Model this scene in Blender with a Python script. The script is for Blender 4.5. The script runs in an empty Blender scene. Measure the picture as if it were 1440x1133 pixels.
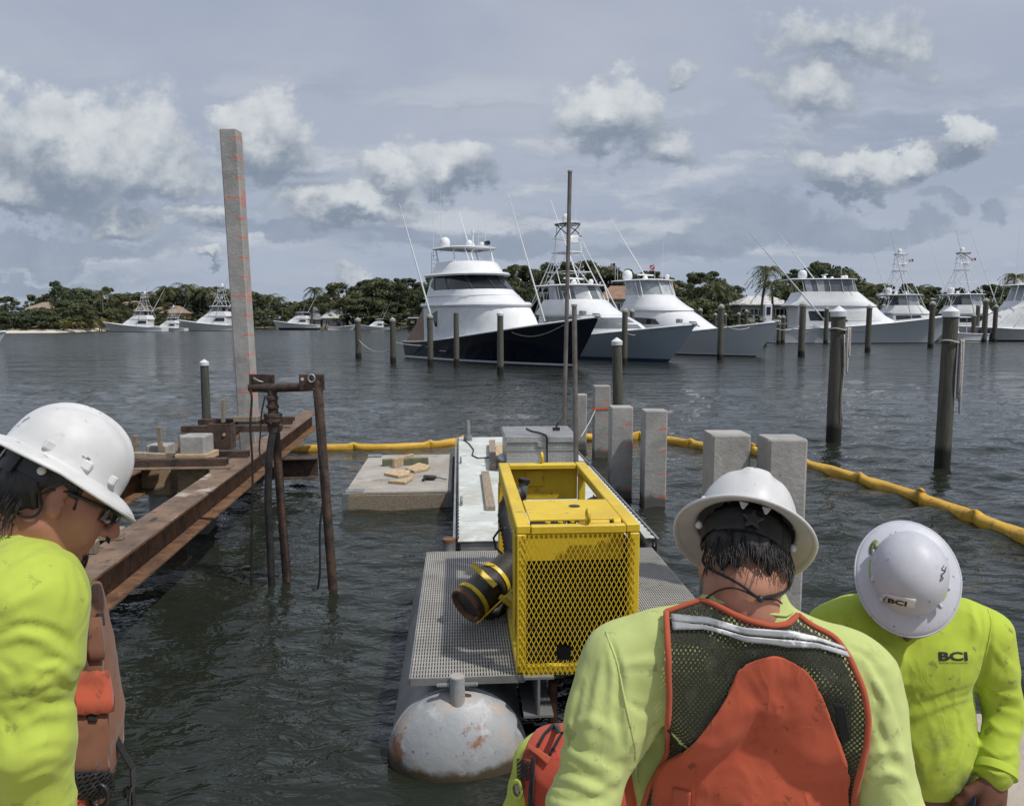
import bpy, bmesh, math, random
import numpy as np
from mathutils import Vector, Matrix, Euler

SC = bpy.context.scene
COL = SC.collection
R_ = math.radians

# ------------------------------------------------------------------ camera
FPX, CXP, CYP, HOR = 1100.0, 720.0, 566.5, 452.0
CAMZ = 2.5
PITCH = math.atan((CYP - HOR) / FPX)
cd = bpy.data.cameras.new('camera')
cd.sensor_fit = 'HORIZONTAL'
cd.sensor_width = 36.0
cd.lens = 36.0 * FPX / 1440.0
cd.clip_start, cd.clip_end = 0.05, 9000.0
cam = bpy.data.objects.new('camera', cd)
COL.objects.link(cam)
cam.location = (0, 0, CAMZ)
cam.rotation_euler = (math.pi / 2 - PITCH, 0, 0)
SC.camera = cam

# ------------------------------------------------------------------ render look
SC.view_settings.view_transform = 'Standard'
SC.view_settings.look = 'None'
SC.view_settings.gamma = 1.0
SC.view_settings.use_curve_mapping = False
SC.view_settings.exposure = 0.0
SC.render.engine = 'CYCLES'
SC.cycles.use_denoising = True
SC.cycles.max_bounces = 6
SC.cycles.diffuse_bounces = 3
SC.cycles.glossy_bounces = 3
SC.cycles.transmission_bounces = 4
SC.cycles.transparent_max_bounces = 12
SC.cycles.caustics_reflective = False
SC.cycles.caustics_refractive = False
SC.cycles.sample_clamp_indirect = 4.0


# ------------------------------------------------------------------ node helper
class NT:
    def __init__(s, tree):
        s.t = tree
        s.n = tree.nodes
        s.l = tree.links

    def node(s, typ, **kw):
        n = s.n.new(typ)
        for k, v in kw.items():
            setattr(n, k, v)
        return n

    def put(s, sock, v):
        if v is None:
            return
        if hasattr(v, 'links') or isinstance(v, bpy.types.NodeSocket):
            s.l.new(v, sock)
        else:
            if isinstance(v, (tuple, list)) and sock.type == 'RGBA' and len(v) == 3:
                v = (*v, 1)
            sock.default_value = v

    def m(s, op, a, b=None, c=None, clamp=False):
        n = s.node('ShaderNodeMath', operation=op, use_clamp=clamp)
        s.put(n.inputs[0], a)
        s.put(n.inputs[1], b)
        s.put(n.inputs[2], c)
        return n.outputs[0]

    def v(s, op, a, b=None, c=None, out=0):
        n = s.node('ShaderNodeVectorMath', operation=op)
        s.put(n.inputs[0], a)
        if b is not None:
            s.put(n.inputs[3 if op == 'SCALE' else 1], b)
        if c is not None:
            s.put(n.inputs[2], c)
        return n.outputs[out]

    def noise(s, vec, scale=5, detail=3, rough=.55, dist=0, out=0):
        n = s.node('ShaderNodeTexNoise')
        s.put(n.inputs['Vector'], vec)
        s.put(n.inputs['Scale'], scale)
        s.put(n.inputs['Detail'], detail)
        s.put(n.inputs['Roughness'], rough)
        s.put(n.inputs['Distortion'], dist)
        return n.outputs[out]

    def mix(s, f, a, b, typ='MIX'):
        n = s.node('ShaderNodeMix', data_type='RGBA', blend_type=typ)
        s.put(n.inputs[0], f)
        s.put(n.inputs[6], a)
        s.put(n.inputs[7], b)
        return n.outputs[2]

    def step(s, x, lo, hi):
        n = s.node('ShaderNodeMapRange', interpolation_type='SMOOTHSTEP')
        s.put(n.inputs[0], x)
        s.put(n.inputs[1], lo)
        s.put(n.inputs[2], hi)
        n.inputs[3].default_value = 0
        n.inputs[4].default_value = 1
        return n.outputs[0]

    def lin(s, x, lo, hi, a, b):
        n = s.node('ShaderNodeMapRange')
        s.put(n.inputs[0], x)
        for i, q in enumerate((lo, hi, a, b)):
            s.put(n.inputs[i + 1], q)
        return n.outputs[0]

    def xyz(s, vec):
        n = s.node('ShaderNodeSeparateXYZ')
        s.put(n.inputs[0], vec)
        return n.outputs

    def comb(s, x, y, z):
        n = s.node('ShaderNodeCombineXYZ')
        s.put(n.inputs[0], x)
        s.put(n.inputs[1], y)
        s.put(n.inputs[2], z)
        return n.outputs[0]

    def coord(s, which='Object'):
        return s.node('ShaderNodeTexCoord').outputs[which]


def ray(px, py):
    x, y = (px - CXP) / FPX, (CYP - py) / FPX
    c, sn = math.cos(PITCH), math.sin(PITCH)
    return Vector((x, c + y * sn, -sn + y * c))


def at(px, py, Y):
    d = ray(px, py)
    return Vector((0, 0, CAMZ)) + d * (Y / d.y)


def on(px, py, z=0.0):
    d = ray(px, py)
    return Vector((0, 0, CAMZ)) + d * ((z - CAMZ) / d.z)


# ------------------------------------------------------------------ sky and sun
SUN_DIR = Vector((0.50, -0.30, 0.95)).normalized()
w = bpy.data.worlds.new('World')
SC.world = w
w.use_nodes = True
w.node_tree.nodes.clear()
W = NT(w.node_tree)
sky = W.node('ShaderNodeTexSky', sky_type='NISHITA')
sky.sun_disc = False
sky.sun_elevation = math.asin(SUN_DIR.z)
sky.sun_rotation = math.atan2(SUN_DIR.x, SUN_DIR.y)
sky.air_density, sky.dust_density, sky.ozone_density = 1.0, 2.0, 1.5
dv = W.v('NORMALIZE', W.coord('Generated'))
dx, dy, dz = W.xyz(dv)
ay = W.m('MAXIMUM', W.m('ABSOLUTE', dy), 0.12)
uu, vv = W.m('DIVIDE', dx, ay), W.m('DIVIDE', dz, ay)
uv0 = W.comb(uu, vv, dy)
# ragged outlines: the direction is shaken by fine noise before the cloud banks are looked up
wn = W.noise(W.v('MULTIPLY', uv0, (1.0, 1.5, 1.0)), 9, 6, .62, 0, 1)
warp = W.v('SCALE', W.v('SUBTRACT', wn, (.5, .5, .5)), 0.135)
wn2 = W.noise(W.v('MULTIPLY', uv0, (1.0, 1.4, 1.0)), 2.6, 2, .5, 0, 1)
warp = W.v('ADD', warp, W.v('SCALE', W.v('SUBTRACT', wn2, (.5, .5, .5)), 0.13))
uvw = W.v('MULTIPLY', W.v('ADD', uv0, warp), (1, 1, 0))
BRIGHT = [(50, 205, 150, 88, 1.0), (185, 215, 85, 80, .8), (372, 185, 66, 62, 1.0), (240, 235, 60, 40, .7),
          (15, 275, 120, 40, .9), (545, 242, 44, 40, 1.0), (636, 232, 56, 44, 1.0), (480, 292, 125, 32, .95),
          (284, 303, 44, 28, .9), (845, 158, 82, 62, 1.05), (917, 222, 60, 34, .75), (1185, 52, 112, 42, .62),
          (1135, 122, 75, 46, .62), (955, 102, 24, 18, .5), (1175, 236, 92, 36, 1.0), (1272, 222, 52, 32, .95),
          (1343, 190, 46, 40, 1.1), (262, 374, 17, 12, .8), (520, 392, 60, 12, .6), (150, 300, 90, 26, .7)]
DARK = [(1085, 312, 130, 34, 1.0), (1000, 345, 100, 24, .9), (1310, 284, 52, 14, .9), (1390, 300, 22, 14, .8),
        (1240, 330, 90, 20, .8), (90, 345, 170, 22, .9), (30, 385, 150, 18, .8), (340, 328, 130, 18, .95),
        (700, 342, 80, 20, .9), (540, 335, 60, 16, .7), (880, 360, 90, 18, .6)]


def cloud_field(vec, lst, down):
    cur = None
    for px, py, rx, ry, st in lst:
        d = ray(px, py)
        u0, v0 = d.x / d.y, d.z / d.y
        ru, rv = rx / FPX * 1.15, ry / FPX * 1.15
        v0 -= down * rv
        q = W.v('MULTIPLY_ADD', vec, (1 / ru, 1 / rv, 0), (-u0 / ru, -v0 / rv, 0))
        f = W.m('MULTIPLY_ADD', W.v('LENGTH', q, out=1), -st, st)
        cur = f if cur is None else W.m('SMOOTH_MAX', cur, f, 0.12)
    return cur


fb = cloud_field(uvw, BRIGHT, 0.0)
fb2 = cloud_field(uvw, BRIGHT, 0.55)
fd = cloud_field(uvw, DARK, 0.0)
# broad high overcast seen in perspective, everywhere on the dome
pz = W.m('ADD', W.m('MAXIMUM', dz, 0.0), 0.12)
pl = W.comb(W.m('DIVIDE', dx, pz), W.m('DIVIDE', dy, pz), 0.0)
ov = W.noise(pl, 0.55, 5, .55, .4)
ov2 = W.noise(W.v('MULTIPLY', pl, (1, .6, 1)), 1.6, 4, .6)
veil = W.mix(W.step(ov, .36, .66), (.375, .425, .535), (.485, .520, .600))
veil = W.mix(W.m('MULTIPLY', W.step(ov2, .5, .75), .30), veil, (.52, .55, .62))
# lower towards the horizon the air is bluer and a little darker, as in the photograph
low = W.step(dz, 0.0, 0.20)
veil = W.mix(low, W.mix(.5, veil, (.36, .44, .58)), veil)
base = W.mix(0.88, W.v('SCALE', sky.outputs[0], 0.10), veil)
# scattered smaller clouds away from the placed banks
sm = W.noise(W.v('MULTIPLY', pl, (.9, .35, 1)), 1.25, 6, .62, .3)
smask = W.m('MULTIPLY', W.step(sm, .56, .72), W.m('MULTIPLY', W.step(dz, .01, .08), .45))
base = W.mix(smask, base, (.33, .39, .48))
ftex = W.noise(uv0, 22, 5, .6)
# rows of broken low cloud towards the horizon, lit from above
lw = W.v('ADD', W.v('MULTIPLY', uv0, (3.0, 13.0, 1.0)), W.v('SCALE', warp, 3.0))
l1 = W.noise(lw, 1.0, 6, .6)
l2 = W.noise(W.v('ADD', lw, (0, .42, 0)), 1.0, 6, .6)
win = W.m('MULTIPLY', W.step(vv, -.01, .05), W.step(vv, .36, .16))
lm = W.m('MULTIPLY', W.m('MULTIPLY', W.step(l1, .47, .60), win), .70)
lcol = W.mix(W.step(W.m('SUBTRACT', l1, l2), -.10, .17), (.245, .300, .395), (.60, .635, .68))
base = W.mix(lm, base, lcol)
dm = W.m('MULTIPLY', W.step(W.m('ADD', fd, W.m('MULTIPLY_ADD', ftex, .75, -.36)), -.02, .42), .78)
base = W.mix(dm, base, W.mix(ftex, (.215, .270, .360), (.36, .42, .51)))
lit = W.m('MULTIPLY_ADD', W.m('SUBTRACT', fb, fb2), .80, W.m('MULTIPLY_ADD', ftex, 1.1, -.16))
ccol = W.mix(W.step(lit, .0, 1.10), (.220, .272, .350), (.70, .73, .75))
bm = W.m('MULTIPLY', W.step(W.m('ADD', fb, W.m('MULTIPLY_ADD', ftex, .9, -.45)), .0, .36), .93)
skyc = W.mix(bm, base, ccol)
bg = W.node('ShaderNodeBackground')
W.put(bg.inputs[0], skyc)
bg.inputs[1].default_value = 1.0
wo = W.node('ShaderNodeOutputWorld')
W.l.new(bg.outputs[0], wo.inputs[0])
w.cycles.sampling_method = 'MANUAL'
w.cycles.sample_map_resolution = 512

sl = bpy.data.lights.new('sun', 'SUN')
sl.energy = 3.4
sl.angle = R_(2.0)
sl.color = (1.0, .955, .89)
so = bpy.data.objects.new('sun', sl)
so.rotation_euler = SUN_DIR.to_track_quat('Z', 'Y').to_euler()
so.location = (20, -12, 40)
COL.objects.link(so)


# ------------------------------------------------------------------ things
def tag(o, label=None, cat=None, group=None, kind=None):
    if label: o['label'] = label
    if cat: o['category'] = cat
    if group: o['group'] = group
    if kind: o['kind'] = kind
    return o


def thing(name, label, cat, loc=(0, 0, 0), rz=0.0, group=None):
    o = bpy.data.objects.new(name, None)
    COL.objects.link(o)
    o.location = loc
    o.rotation_euler = (0, 0, rz)
    o.empty_display_size = .2
    return tag(o, label, cat, group)


def dup(o, parent=None, loc=None, rz=None, label=None, group=None):
    c = o.copy()
    COL.objects.link(c)
    if parent is not None:
        c.parent = parent
    if loc is not None: c.location = loc
    if rz is not None: c.rotation_euler = (0, 0, rz)
    if label: c['label'] = label
    if group: c['group'] = group
    for ch in list(o.children):
        dup(ch, c)
    return c


def wloc(o):
    v = Vector((0, 0, 0))
    while o is not None:
        v += o.location
        o = o.parent
    return v


class MB:
    """collects shapes; build() links them as one mesh object"""

    def __init__(s):
        s.v, s.f = [], []

    def add(s, vs, fs):
        n = len(s.v)
        s.v += [tuple(p) for p in vs]
        s.f += [tuple(i + n for i in f) for f in fs]
        return s

    def box(s, c, size, rot=None):
        hx, hy, hz = (q / 2 for q in size)
        vs = [Vector(p) for p in ((-hx, -hy, -hz), (hx, -hy, -hz), (hx, hy, -hz), (-hx, hy, -hz),
                                  (-hx, -hy, hz), (hx, -hy, hz), (hx, hy, hz), (-hx, hy, hz))]
        if rot is not None:
            vs = [rot @ p for p in vs]
        c = Vector(c)
        return s.add([p + c for p in vs], [(0, 3, 2, 1), (4, 5, 6, 7), (0, 1, 5, 4), (1, 2, 6, 5), (2, 3, 7, 6), (3, 0, 4, 7)])

    def span(s, p0, p1):
        p0, p1 = Vector(p0), Vector(p1)
        return s.box((p0 + p1) / 2, [abs(q) for q in (p1 - p0)])

    def bar(s, a, b, w, h, up=(0, 0, 1)):
        a, b = Vector(a), Vector(b)
        d = b - a
        z = d.normalized()
        x = Vector(up).cross(z)
        if x.length < 1e-4:
            x = Vector((1, 0, 0)).cross(z)
        x.normalize()
        y = z.cross(x)
        return s.box((a + b) / 2, (w, h, d.length), Matrix((x, y, z)).transposed())

    def tube(s, pts, r, n=8, caps=True, closed=False):
        pts = [Vector(p) for p in pts]
        rs = r if isinstance(r, (list, tuple)) else [r] * len(pts)
        rings = []
        nrm = None
        m = len(pts)
        for i, p in enumerate(pts):
            if closed:
                d = pts[(i + 1) % m] - pts[i - 1]
            else:
                d = pts[min(i + 1, m - 1)] - pts[max(i - 1, 0)]
            d.normalize()
            if nrm is None:
                nrm = d.orthogonal().normalized()
            nrm = (nrm - d * nrm.dot(d))
            if nrm.length < 1e-5:
                nrm = d.orthogonal()
            nrm.normalize()
            b = d.cross(nrm)
            rings.append([p + (nrm * math.cos(t) + b * math.sin(t)) * rs[i] for t in (2 * math.pi * k / n for k in range(n))])
        return s.loft(rings, caps=caps and not closed, closed_v=closed)

    def loft(s, rings, caps=True, closed_u=True, closed_v=False):
        n = len(rings[0])
        m = len(rings)
        vs = [p for rg in rings for p in rg]
        fs = []
        for i in range(m if closed_v else m - 1):
            j = (i + 1) % m
            for k in range(n if closed_u else n - 1):
                l = (k + 1) % n
                fs.append((i * n + k, i * n + l, j * n + l, j * n + k))
        if caps and closed_u:
            fs.append(tuple(reversed(range(n))))
            fs.append(tuple((m - 1) * n + k for k in range(n)))
        return s.add(vs, fs)

    def lathe(s, prof, c=(0, 0, 0), n=24, rot=None):
        c = Vector(c)
        rings = []
        for r, z in prof:
            rg = []
            for k in range(n):
                t = 2 * math.pi * k / n
                p = Vector((r * math.cos(t), r * math.sin(t), z))
                rg.append((rot @ p if rot is not None else p) + c)
            rings.append(rg)
        return s.loft(rings, caps=True)

    def sphere(s, c, r, n=12, m=8, zs=1.0):
        prof = [(max(r * math.sin(math.pi * i / m), 1e-4), -r * zs * math.cos(math.pi * i / m)) for i in range(m + 1)]
        return s.lathe(prof, c, n)

    def prism(s, poly, a, b):
        """poly = list of 3D points, extruded by vector b-a"""
        d = Vector(b) - Vector(a)
        return s.loft([[Vector(p) for p in poly], [Vector(p) + d for p in poly]])

    def build(s, name, mat, parent=None, smooth=None, bevel=0, world=True, seg=1):
        me = bpy.data.meshes.new(name)
        off = wloc(parent) if (parent is not None and world) else Vector((0, 0, 0))
        me.from_pydata([tuple(Vector(p) - off) for p in s.v], [], s.f)
        bm = bmesh.new()
        bm.from_mesh(me)
        bmesh.ops.recalc_face_normals(bm, faces=bm.faces)
        if bevel:
            es = [e for e in bm.edges if len(e.link_faces) == 2 and e.calc_face_angle(0) > R_(35)]
            bmesh.ops.bevel(bm, geom=es, offset=bevel, segments=seg, affect='EDGES', profile=.6, clamp_overlap=True)
        bm.to_mesh(me)
        bm.free()
        return link(name, me, mat, parent, smooth)


def link(name, me, mat, parent=None, smooth=None):
    if mat is not None:
        me.materials.append(mat)
    if smooth:
        me.shade_smooth()
        if smooth is not True:
            me.set_sharp_from_angle(angle=R_(smooth))
    o = bpy.data.objects.new(name, me)
    COL.objects.link(o)
    o.parent = parent
    return o


def np_mesh(name, verts, faces):
    """verts (n,3) array, faces (m,k) array"""
    me = bpy.data.meshes.new(name)
    verts = np.asarray(verts, np.float32)
    faces = np.asarray(faces, np.int32)
    m, k = faces.shape
    me.vertices.add(len(verts))
    me.vertices.foreach_set('co', verts.ravel())
    me.loops.add(m * k)
    me.loops.foreach_set('vertex_index', faces.ravel())
    me.polygons.add(m)
    me.polygons.foreach_set('loop_start', np.arange(0, m * k, k, dtype=np.int32))
    me.update(calc_edges=True)
    me.validate()
    return me


# ------------------------------------------------------------------ materials
def mat(name, c, rough=.5, metal=0.0, c2=None, vs=4.0, vlo=.35, vhi=.65, bump=0.0, bs=30.0, spec=.5,
        stains=(), stretch=(1, 1, 1), coat=0.0, rvar=0.0, wave=None, rand=0.0, detail=5, bd=.02):
    """procedural surface: two tones mixed by noise, stains of their own shape, fine relief"""
    ma = bpy.data.materials.new(name)
    ma.use_nodes = True
    T = NT(ma.node_tree)
    b = ma.node_tree.nodes['Principled BSDF']
    co = T.v('MULTIPLY', T.coord(), stretch)
    if rand:
        oi = T.node('ShaderNodeObjectInfo').outputs['Random']
        co = T.v('ADD', co, T.v('SCALE', (3.1, 7.7, 5.3), oi))
    col = (*c, 1) if len(c) == 3 else c
    if c2 is not None:
        col = T.mix(T.step(T.noise(co, vs, detail, .6), vlo, vhi), c, c2)
    for sc, ss, lo, hi, amt in stains:
        f = T.m('MULTIPLY', T.step(T.noise(T.v('ADD', co, (ss, 2.2 * ss, 0)), ss, 6, .65), lo, hi), amt)
        col = T.mix(f, col, sc)
    if rand:
        col = T.mix(1.0, col, T.lin(oi, 0, 1, 1 - rand, 1 + rand), 'MULTIPLY')
    T.put(b.inputs['Base Color'], col)
    b.inputs['Metallic'].default_value = metal
    b.inputs['Specular IOR Level'].default_value = spec
    b.inputs['Coat Weight'].default_value = coat
    if rvar:
        T.put(b.inputs['Roughness'], T.lin(T.noise(co, vs * 2.3, 4), .3, .7, max(rough - rvar, .02), min(rough + rvar, 1)))
    else:
        b.inputs['Roughness'].default_value = rough
    if bump or wave:
        h = T.noise(co, bs, 6, .62)
        if wave:
            ws, wd, wa = wave
            wn_ = T.node('ShaderNodeTexWave', wave_type='BANDS', bands_direction=wd)
            T.put(wn_.inputs['Vector'], T.coord())
            wn_.inputs['Scale'].default_value = ws
            wn_.inputs['Distortion'].default_value = 0.0
            h = T.m('MULTIPLY_ADD', wn_.outputs['Fac'], wa, h)
        bn = T.node('ShaderNodeBump')
        bn.inputs['Strength'].default_value = bump or .3
        bn.inputs['Distance'].default_value = bd
        T.put(bn.inputs['Height'], h)
        T.put(b.inputs['Normal'], bn.outputs[0])
    return ma
# ------------------------------------------------------------------ water: one sheet with real waves, finer ripple in the material
def build_water():
    rng = np.random.RandomState(4)
    ys = []
    z = 2.2
    while z < 260:
        ys.append(z)
        z += max(.025, z * z / 2750 * 1.15)
    while z < 6000:
        ys.append(z)
        z *= 1.16
    ys = np.array([-40, -15, -5, 0.5] + ys)
    nx = 760
    t = np.linspace(-1, 1, nx)
    t = np.sign(t) * np.where(np.abs(t) < .82, np.abs(t) / .82 * .80, .80 + ((np.abs(t) - .82) / .18) ** 2 * 3.2)
    Yg, Tg = np.meshgrid(ys, t, indexing='ij')
    Xg = Tg * np.maximum(Yg, 3.0)
    sp = np.gradient(ys)[:, None] + 0 * Xg
    Z = np.zeros_like(Xg)
    for i in range(64):
        lam = .32 * (1.055 ** i) * rng.uniform(.9, 1.1)          # 0.3 m to about 9 m
        ang = math.radians(250) + rng.normal(0, .62)
        k = 2 * math.pi / lam
        amp = .0050 * lam ** .8 * (1.0 if lam < 1.1 else (1.1 / lam) ** 1.5)
        fade = np.clip((lam / np.maximum(sp, .02) - 2.2) / 2.5, 0, 1)
        ph = k * (math.cos(ang) * Xg + math.sin(ang) * Yg) + rng.uniform(0, 6.28)
        Z += amp * fade * (np.sin(ph) + .25 * np.sin(2 * ph + 1.4))
    # gusts: patches of stronger and weaker chop; calmer in the lee of the dock
    g = 0
    for i in range(7):
        a, l = rng.uniform(0, 6.28), rng.uniform(5, 26)
        g = g + np.sin((np.cos(a) * Xg + np.sin(a) * Yg * .7) * 6.28 / l + rng.uniform(0, 6.28))
    Z *= np.clip(.82 + .13 * g, .35, 1.4) * np.clip((Yg + 1.5) / 8.0, .30, 1)
    Z[Yg < 2] = 0
    V = np.stack([Xg, Yg, Z], -1).reshape(-1, 3)
    ny = len(ys)
    i = np.arange(ny - 1)[:, None] * nx + np.arange(nx - 1)[None, :]
    Fq = np.stack([i, i + 1, i + nx + 1, i + nx], -1).reshape(-1, 4)
    me = np_mesh('water', V, Fq)
    ma = bpy.data.materials.new('harbour_water')
    ma.use_nodes = True
    T = NT(ma.node_tree)
    b = ma.node_tree.nodes['Principled BSDF']
    co = T.coord('Object')
    n1 = T.noise(co, .12, 3, .5)
    T.put(b.inputs['Base Color'], T.mix(n1, (.013, .017, .012), (.020, .023, .016)))
    b.inputs['IOR'].default_value = 1.33
    x, y, z = T.xyz(co)
    far = T.step(y, 12.0, 90.0)
    T.put(b.inputs['Roughness'], T.lin(far, 0, 1, .03, .16))
    a1 = T.noise(T.v('MULTIPLY', co, (1.0, 1.7, 1)), 3.6, 3, .55, .5)
    a2 = T.noise(T.v('MULTIPLY', co, (1.0, 1.6, 1)), .95, 3, .5, .3)
    a3 = T.noise(T.v('MULTIPLY', co, (.55, 1.0, 1)), .32, 2, .5, .3)
    h = T.m('ADD', T.m('MULTIPLY', a1, T.lin(far, 0, 1, .042, .05)), T.m('ADD', T.m('MULTIPLY', a2, T.lin(far, 0, 1, .06, .46)), T.m('MULTIPLY', a3, T.lin(far, 0, 1, .02, 1.3))))
    bn = T.node('ShaderNodeBump')
    bn.inputs['Strength'].default_value = 1.0
    bn.inputs['Distance'].default_value = 1.0
    T.put(bn.inputs['Height'], h)
    T.put(b.inputs['Normal'], bn.outputs[0])
    o = link('water', me, ma, None, True)
    tag(o, kind='structure')
    return o


build_water()
# ------------------------------------------------------------------ shared materials
M = {}
M['white_paint'] = mat('white_gelcoat', (.78, .79, .80), .22, c2=(.72, .735, .75), vs=1.5, spec=.5, coat=.3)
M['white_canvas'] = mat('white_canvas', (.72, .73, .73), .7, c2=(.64, .66, .67), vs=2, bump=.3, bs=3, bd=.05)
M['alu_white'] = mat('white_pipe', (.74, .75, .76), .3)
M['navy'] = mat('navy_gelcoat', (.005, .008, .020), .10, coat=.5)
M['ice_blue'] = mat('grey_blue_gelcoat', (.36, .42, .49), .18, coat=.4)
M['grey_white'] = mat('pale_grey_gelcoat', (.60, .63, .66), .2, coat=.3)
M['antifoul'] = mat('blue_antifouling', (.03, .07, .13), .6)
M['black_trim'] = mat('black_trim', (.01, .01, .011), .4)
M['glass_dark'] = mat('dark_window_glass', (.012, .015, .018), .06, spec=.8)
M['glass_smoke'] = mat('smoky_window_glass', (.10, .115, .125), .1, spec=.7, c2=(.17, .185, .19), vs=.7)
M['clear_vinyl'] = mat('clear_vinyl_enclosure', (.30, .33, .35), .12, spec=.8, c2=(.52, .54, .55), vs=.8, vlo=.4, vhi=.7)
M['teak'] = mat('varnished_teak', (.30, .20, .125), .45, c2=(.24, .155, .095), vs=3)
M['black_rubber'] = mat('black_rubber', (.012, .012, .013), .5, c2=(.03, .028, .025), vs=12, bump=.2, bs=60, bd=.01)
M['rust'] = mat('rusted_steel', (.105, .055, .030), .85, c2=(.195, .100, .048), vs=5, bump=.5, bs=40,
                stains=(((.035, .022, .018), 9, .52, .66, .8), ((.27, .19, .13), 2.3, .60, .70, .45), ((.30, .15, .06), 11, .56, .68, .7)))
M['rust_top'] = mat('rusted_flange_with_concrete_spill', (.125, .085, .062), .85, c2=(.215, .145, .100), vs=4, bump=.5, bs=40,
                    stains=(((.045, .03, .025), 7, .55, .66, .7), ((.46, .42, .37), 1.9, .57, .66, .8), ((.21, .10, .05), 13, .6, .7, .6)))
M['rust_dark'] = mat('dark_rusted_steel', (.050, .034, .027), .75, c2=(.10, .058, .038), vs=6, bump=.4, bs=45,
                     stains=(((.018, .015, .014), 7, .5, .62, .8),))
M['wood'] = mat('weathered_timber', (.31, .255, .19), .85, c2=(.21, .165, .12), vs=6, stretch=(6, .6, 6), bump=.4, bs=20, rand=.15)
M['wood_pale'] = mat('fresh_cut_timber', (.50, .38, .24), .8, c2=(.38, .27, .155), vs=6, stretch=(6, .8, 6), bump=.3, bs=20, rand=.15)
M['wood_green'] = mat('treated_green_timber', (.10, .115, .07), .85, c2=(.15, .16, .10), vs=8, bump=.3, bs=20)
M['ply'] = mat('weathered_plywood', (.40, .375, .335), .9, c2=(.30, .275, .24), vs=2.2, bump=.3, bs=25,
               stains=(((.20, .17, .14), 3.1, .55, .68, .7), ((.52, .49, .45), 5, .58, .7, .6)))
M['galv'] = mat('galvanised_steel', (.33, .34, .34), .5, .55, c2=(.24, .245, .24), vs=9, bump=.15, bs=30)
M['alu'] = mat('dull_aluminium', (.42, .425, .42), .42, .6, c2=(.30, .30, .295), vs=3, bump=.15, bs=40,
               stains=(((.20, .17, .14), 4, .58, .7, .5),))
M['deck_white'] = mat('scuffed_pale_deck_paint', (.60, .625, .60), .6, c2=(.49, .525, .49), vs=1.7, bump=.2, bs=30,
                      stains=(((.36, .35, .27), 1.1, .50, .64, .55), ((.72, .74, .72), 4.0, .52, .66, .7), ((.25, .235, .19), 7.0, .60, .70, .55)))
M['yellow'] = mat('chipped_yellow_paint', (.70, .50, .028), .45, c2=(.60, .41, .024), vs=3, bump=.15, bs=30, rvar=.12,
                  stains=(((.20, .12, .03), 5.5, .60, .69, .6), ((.70, .50, .08), 2.4, .55, .7, .5), ((.05, .035, .02), 17, .66, .72, .8)))
M['boom'] = mat('yellow_boom_fabric', (.62, .37, .035), .5, c2=(.52, .29, .03), vs=3, bump=.5, bs=6, bd=.03,
                stains=(((.22, .13, .03), 4, .54, .68, .6), ((.10, .07, .03), 15, .60, .68, .7),))
M['rope'] = mat('weathered_white_rope', (.52, .50, .46), .9, c2=(.38, .36, .32), vs=30, bump=.4, bs=150, bd=.004)
M['cap_grey'] = mat('grey_beige_pile_cap', (.36, .36, .32), .7, c2=(.25, .25, .22), vs=7, bump=.3, bs=20)
M['cap_white'] = mat('white_pile_cap', (.70, .71, .72), .5, c2=(.60, .61, .62), vs=6)


def banded(name, c, c2, wet, z0, z1, **kw):
    """material whose lowest part is stained dark by the tide (object z in metres above the water)"""
    ma = mat(name, c, c2=c2, **kw)
    T = NT(ma.node_tree)
    b = ma.node_tree.nodes['Principled BSDF']
    src = b.inputs['Base Color'].links[0].from_socket
    co = T.coord()
    x, y, z = T.xyz(co)
    zz = T.m('ADD', z, T.m('MULTIPLY_ADD', T.noise(co, 6, 4), .16, -.08))
    f = T.step(zz, z0, z1)
    T.put(b.inputs['Base Color'], T.mix(f, wet, src))
    return ma


def tank_mat():
    return banded('grey_painted_tank', (.34, .355, .37), (.285, .30, .31), (.085, .065, .04), .035, .085, rough=.5, vs=2.5, bump=.2, bs=18,
               stains=(((.45, .36, .28), 3.3, .53, .66, .65), ((.24, .11, .05), 2.9, .555, .62, .9),
                       ((.10, .09, .08), 26, .63, .68, .8), ((.30, .24, .18), 6.5, .57, .66, .6), ((.55, .57, .58), 5, .55, .68, .6)))


M['tank'] = tank_mat()


M['pile_wood'] = banded('creosoted_pile_timber', (.115, .108, .088), (.070, .068, .056), (.014, .013, .011), .30, .46,
                        rough=.9, vs=5, stretch=(7, 7, .5), bump=.6, bs=14, rand=.12,
                        stains=(((.19, .175, .15), 5, .56, .7, .5), ((.07, .085, .055), 2, .5, .66, .6)))
M['concrete'] = banded('cast_pile_concrete', (.36, .35, .33), (.29, .28, .265), (.10, .095, .085), .10, .20,
                       rough=.85, vs=3, bump=.35, bs=22, rand=.08,
                       stains=(((.20, .195, .185), 2.5, .54, .68, .6), ((.44, .43, .41), 6, .55, .68, .5), ((.13, .12, .11), 16, .66, .72, .7)))


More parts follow.
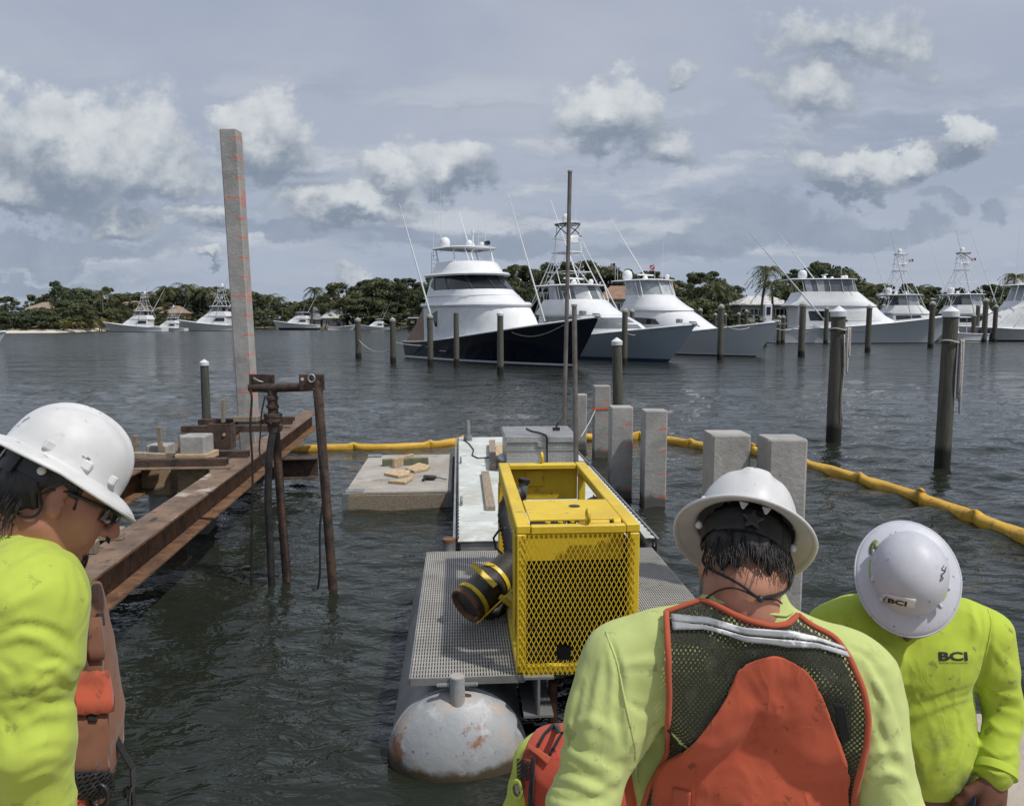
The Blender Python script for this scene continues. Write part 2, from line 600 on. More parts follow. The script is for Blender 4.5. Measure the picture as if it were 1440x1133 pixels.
def pile_marked(lean=0.0):
    """concrete with sprayed orange depth marks, a foot apart, a longer one every fifth foot"""
    ma = M['concrete'].copy()
    ma.name = 'pile_concrete_with_orange_marks'
    T = NT(ma.node_tree)
    b = ma.node_tree.nodes['Principled BSDF']
    src = b.inputs['Base Color'].links[0].from_socket
    co = T.coord()
    x, y, z = T.xyz(co)
    x = T.m('ADD', x, T.m('MULTIPLY', T.m('ADD', z, 1.5), -lean))
    rag = T.m('MULTIPLY_ADD', T.noise(co, 14, 3), .05, -.025)
    zz = T.m('ADD', T.m('ADD', z, rag), T.m('MULTIPLY', x, .03))
    fr = T.m('FRACT', T.m('DIVIDE', zz, .3048))
    line = T.m('LESS_THAN', T.m('ABSOLUTE', T.m('SUBTRACT', fr, .5)), .042)
    f5 = T.m('FRACT', T.m('DIVIDE', T.m('ADD', zz, .3), .3048 * 5))
    big = T.m('LESS_THAN', f5, .2)
    # short marks reach from the right-hand edge part of the way over the face
    lim = T.m('MULTIPLY_ADD', big, -.15, .048)
    lim = T.m('ADD', lim, T.m('MULTIPLY_ADD', T.noise(T.comb(0, 0, z), 5, 1),   .10, -.05))
    xs = T.m('GREATER_THAN', x, lim)
    side = T.m('GREATER_THAN', x, .128)
    scrib = T.m('MULTIPLY', T.m('MULTIPLY', side, big), T.step(T.noise(T.v('MULTIPLY', co, (1, 1.4, .5)), 22, 2, .5, 1.5), .50, .56))
    wear = T.step(T.noise(co, 30, 4), .30, .48)
    f = T.m('MULTIPLY', T.m('MULTIPLY', T.m('MAXIMUM', T.m('MULTIPLY', line, xs), scrib), wear), .66)
    T.put(b.inputs['Base Color'], T.mix(f, src, (.75, .10, .045)))
    return ma


M['concrete_marked'] = pile_marked()
M['dock'] = mat('tan_dock_concrete', (.42, .37, .31), .9, c2=(.35, .305, .25), vs=3, bump=.5, bs=20,  # tan is the concrete's own tone
                stains=(((.25, .21, .17), 4, .56, .7, .6), ((.5, .46, .41), 9, .56, .68, .5)))
# expanded diamond plate
M['diamond'] = mat('diamond_plate_aluminium', (.46, .465, .46), .34, .75, c2=(.36, .36, .355), vs=3,
                   stains=(((.24, .21, .17), 4, .58, .7, .5),))
_T = NT(M['diamond'].node_tree)
_b = M['diamond'].node_tree.nodes['Principled BSDF']
_x, _y, _z = _T.xyz(_T.coord())
_u, _v = _T.m('MULTIPLY', _x, 150), _T.m('MULTIPLY', _T.m('ADD', _z, _y), 150)
_h = _T.m('MAXIMUM', _T.m('MULTIPLY', _T.m('SINE', _T.m('ADD', _u, _v)), _T.m('COSINE', _T.m('SUBTRACT', _u, _v))), 0.0)
_bn = _T.node('ShaderNodeBump')
_bn.inputs['Strength'].default_value = .8
_bn.inputs['Distance'].default_value = .012
_T.put(_bn.inputs['Height'], _h)
_T.put(_b.inputs['Normal'], _bn.outputs[0])
# ------------------------------------------------------------------ dock, barge, power pack
BS = .068
BC = math.sqrt(1 - BS * BS)
BROT = Matrix(((BC, -BS, 0), (BS, BC, 0), (0, 0, 1)))
BANG = math.asin(BS)


def L(u, v, z):
    return BROT @ Vector((u, v, z))


class LB(MB):
    """MB whose boxes are given in the barge's own axes"""

    def lspan(s, a, b):
        a, b = Vector(a), Vector(b)
        return s.box(BROT @ ((a + b) / 2), [abs(q) for q in (b - a)], BROT)


# concrete dock the men stand on
dk = thing('concrete_dock', 'pale tan concrete dock the workers stand on', 'dock', (0, 0, 0))
m = MB()
m.span((-9, -6, -1.2), (9, 2.55, .45))
m.build('slab', M['dock'], dk, bevel=.02)
m = MB()
m.prism([(1.55, 2.56, -1), (9, 2.56, -1), (9, 2.95, -1), (2.2, 3.99, -1), (1.55, 4.05, -1)], (0, 0, -1), (0, 0, .446))
m.build('landing', M['dock'], dk, bevel=.02)

# white deck barge
bg_ = thing('deck_barge', 'narrow barge section with scuffed white deck and slotted side rails', 'barge', L(.92, 10.5, 0))
m = LB(); m.lspan((0, 7.22, -.5), (1.84, 13.8, .43)); m.build('hull', M['alu'], bg_, bevel=.01)
m = LB(); m.lspan((-.02, 7.20, .434), (1.86, 13.82, .45)); m.build('deck', M['deck_white'], bg_, bevel=.004)
for uu_ in (-.055, 1.895):
    m = LB()
    for zz in (.405, .30, .19):
        m.lspan((uu_ - .012, 7.2, zz - .03), (uu_ + .012, 13.8, zz + .03))
    v = 7.2
    while v < 13.8:
        m.lspan((uu_ - .011, v, .17), (uu_ + .011, v + .075, .43))
        v += .135
    m.build('slotted_rail', M['alu'], bg_)
    m = LB()
    v = 7.27
    uo = uu_ + (.035 if uu_ < 1 else -.035)
    while v < 13.7:
        m.lspan((uo - .012, v, .452), (uo + .012, v + .07, .456))
        v += .135
    tag(m.build('edge_slot', M['black_trim'], bg_), kind='stuff')
m = LB(); m.tube([L(.15, 13.45, .45), L(.15, 13.45, .80)], .042, 12); m.tube([L(.15, 13.45, .45), L(.15, 13.45, .54)], .075, 12)
m.build('vent_pipe', M['galv'], bg_, smooth=35)
m = LB(); m.tube([L(-.10, 7.0, .1), L(-.10, 7.0, .52)], .06, 14); m.build('corner_post', M['galv'], bg_, smooth=35)
m = LB(); m.tube([L(-.10, 7.0, .53), L(-.10, 7.0, .50)], .062, 14); m.build('post_cap', M['rust'], bg_, smooth=35)
for v in (8.6, 11.2):
    m = LB(); m.tube([L(0.02, v, .46), L(0.02, v + .03, .53), L(.02, v + .1, .53), L(.02, v + .13, .46)], .014, 8); m.build('lashing_ring', M['galv'], bg_, smooth=True)
m = LB(); m.lspan((.35, 7.14, .15), (.75, 7.20, .42)); m.build('end_bracket', M['alu'], bg_, bevel=.006)



def plank(px0, py0, px1, py1, z, w, h, mt, label, name='plank', group=None):
    a, b = on(px0, py0, z), on(px1, py1, z)
    o = MB().bar(a + Vector((0, 0, h / 2 + .003)), b + Vector((0, 0, h / 2 + .003)), w, h).build(name, mt, bevel=.004)
    tag(o, label, 'plank', group)
    return o


plank(682, 667, 690, 718, .45, .105, .045, M['wood'], 'brown timber plank lying alone in the middle of the white barge deck')
plank(692, 626, 693, 661, .45, .10, .09, M['wood'], 'brown timber beside the aluminium tool chest, left of the wider board')
plank(707, 628, 705, 658, .45, .22, .03, M['wood_pale'], 'wide pale board lying against the left side of the tool chest')
rg = thing('rag', 'small crumpled white rag on the deck beside the tool chest', 'rag', on(708, 646, .48))
rr = random.Random(3)
m = MB()
for i in range(5):
    m.sphere(on(704 + rr.random() * 8, 642 + rr.random() * 7, .51) + Vector((0, 0, rr.random() * .03)), .05 + .03 * rr.random(), 8, 5, .6)
m.build('cloth', M['white_canvas'], rg, smooth=True)
# a dark cord on the deck
o = MB().tube([on(x, y, .462) for x, y in ((652, 618), (660, 624), (666, 632), (664, 640), (672, 644), (688, 643), (697, 640))], .010, 6).build('cord', M['black_rubber'], smooth=True)
tag(o, 'thin dark cord curling over the white barge deck', 'cord')

# tool chest
tc = thing('tool_chest', 'diamond plate aluminium tool chest on the white barge deck', 'tool chest', L(1.12, 11.0, .45), BANG)
c0 = L(1.12, 11.0, .45)
def lt(u, v, z): return (u, v, z)
m = MB(); m.span((-.48, -.5, .02), (.48, .5, .40)); m.build('chest_body', M['diamond'], tc, bevel=.008, world=False)
m = MB(); m.span((-.50, -.52, .404), (.50, .52, .50)); m.build('lid', M['diamond'], tc, bevel=.012, world=False)
m = MB(); m.span((-.49, -.51, .30), (.49, -.502, .325)); m.build('front_rib', M['alu'], tc, world=False)
m = MB(); m.span((-.06, -.535, .36), (.06, -.522, .42)); m.build('latch', M['galv'], tc, bevel=.004, world=False)
m = MB(); m.tube([(-.15, .2, .51), (-.1, -.1, .512), (.0, -.3, .515), (.06, -.50, .51), (.07, -.54, .46), (.075, -.53, .2), (.07, -.55, .0)], .012, 7)
o = m.build('cord', M['black_rubber'], None, smooth=True); o.location = c0; o.rotation_euler = (0, 0, BANG)
tag(o, 'black cord draped over the lid and front of the tool chest', 'cord')
m = MB(); m.span((.22, .02, .504), (.32, .09, .54)); m.tube([(.27, .06, .54), (.29, .06, .60), (.33, .06, .62)], .012, 6)
o = m.build('hose_fitting', M['black_rubber']); o.location = c0; o.rotation_euler = (0, 0, BANG)
tag(o, 'small black fitting left on the tool chest lid', 'fitting')

# wooden work float
wf = thing('work_float', 'low square wooden work float moored left of the white barge', 'float', on(565, 670, 0))
fa, fbk = on(485, 692, .25), on(530, 640, .25)
u_ = lambda p: BROT.transposed() @ p
f0 = u_(fa)
f1 = u_(on(638, 690, .25))
vb = u_(on(585, 639, .25)).y
m = LB(); m.lspan((f0.x, f0.y, .215), (f1.x - .03, vb, .25)); m.build('plywood_top', M['ply'], wf, bevel=.005)
m = LB(); m.lspan((f0.x + .1, f0.y + .1, -.2), (f1.x - .12, vb - .1, .21)); m.build('float_core', M['black_trim'], wf)
for (a, b) in (((f0.x, f0.y - .02, -.02), (f1.x - .03, f0.y + .025, .21)), ((f0.x - .02, f0.y + .03, -.02), (f0.x + .02, vb, .21)),
               ((f1.x - .05, f0.y + .03, -.02), (f1.x - .01, vb, .21)), ((f0.x, vb - .04, -.02), (f1.x, vb, .21))):
    LB().lspan(a, b).build('fascia_board', M['wood'], wf, bevel=.004)
for uu_ in (f0.x + .01, f1.x - .06):
    LB().lspan((uu_ - .045, f0.y - .03, -.06), (uu_ + .045, f0.y - .021, .24)).build('corner_bracket', M['galv'], wf, bevel=.004)
LB().lspan((f0.x - .01, vb - .25, .255), (f0.x + .22, vb - .05, .275)).build('cleat_plate', M['galv'], wf, bevel=.004)
LB().lspan((f0.x + .0, f0.y + .0, .255), (f0.x + .25, f0.y + .16, .262)).build('cleat_plate', M['galv'], wf, bevel=.003)
plank(538, 655, 602, 652, .25, .10, .10, M['wood_green'], 'squared green treated timber on the wooden work float', 'timber')
plank(553, 658, 580, 650, .25, .05, .14, M['wood_pale'], 'thin pale batten leaning on the green timber', 'batten')


def offcut(pts, z, label):
    o = MB().prism([on(x, y, z) for x, y in pts], (0, 0, 0), (0, 0, .035)).build('plywood_offcut', M['wood_pale'], bevel=.004)
    tag(o, label, 'offcut', 'plywood offcuts on the work float')


offcut([(570, 661), (589, 653), (605, 657), (602, 661), (583, 665)], .255, 'plywood offcut nearest the green timber')
offcut([(540, 668), (554, 663), (577, 664), (575, 669), (560, 672)], .255, 'upper of the two plywood offcuts at the float centre')
offcut([(545, 679), (567, 676), (582, 670), (580, 675), (570, 681)], .255, 'front plywood offcut with a pointed left end')
tl = thing('hand_drill', 'dark hand drill lying on the work float', 'drill', on(605, 671, .25))
p = on(596, 671, .29)
MB().tube([p, p + Vector((.14, -.02, 0)), p + Vector((.18, -.02, .01))], [.035, .035, .02], 10).build('motor_body', M['black_rubber'], tl, smooth=40)
MB().tube([p + Vector((.18, -.02, .01)), p + Vector((.33, -.10, -.01))], .012, 8).build('bit', M['galv'], tl, smooth=40)
MB().tube([p + Vector((.03, 0, 0)), p + Vector((.0, -.10, -.02))], .02, 8).build('grip', M['black_rubber'], tl, smooth=40)

# floating platform on two tanks
fp = thing('tank_platform', 'grating platform carried on two grey steel tanks', 'platform', L(.7, 5.5, 0))
TR = .395
for k, uc in enumerate((-.02, 1.43)):
    m = MB()
    prof = []
    for i in range(13):
        t = math.pi / 2 * i / 12
        prof.append((max(TR * math.sin(t), 1e-3), -.27 * math.cos(t)))
    prof += [(TR, .02)]
    rot = BROT @ Matrix(((1, 0, 0), (0, 0, 1), (0, -1, 0)))     # lathe z -> barge v
    m.lathe(prof, L(uc, 4.30, .02), 48, rot)
    m.build('tank_head', M['tank'], fp, smooth=50)
    m = MB(); m.lathe([(TR - .001, .02), (TR + .001, 2.5), (.3, 2.6), (.01, 2.62)], L(uc, 4.30, .02), 48, rot)
    m.build('tank_shell', M['alu'], fp, smooth=50)
    m = MB()
    m.lathe([(TR + .001, -.008), (TR + .008, 0.0), (TR + .008, .012), (TR + .001, .02)], L(uc, 4.30, .02), 48, rot)
    m.build('weld_seam', M['tank'], fp, smooth=True)
    m = MB(); m.tube([L(uc, 4.21, .33), L(uc, 4.21, .525)], .043, 20); m.build('stub_pipe', M['tank'], fp, smooth=40)
    m = MB(); m.tube([L(uc, 4.21, .520), L(uc, 4.21, .528)], .040, 20); m.build('stub_cap', M['ply'], fp, smooth=40)
    for sg in (-1, 1):
        m = MB(); m.tube([L(uc + sg * .043, 4.21, .475), L(uc + sg * .115, 4.21, .475)], .011, 8)
        for q in range(7):
            m.tube([L(uc + sg * (.048 + q * .009), 4.21, .475), L(uc + sg * (.052 + q * .009), 4.21, .475)], .015, 8)
        m.build('bolt', M['galv'], fp, smooth=40)


def grating(u0, u1, v0, v1, z):
    m = LB()
    n = int((u1 - u0) / .0165)
    for i in range(n):
        u = u0 + (i + .5) * (u1 - u0) / n
        m.lspan((u - .0045, v0, z - .024), (u + .0045, v1, z))
    tag(m.build('grating_bar', M['grate'], fp), kind='stuff')
    m = LB()
    k = int((v1 - v0) / .05)
    for i in range(k + 1):
        v = v0 + i * (v1 - v0 - .008) / k
        m.lspan((u0, v, z - .020), (u1, v + .010, z - .003))
    tag(m.build('cross_rod', M['grate'], fp), kind='stuff')
    LB().lspan((u0, v0 - .006, z - .045), (u1, v0 + .0, z - .002)).build('edge_strip', M['alu'], fp)
    LB().lspan((u0 - .008, v0, z - .045), (u0 - .001, v1, z - .002)).build('edge_strip', M['alu'], fp)
    LB().lspan((u1 + .001, v0, z - .045), (u1 + .008, v1, z - .002)).build('edge_strip', M['alu'], fp)
    LB().lspan((u0, v0 + .02, z - .05), (u1, v1 - .02, z - .030)).build('grating_pan', M['alu'], fp)


M['grate'] = mat('worn_grating', (.46, .44, .40), .5, .35, c2=(.36, .345, .31), vs=2.5, bump=.15, bs=40,
                 stains=(((.22, .12, .06), 1.9, .62, .70, .7), ((.22, .20, .17), 5, .56, .68, .6)))
grating(-.285, .36, 4.26, 6.70, .50)
grating(.985, 1.70, 4.26, 6.70, .50)
for v in (4.75, 6.3):
    LB().lspan((-.2, v, .34), (1.62, v + .12, .445)).build('cross_beam', M['alu'], fp, bevel=.005)


def ibeam(m, a, b, w, h, t=.012, up=(0, 0, 1)):
    a, b = Vector(a), Vector(b)
    d = (b - a).normalized()
    x = d.cross(Vector(up)).normalized()
    z = x.cross(d)
    pr = [(-w / 2, -h / 2), (w / 2, -h / 2), (w / 2, -h / 2 + t), (t / 2, -h / 2 + t), (t / 2, h / 2 - t), (w / 2, h / 2 - t),
          (w / 2, h / 2), (-w / 2, h / 2), (-w / 2, h / 2 - t), (-t / 2, h / 2 - t), (-t / 2, -h / 2 + t), (-w / 2, -h / 2 + t)]
    m.loft([[p + x * i + z * j for i, j in pr] for p in (a, b)])
    return m


for u in (.44, .90):
    ibeam(MB(), L(u, 4.21, .385), L(u, 6.7, .385), .17, .24, .014).build('skid_beam', M['alu'], fp)
MB().tube([L(.55, 4.46, .06), L(.55, 4.46, .36)], .028, 10).build('prop_pipe', M['rust'], fp, smooth=40)

# yellow hydraulic power pack
U0, U1, V0, V1, Z0, Z1 = .315, 1.01, 4.24, 6.20, .505, 1.37
pp = thing('power_pack', 'yellow caged hydraulic power pack with an expanded metal front', 'power pack', L(.66, 5.3, .51))
for (u, v) in ((U0, V0), (U1 - .055, V0), (U0, V1 - .07), (U1 - .055, V1 - .07)):
    LB().lspan((u, v, Z0 + .05), (u + .055, v + .07, Z1 - .05)).build('corner_post', M['yellow'], pp, bevel=.006)
for u in (U0 - .002, U1 - .078):
    LB().lspan((u, V0 + .004, Z1 - .048), (u + .08, V1 - .004, Z1 + .001)).build('top_rail', M['yellow'], pp, bevel=.006)
for u in (U0, U1 - .06):
    LB().lspan((u, V0 + .02, Z0), (u + .06, V1 - .02, Z0 + .048)).build('base_rail', M['yellow'], pp, bevel=.006)
for u in (U0 + .004, U1 - .014):
    LB().lspan((u, V0 + .075, Z1 - .14), (u + .01, V1 - .075, Z1 - .05)).build('side_plate', M['yellow'], pp, bevel=.003)
LB().lspan((U0 + .08, V0, Z1 - .05), (U1 - .08, V0 + .045, Z1 - .002)).build('front_rail', M['yellow'], pp, bevel=.006)
LB().lspan((U0 + .06, V0 + .012, Z0), (U1 - .06, V0 + .045, Z0 + .05)).build('front_sill', M['yellow'], pp, bevel=.004)
LB().lspan((U0 + .08, V1 - .10, Z1 - .04), (U1 - .08, V1 - .002, Z1 - .001)).build('rear_rail', M['yellow'], pp, bevel=.006)
LB().lspan((U0 + .06, V1 - .02, Z1 - .30), (U1 - .06, V1 - .008, Z1 - .042)).build('rear_plate', M['yellow'], pp, bevel=.004)
LB().lspan((U0 + .22, V1 - .032, Z1 - .19), (U0 + .36, V1 - .021, Z1 - .06)).build('lug_plate', M['yellow'], pp, bevel=.004)
LB().lspan((U0 + .082, V0 + .12, Z1 - .008), (U1 - .082, V0 + .60, Z1 + .006)).build('cover_plate', M['yellow'], pp, bevel=.003)
MB().tube([L(.70, V0 + .42, Z1 + .001), L(.70, V0 + .42, Z1 + .009)], .035, 18).build('cover_hole', M['black_trim'], pp)
LB().lspan((U0 + .082, V0 + .60, Z1 - .07), (U1 - .082, V0 + .612, Z1 - .01)).build('cover_flange', M['yellow'], pp)
MB().tube([L(U0 + .40, V0 + .085, Z1 - .015), L(U1 - .16, V0 + .085, Z1 - .015)], .022, 12).build('spreader_pipe', M['yellow'], pp, smooth=40)
MB().tube([L(U0 + .56, V0 + .085, Z1 - .015), L(U0 + .60, V0 + .085, Z1 - .015)], .030, 12).build('pipe_collar', M['yellow'], pp, smooth=40)
for (u, v) in ((.72, V0 + .03), (.66, V1 - .03)):
    c = L(u, v, Z1 + .045)
    MB().tube([c + BROT @ Vector((.0, .03 * math.cos(t), .034 * math.sin(t))) for t in (2 * math.pi * k / 14 for k in range(14))], .012, 8, closed=True).build('lifting_eye', M['yellow'], pp, smooth=True)
# expanded metal guard: two families of crossing strands
m = LB()
wx, hz = U1 - U0 - .045, Z1 - Z0 - .05
a0, dxm, slope = U0 + .02, .0275, 2.05
vm = V0 - .006
n = int((wx + hz / slope) / dxm) + 1
for fam in (0, 1):
    for i in range(n + 1):
        x0 = i * dxm - (hz / slope if fam == 0 else 0)
        # fam 0 leans right going up, fam 1 leans left
        lo = max(0, -x0 * slope) if fam == 0 else max(0, (x0 - wx) * slope)
        hi = min(hz, (wx - x0) * slope) if fam == 0 else min(hz, x0 * slope)
        if hi - lo < .01: continue
        sg = 1 if fam == 0 else -1
        pa = (a0 + x0 + sg * lo / slope, vm + .002 * fam, Z0 + .0 + lo)
        pb = (a0 + x0 + sg * hi / slope, vm + .002 * fam, Z0 + .0 + hi)
        # leave the torn hole out
        hc = Vector((U0 + .27, Z0 + .13))
        segs = [(0, 1)]
        A, Bq = Vector((pa[0], pa[2])), Vector((pb[0], pb[2]))
        inside = [t for t in np.linspace(0, 1, 60) if abs((A.lerp(Bq, t) - hc).x) < .045 and abs((A.lerp(Bq, t) - hc).y) < .055]
        if inside:
            segs = [(0, inside[0]), (inside[-1], 1)]
        for s0, s1 in segs:
            if s1 - s0 > .02:
                qa, qb = Vector(pa).lerp(Vector(pb), s0), Vector(pa).lerp(Vector(pb), s1)
                m.bar(BROT @ qa, BROT @ qb,   .0042, .0034, up=BROT @ Vector((0, 1, 0)))
tag(m.build('mesh_guard', M['yellow'], pp), kind='stuff')
LB().lspan((U0 + .06, V0 + .16, Z1 - .25), (U1 - .06, V0 + .17, Z1 - .06)).build('inner_plate', M['yellow'], pp)
# the engine inside
LB().lspan((U0 + .08, V0 + .30, Z0 + .07), (U1 - .08, V0 + .36, Z1 - .22)).build('radiator', M['black_trim'], pp, bevel=.01)
LB().lspan((U0 + .14, V0 + .5, Z0 + .06), (U1 - .16, V1 - .35, Z0 + .42)).build('engine_block', M['black_rubber'], pp, bevel=.03, seg=2)
LB().lspan((U0 + .20, V0 + .62, Z0 + .42), (U1 - .24, V1 - .55, Z0 + .54)).build('rocker_cover', M['black_rubber'], pp, bevel=.02, seg=2)
MB().tube([L(.60, V1 - .25, Z0 + .52), L(.92, V1 - .25, Z0 + .52)], .085, 18).build('air_filter', M['black_rubber'], pp, smooth=40)
MB().tube([L(U0 + .13, V1 - .42, Z0 + .5), L(U0 + .17, V1 - .40, Z1 - .07)], [.04, .036], 14).build('exhaust_pipe', M['galv'], pp, smooth=40)
MB().tube([L(U0 + .17, V1 - .40, Z1 - .08), L(U0 + .175, V1 - .40, Z1 - .05)], .045, 14).build('exhaust_clamp', M['black_rubber'], pp, smooth=40)
for k in range(5):
    z = Z0 + .55 + .02 * k
    MB().tube([L(U0 + .2 + .08 * k, V1 - .75, Z0 + .4), L(U0 + .24 + .07 * k, V1 - .6, z), L(U0 + .3 + .06 * k, V1 - .4, z), L(U0 + .3 + .06 * k, V1 - .2, Z0 + .4)], .013, 7).build('hydraulic_hose', M['black_rubber'], pp, smooth=True)
for k in range(3):
    MB().tube([L(U0 + .30 + .09 * k, V0 + 1.1, Z0 + .56), L(U0 + .30 + .09 * k, V0 + 1.1, Z0 + .60)], .02, 10).build('filler_cap', M['yellow'], pp, smooth=40)
LB().lspan((U0 + .07, V0 + .08, Z0 + .055), (U1 - .07, V1 - .08, Z0 + .065)).build('belly_pan', M['black_trim'], pp)
LB().lspan((U1 - .024, V0 + .10, Z0 + .06), (U1 - .016, V1 - .55, Z1 - .145)).build('dark_side_sheet', M['black_trim'], pp, bevel=.003)  # added black sheet, stands for the dark inside of the right side
# left side strut plate
LB().lspan((U0 - .012, V0 + .02, Z0 + .22), (U0 - .003, V0 + .16, Z1 - .055)).build('side_strap', M['yellow'], pp, bevel=.003)
LB().lspan((U0 - .010, V1 - .25, Z0 + .06), (U0 - .002, V1 - .075, Z1 - .145)).build('side_strap', M['yellow'], pp, bevel=.003)
# tilted black suction strainer strapped to its left side
sa, sb = at(655, 852, 5.0), at(722, 790, 5.32)
ax = (sb - sa).normalized()
rq = ax.to_track_quat('Z', 'Y').to_matrix()
ln = (sb - sa).length
sn_ = thing('pump_body', 'black cylindrical pump body with rusty open mouth tilted against the yellow cage', 'pump', sa)
m = MB(); m.lathe([(.100, .02), (.112, .0), (.122, .004), (.124, .03), (.120, .05), (.120, ln * .62), (.108, ln * .66), (.108, ln * .9), (.085, ln), (.01, ln + .005)], sa, 32, rq)
m.build('casing', M['pump'] if 'pump' in M else M.setdefault('pump', mat('scuffed_black_casing', (.030, .027, .024), .42, c2=(.06, .052, .044), vs=7, bump=.15, bs=30, stains=(((.12, .085, .055), 8, .6, .7, .6),))), sn_, smooth=40)
m = MB(); m.lathe([(.098, .022), (.110, -.006), (.126, -.004), (.127, .022), (.124, .026)], sa, 32, rq); m.build('mouth_rim', M['rust'], sn_, smooth=40)
for t0 in (.14, .60):
    r0 = .128 if t0 < .3 else .124
    c = sa + ax * ln * t0
    m = MB(); m.lathe([(r0 - .004, -.014), (r0 + .004, -.014), (r0 + .004, .014), (r0 - .004, .014)], c, 32, rq)
    m.build('strap', M['yellow'], sn_, smooth=40)
q1 = at(664, 793, 5.12); q2 = at(697, 824, 5.02)
MB().bar(q1, q2, .012, .04, up=ax).build('clamp_bar', M['yellow'], sn_, bevel=.003)
q1 = at(671, 876, 4.98); q2 = at(722, 828, 5.02)
MB().bar(q1, q2, .012, .045, up=ax).build('clamp_bar', M['yellow'], sn_, bevel=.003)
q1 = at(703, 838, 5.0); q2 = at(733, 862, 5.0)
MB().bar(q1, q2, .03, .03, up=ax).build('support_arm', M['yellow'], sn_, bevel=.003)
m = MB(); m.tube([at(682, 872, 5.15), at(708, 846, 5.25)], .06, 18); m.build('side_outlet', M['pump'], sn_, smooth=40)
pts = [at(x, y, Y) for x, y, Y in ((716, 796, 5.33), (722, 775, 5.36), (719, 752, 5.42), (713, 728, 5.5), (716, 708, 5.6), (730, 690, 5.7))]
cp = []
for i in range(len(pts) - 1):
    for k in range(8):
        cp.append(pts[i].lerp(pts[i + 1], k / 8))
m = MB(); m.tube(cp, [.072 if i % 2 else .062 for i in range(len(cp))], 16); m.build('corrugated_hose', M['black_rubber'], sn_, smooth=True)
m = MB(); m.tube([at(x, y, 5.1) for x, y in ((706, 778), (697, 770), (694, 756), (702, 745), (712, 742))], .008, 6); m.build('wire_loop', M['black_rubber'], sn_, smooth=True)
# thick hose running off to the right
pts = [L(1.0, 6.15, 1.0), L(1.12, 6.3, 1.02), L(1.30, 6.55, .92), L(1.50, 6.75, .70), L(1.66, 6.85, .50), L(1.80, 6.75, .25), L(1.9, 6.6, -.1)]
def bez(pts, n=8):
    out = []
    P = [pts[0]] + list(pts) + [pts[-1]]
    for i in range(1, len(P) - 2):
        a, b, c, d = (Vector(q) for q in P[i - 1:i + 3])
        for k in range(n):
            t = k / n
            out.append(.5 * ((2 * b) + (c - a) * t + (2 * a - 5 * b + 4 * c - d) * t * t + (3 * b - a - 3 * c + d) * t ** 3))
    out.append(Vector(pts[-1]))
    return out
o = MB().tube(bez(pts), .042, 14).build('discharge_hose', M['black_rubber'], smooth=True)
tag(o, 'thick black hose curving from the yellow power pack into the water', 'hose')
m = MB()
rr = random.Random(5)
cc = L(1.08, 6.35, .78)
for i in range(9):
    m.tube(bez([cc + Vector((rr.uniform(-.05, .05), rr.uniform(-.05, .05), rr.uniform(-.12, .12))) for _ in range(4)], 5), .007, 6)
o = m.build('wire_tangle', M['rope'], smooth=True); tag(o, 'pale tangle of wire ties by the right rear corner of the power pack', 'wire bundle')
# ------------------------------------------------------------------ concrete piles, steel template, jetting frame, timber piles, boom
def conc_pile(top, bot, w, mt, label, group=None, ch=.018, name='concrete_pile'):
    t = thing(name, label, 'pile', (bot[0], bot[1], 0), 0, group)
    top, bot = Vector(top), Vector(bot)
    h = w / 2
    pr = [(-h + ch, -h), (h - ch, -h), (h, -h + ch), (h, h - ch), (h - ch, h), (-h + ch, h), (-h, h - ch), (-h, -h + ch)]
    m = MB()
    d = top - bot
    m.loft([[bot + d * f + Vector((x * k, y * k, 0)) for x, y in pr] for f, k in ((0, 1), (1 - .012 / d.length, 1), (1, .96))])
    m.build('shaft', mt, t)
    return t


def pile_px(px, Y, topy, w, label, mt=None, group='square concrete piles along the barge', dxb=0.0, name='concrete_pile'):
    tp = at(px, topy, Y)
    return conc_pile(tp, (tp.x + dxb, Y, -1.6), w, mt or M['concrete'], label, group, name=name)


pile_px(815, 15.3, 554, .27, 'leftmost square concrete pile behind the tool chest, half hidden by the pole')
pile_px(846, 14.4, 542, .30, 'tallest square concrete pile of the back pair, with an orange band tied round it', M['concrete_marked'])
pile_px(873, 11.0, 571, .31, 'square concrete pile with orange marks, left one of the middle pair', M['concrete_marked'])
pile_px(920, 10.55, 576, .31, 'square concrete pile with faint orange marks, right one of the middle pair', M['concrete_marked'])
pile_px(1022, 5.85, 608, .29, 'square concrete pile just left behind the white hard hat, with rust streaked face')
pile_px(1100, 5.62, 614, .28, 'square concrete pile rising right behind the white hard hat seen from behind')
# the tall pile standing in the template
tp, bt = at(324.5, 184, 12.6), at(350, 590, 12.6)
dv_ = (bt - tp) / (tp.z - bt.z)
conc_pile(tp, bt + dv_ * (bt.z + 1.5), .268, pile_marked((tp.x - bt.x) / (tp.z - bt.z)), 'very tall square concrete pile with orange depth marks standing in the rusty steel template')
# rope from the pole to a pile, orange tie
a, b = at(817, 614, 12.3), at(837, 577, 14.2)
tag(MB().tube(bez([a, (a + b) / 2 - Vector((0, 0, .02)), b]), .009, 6).build('tie_rope', M['rope'], smooth=True), 'pale rope running from the pole to the orange tie on the back concrete pile', 'rope')
tt = thing('orange_tie', 'orange tape tied round the tallest of the back concrete piles', 'tie', at(846, 575, 14.2))
c = at(846, 573, 14.4)
MB().loft([[c + Vector((x, y, z + .05 * x)) for x, y in ((-.16, -.16), (.16, -.16), (.16, .16), (-.16, .16))] for z in (-.02, .02)], caps=False).build('tape', mat('orange_tape', (.70, .13, .05), .6), tt)

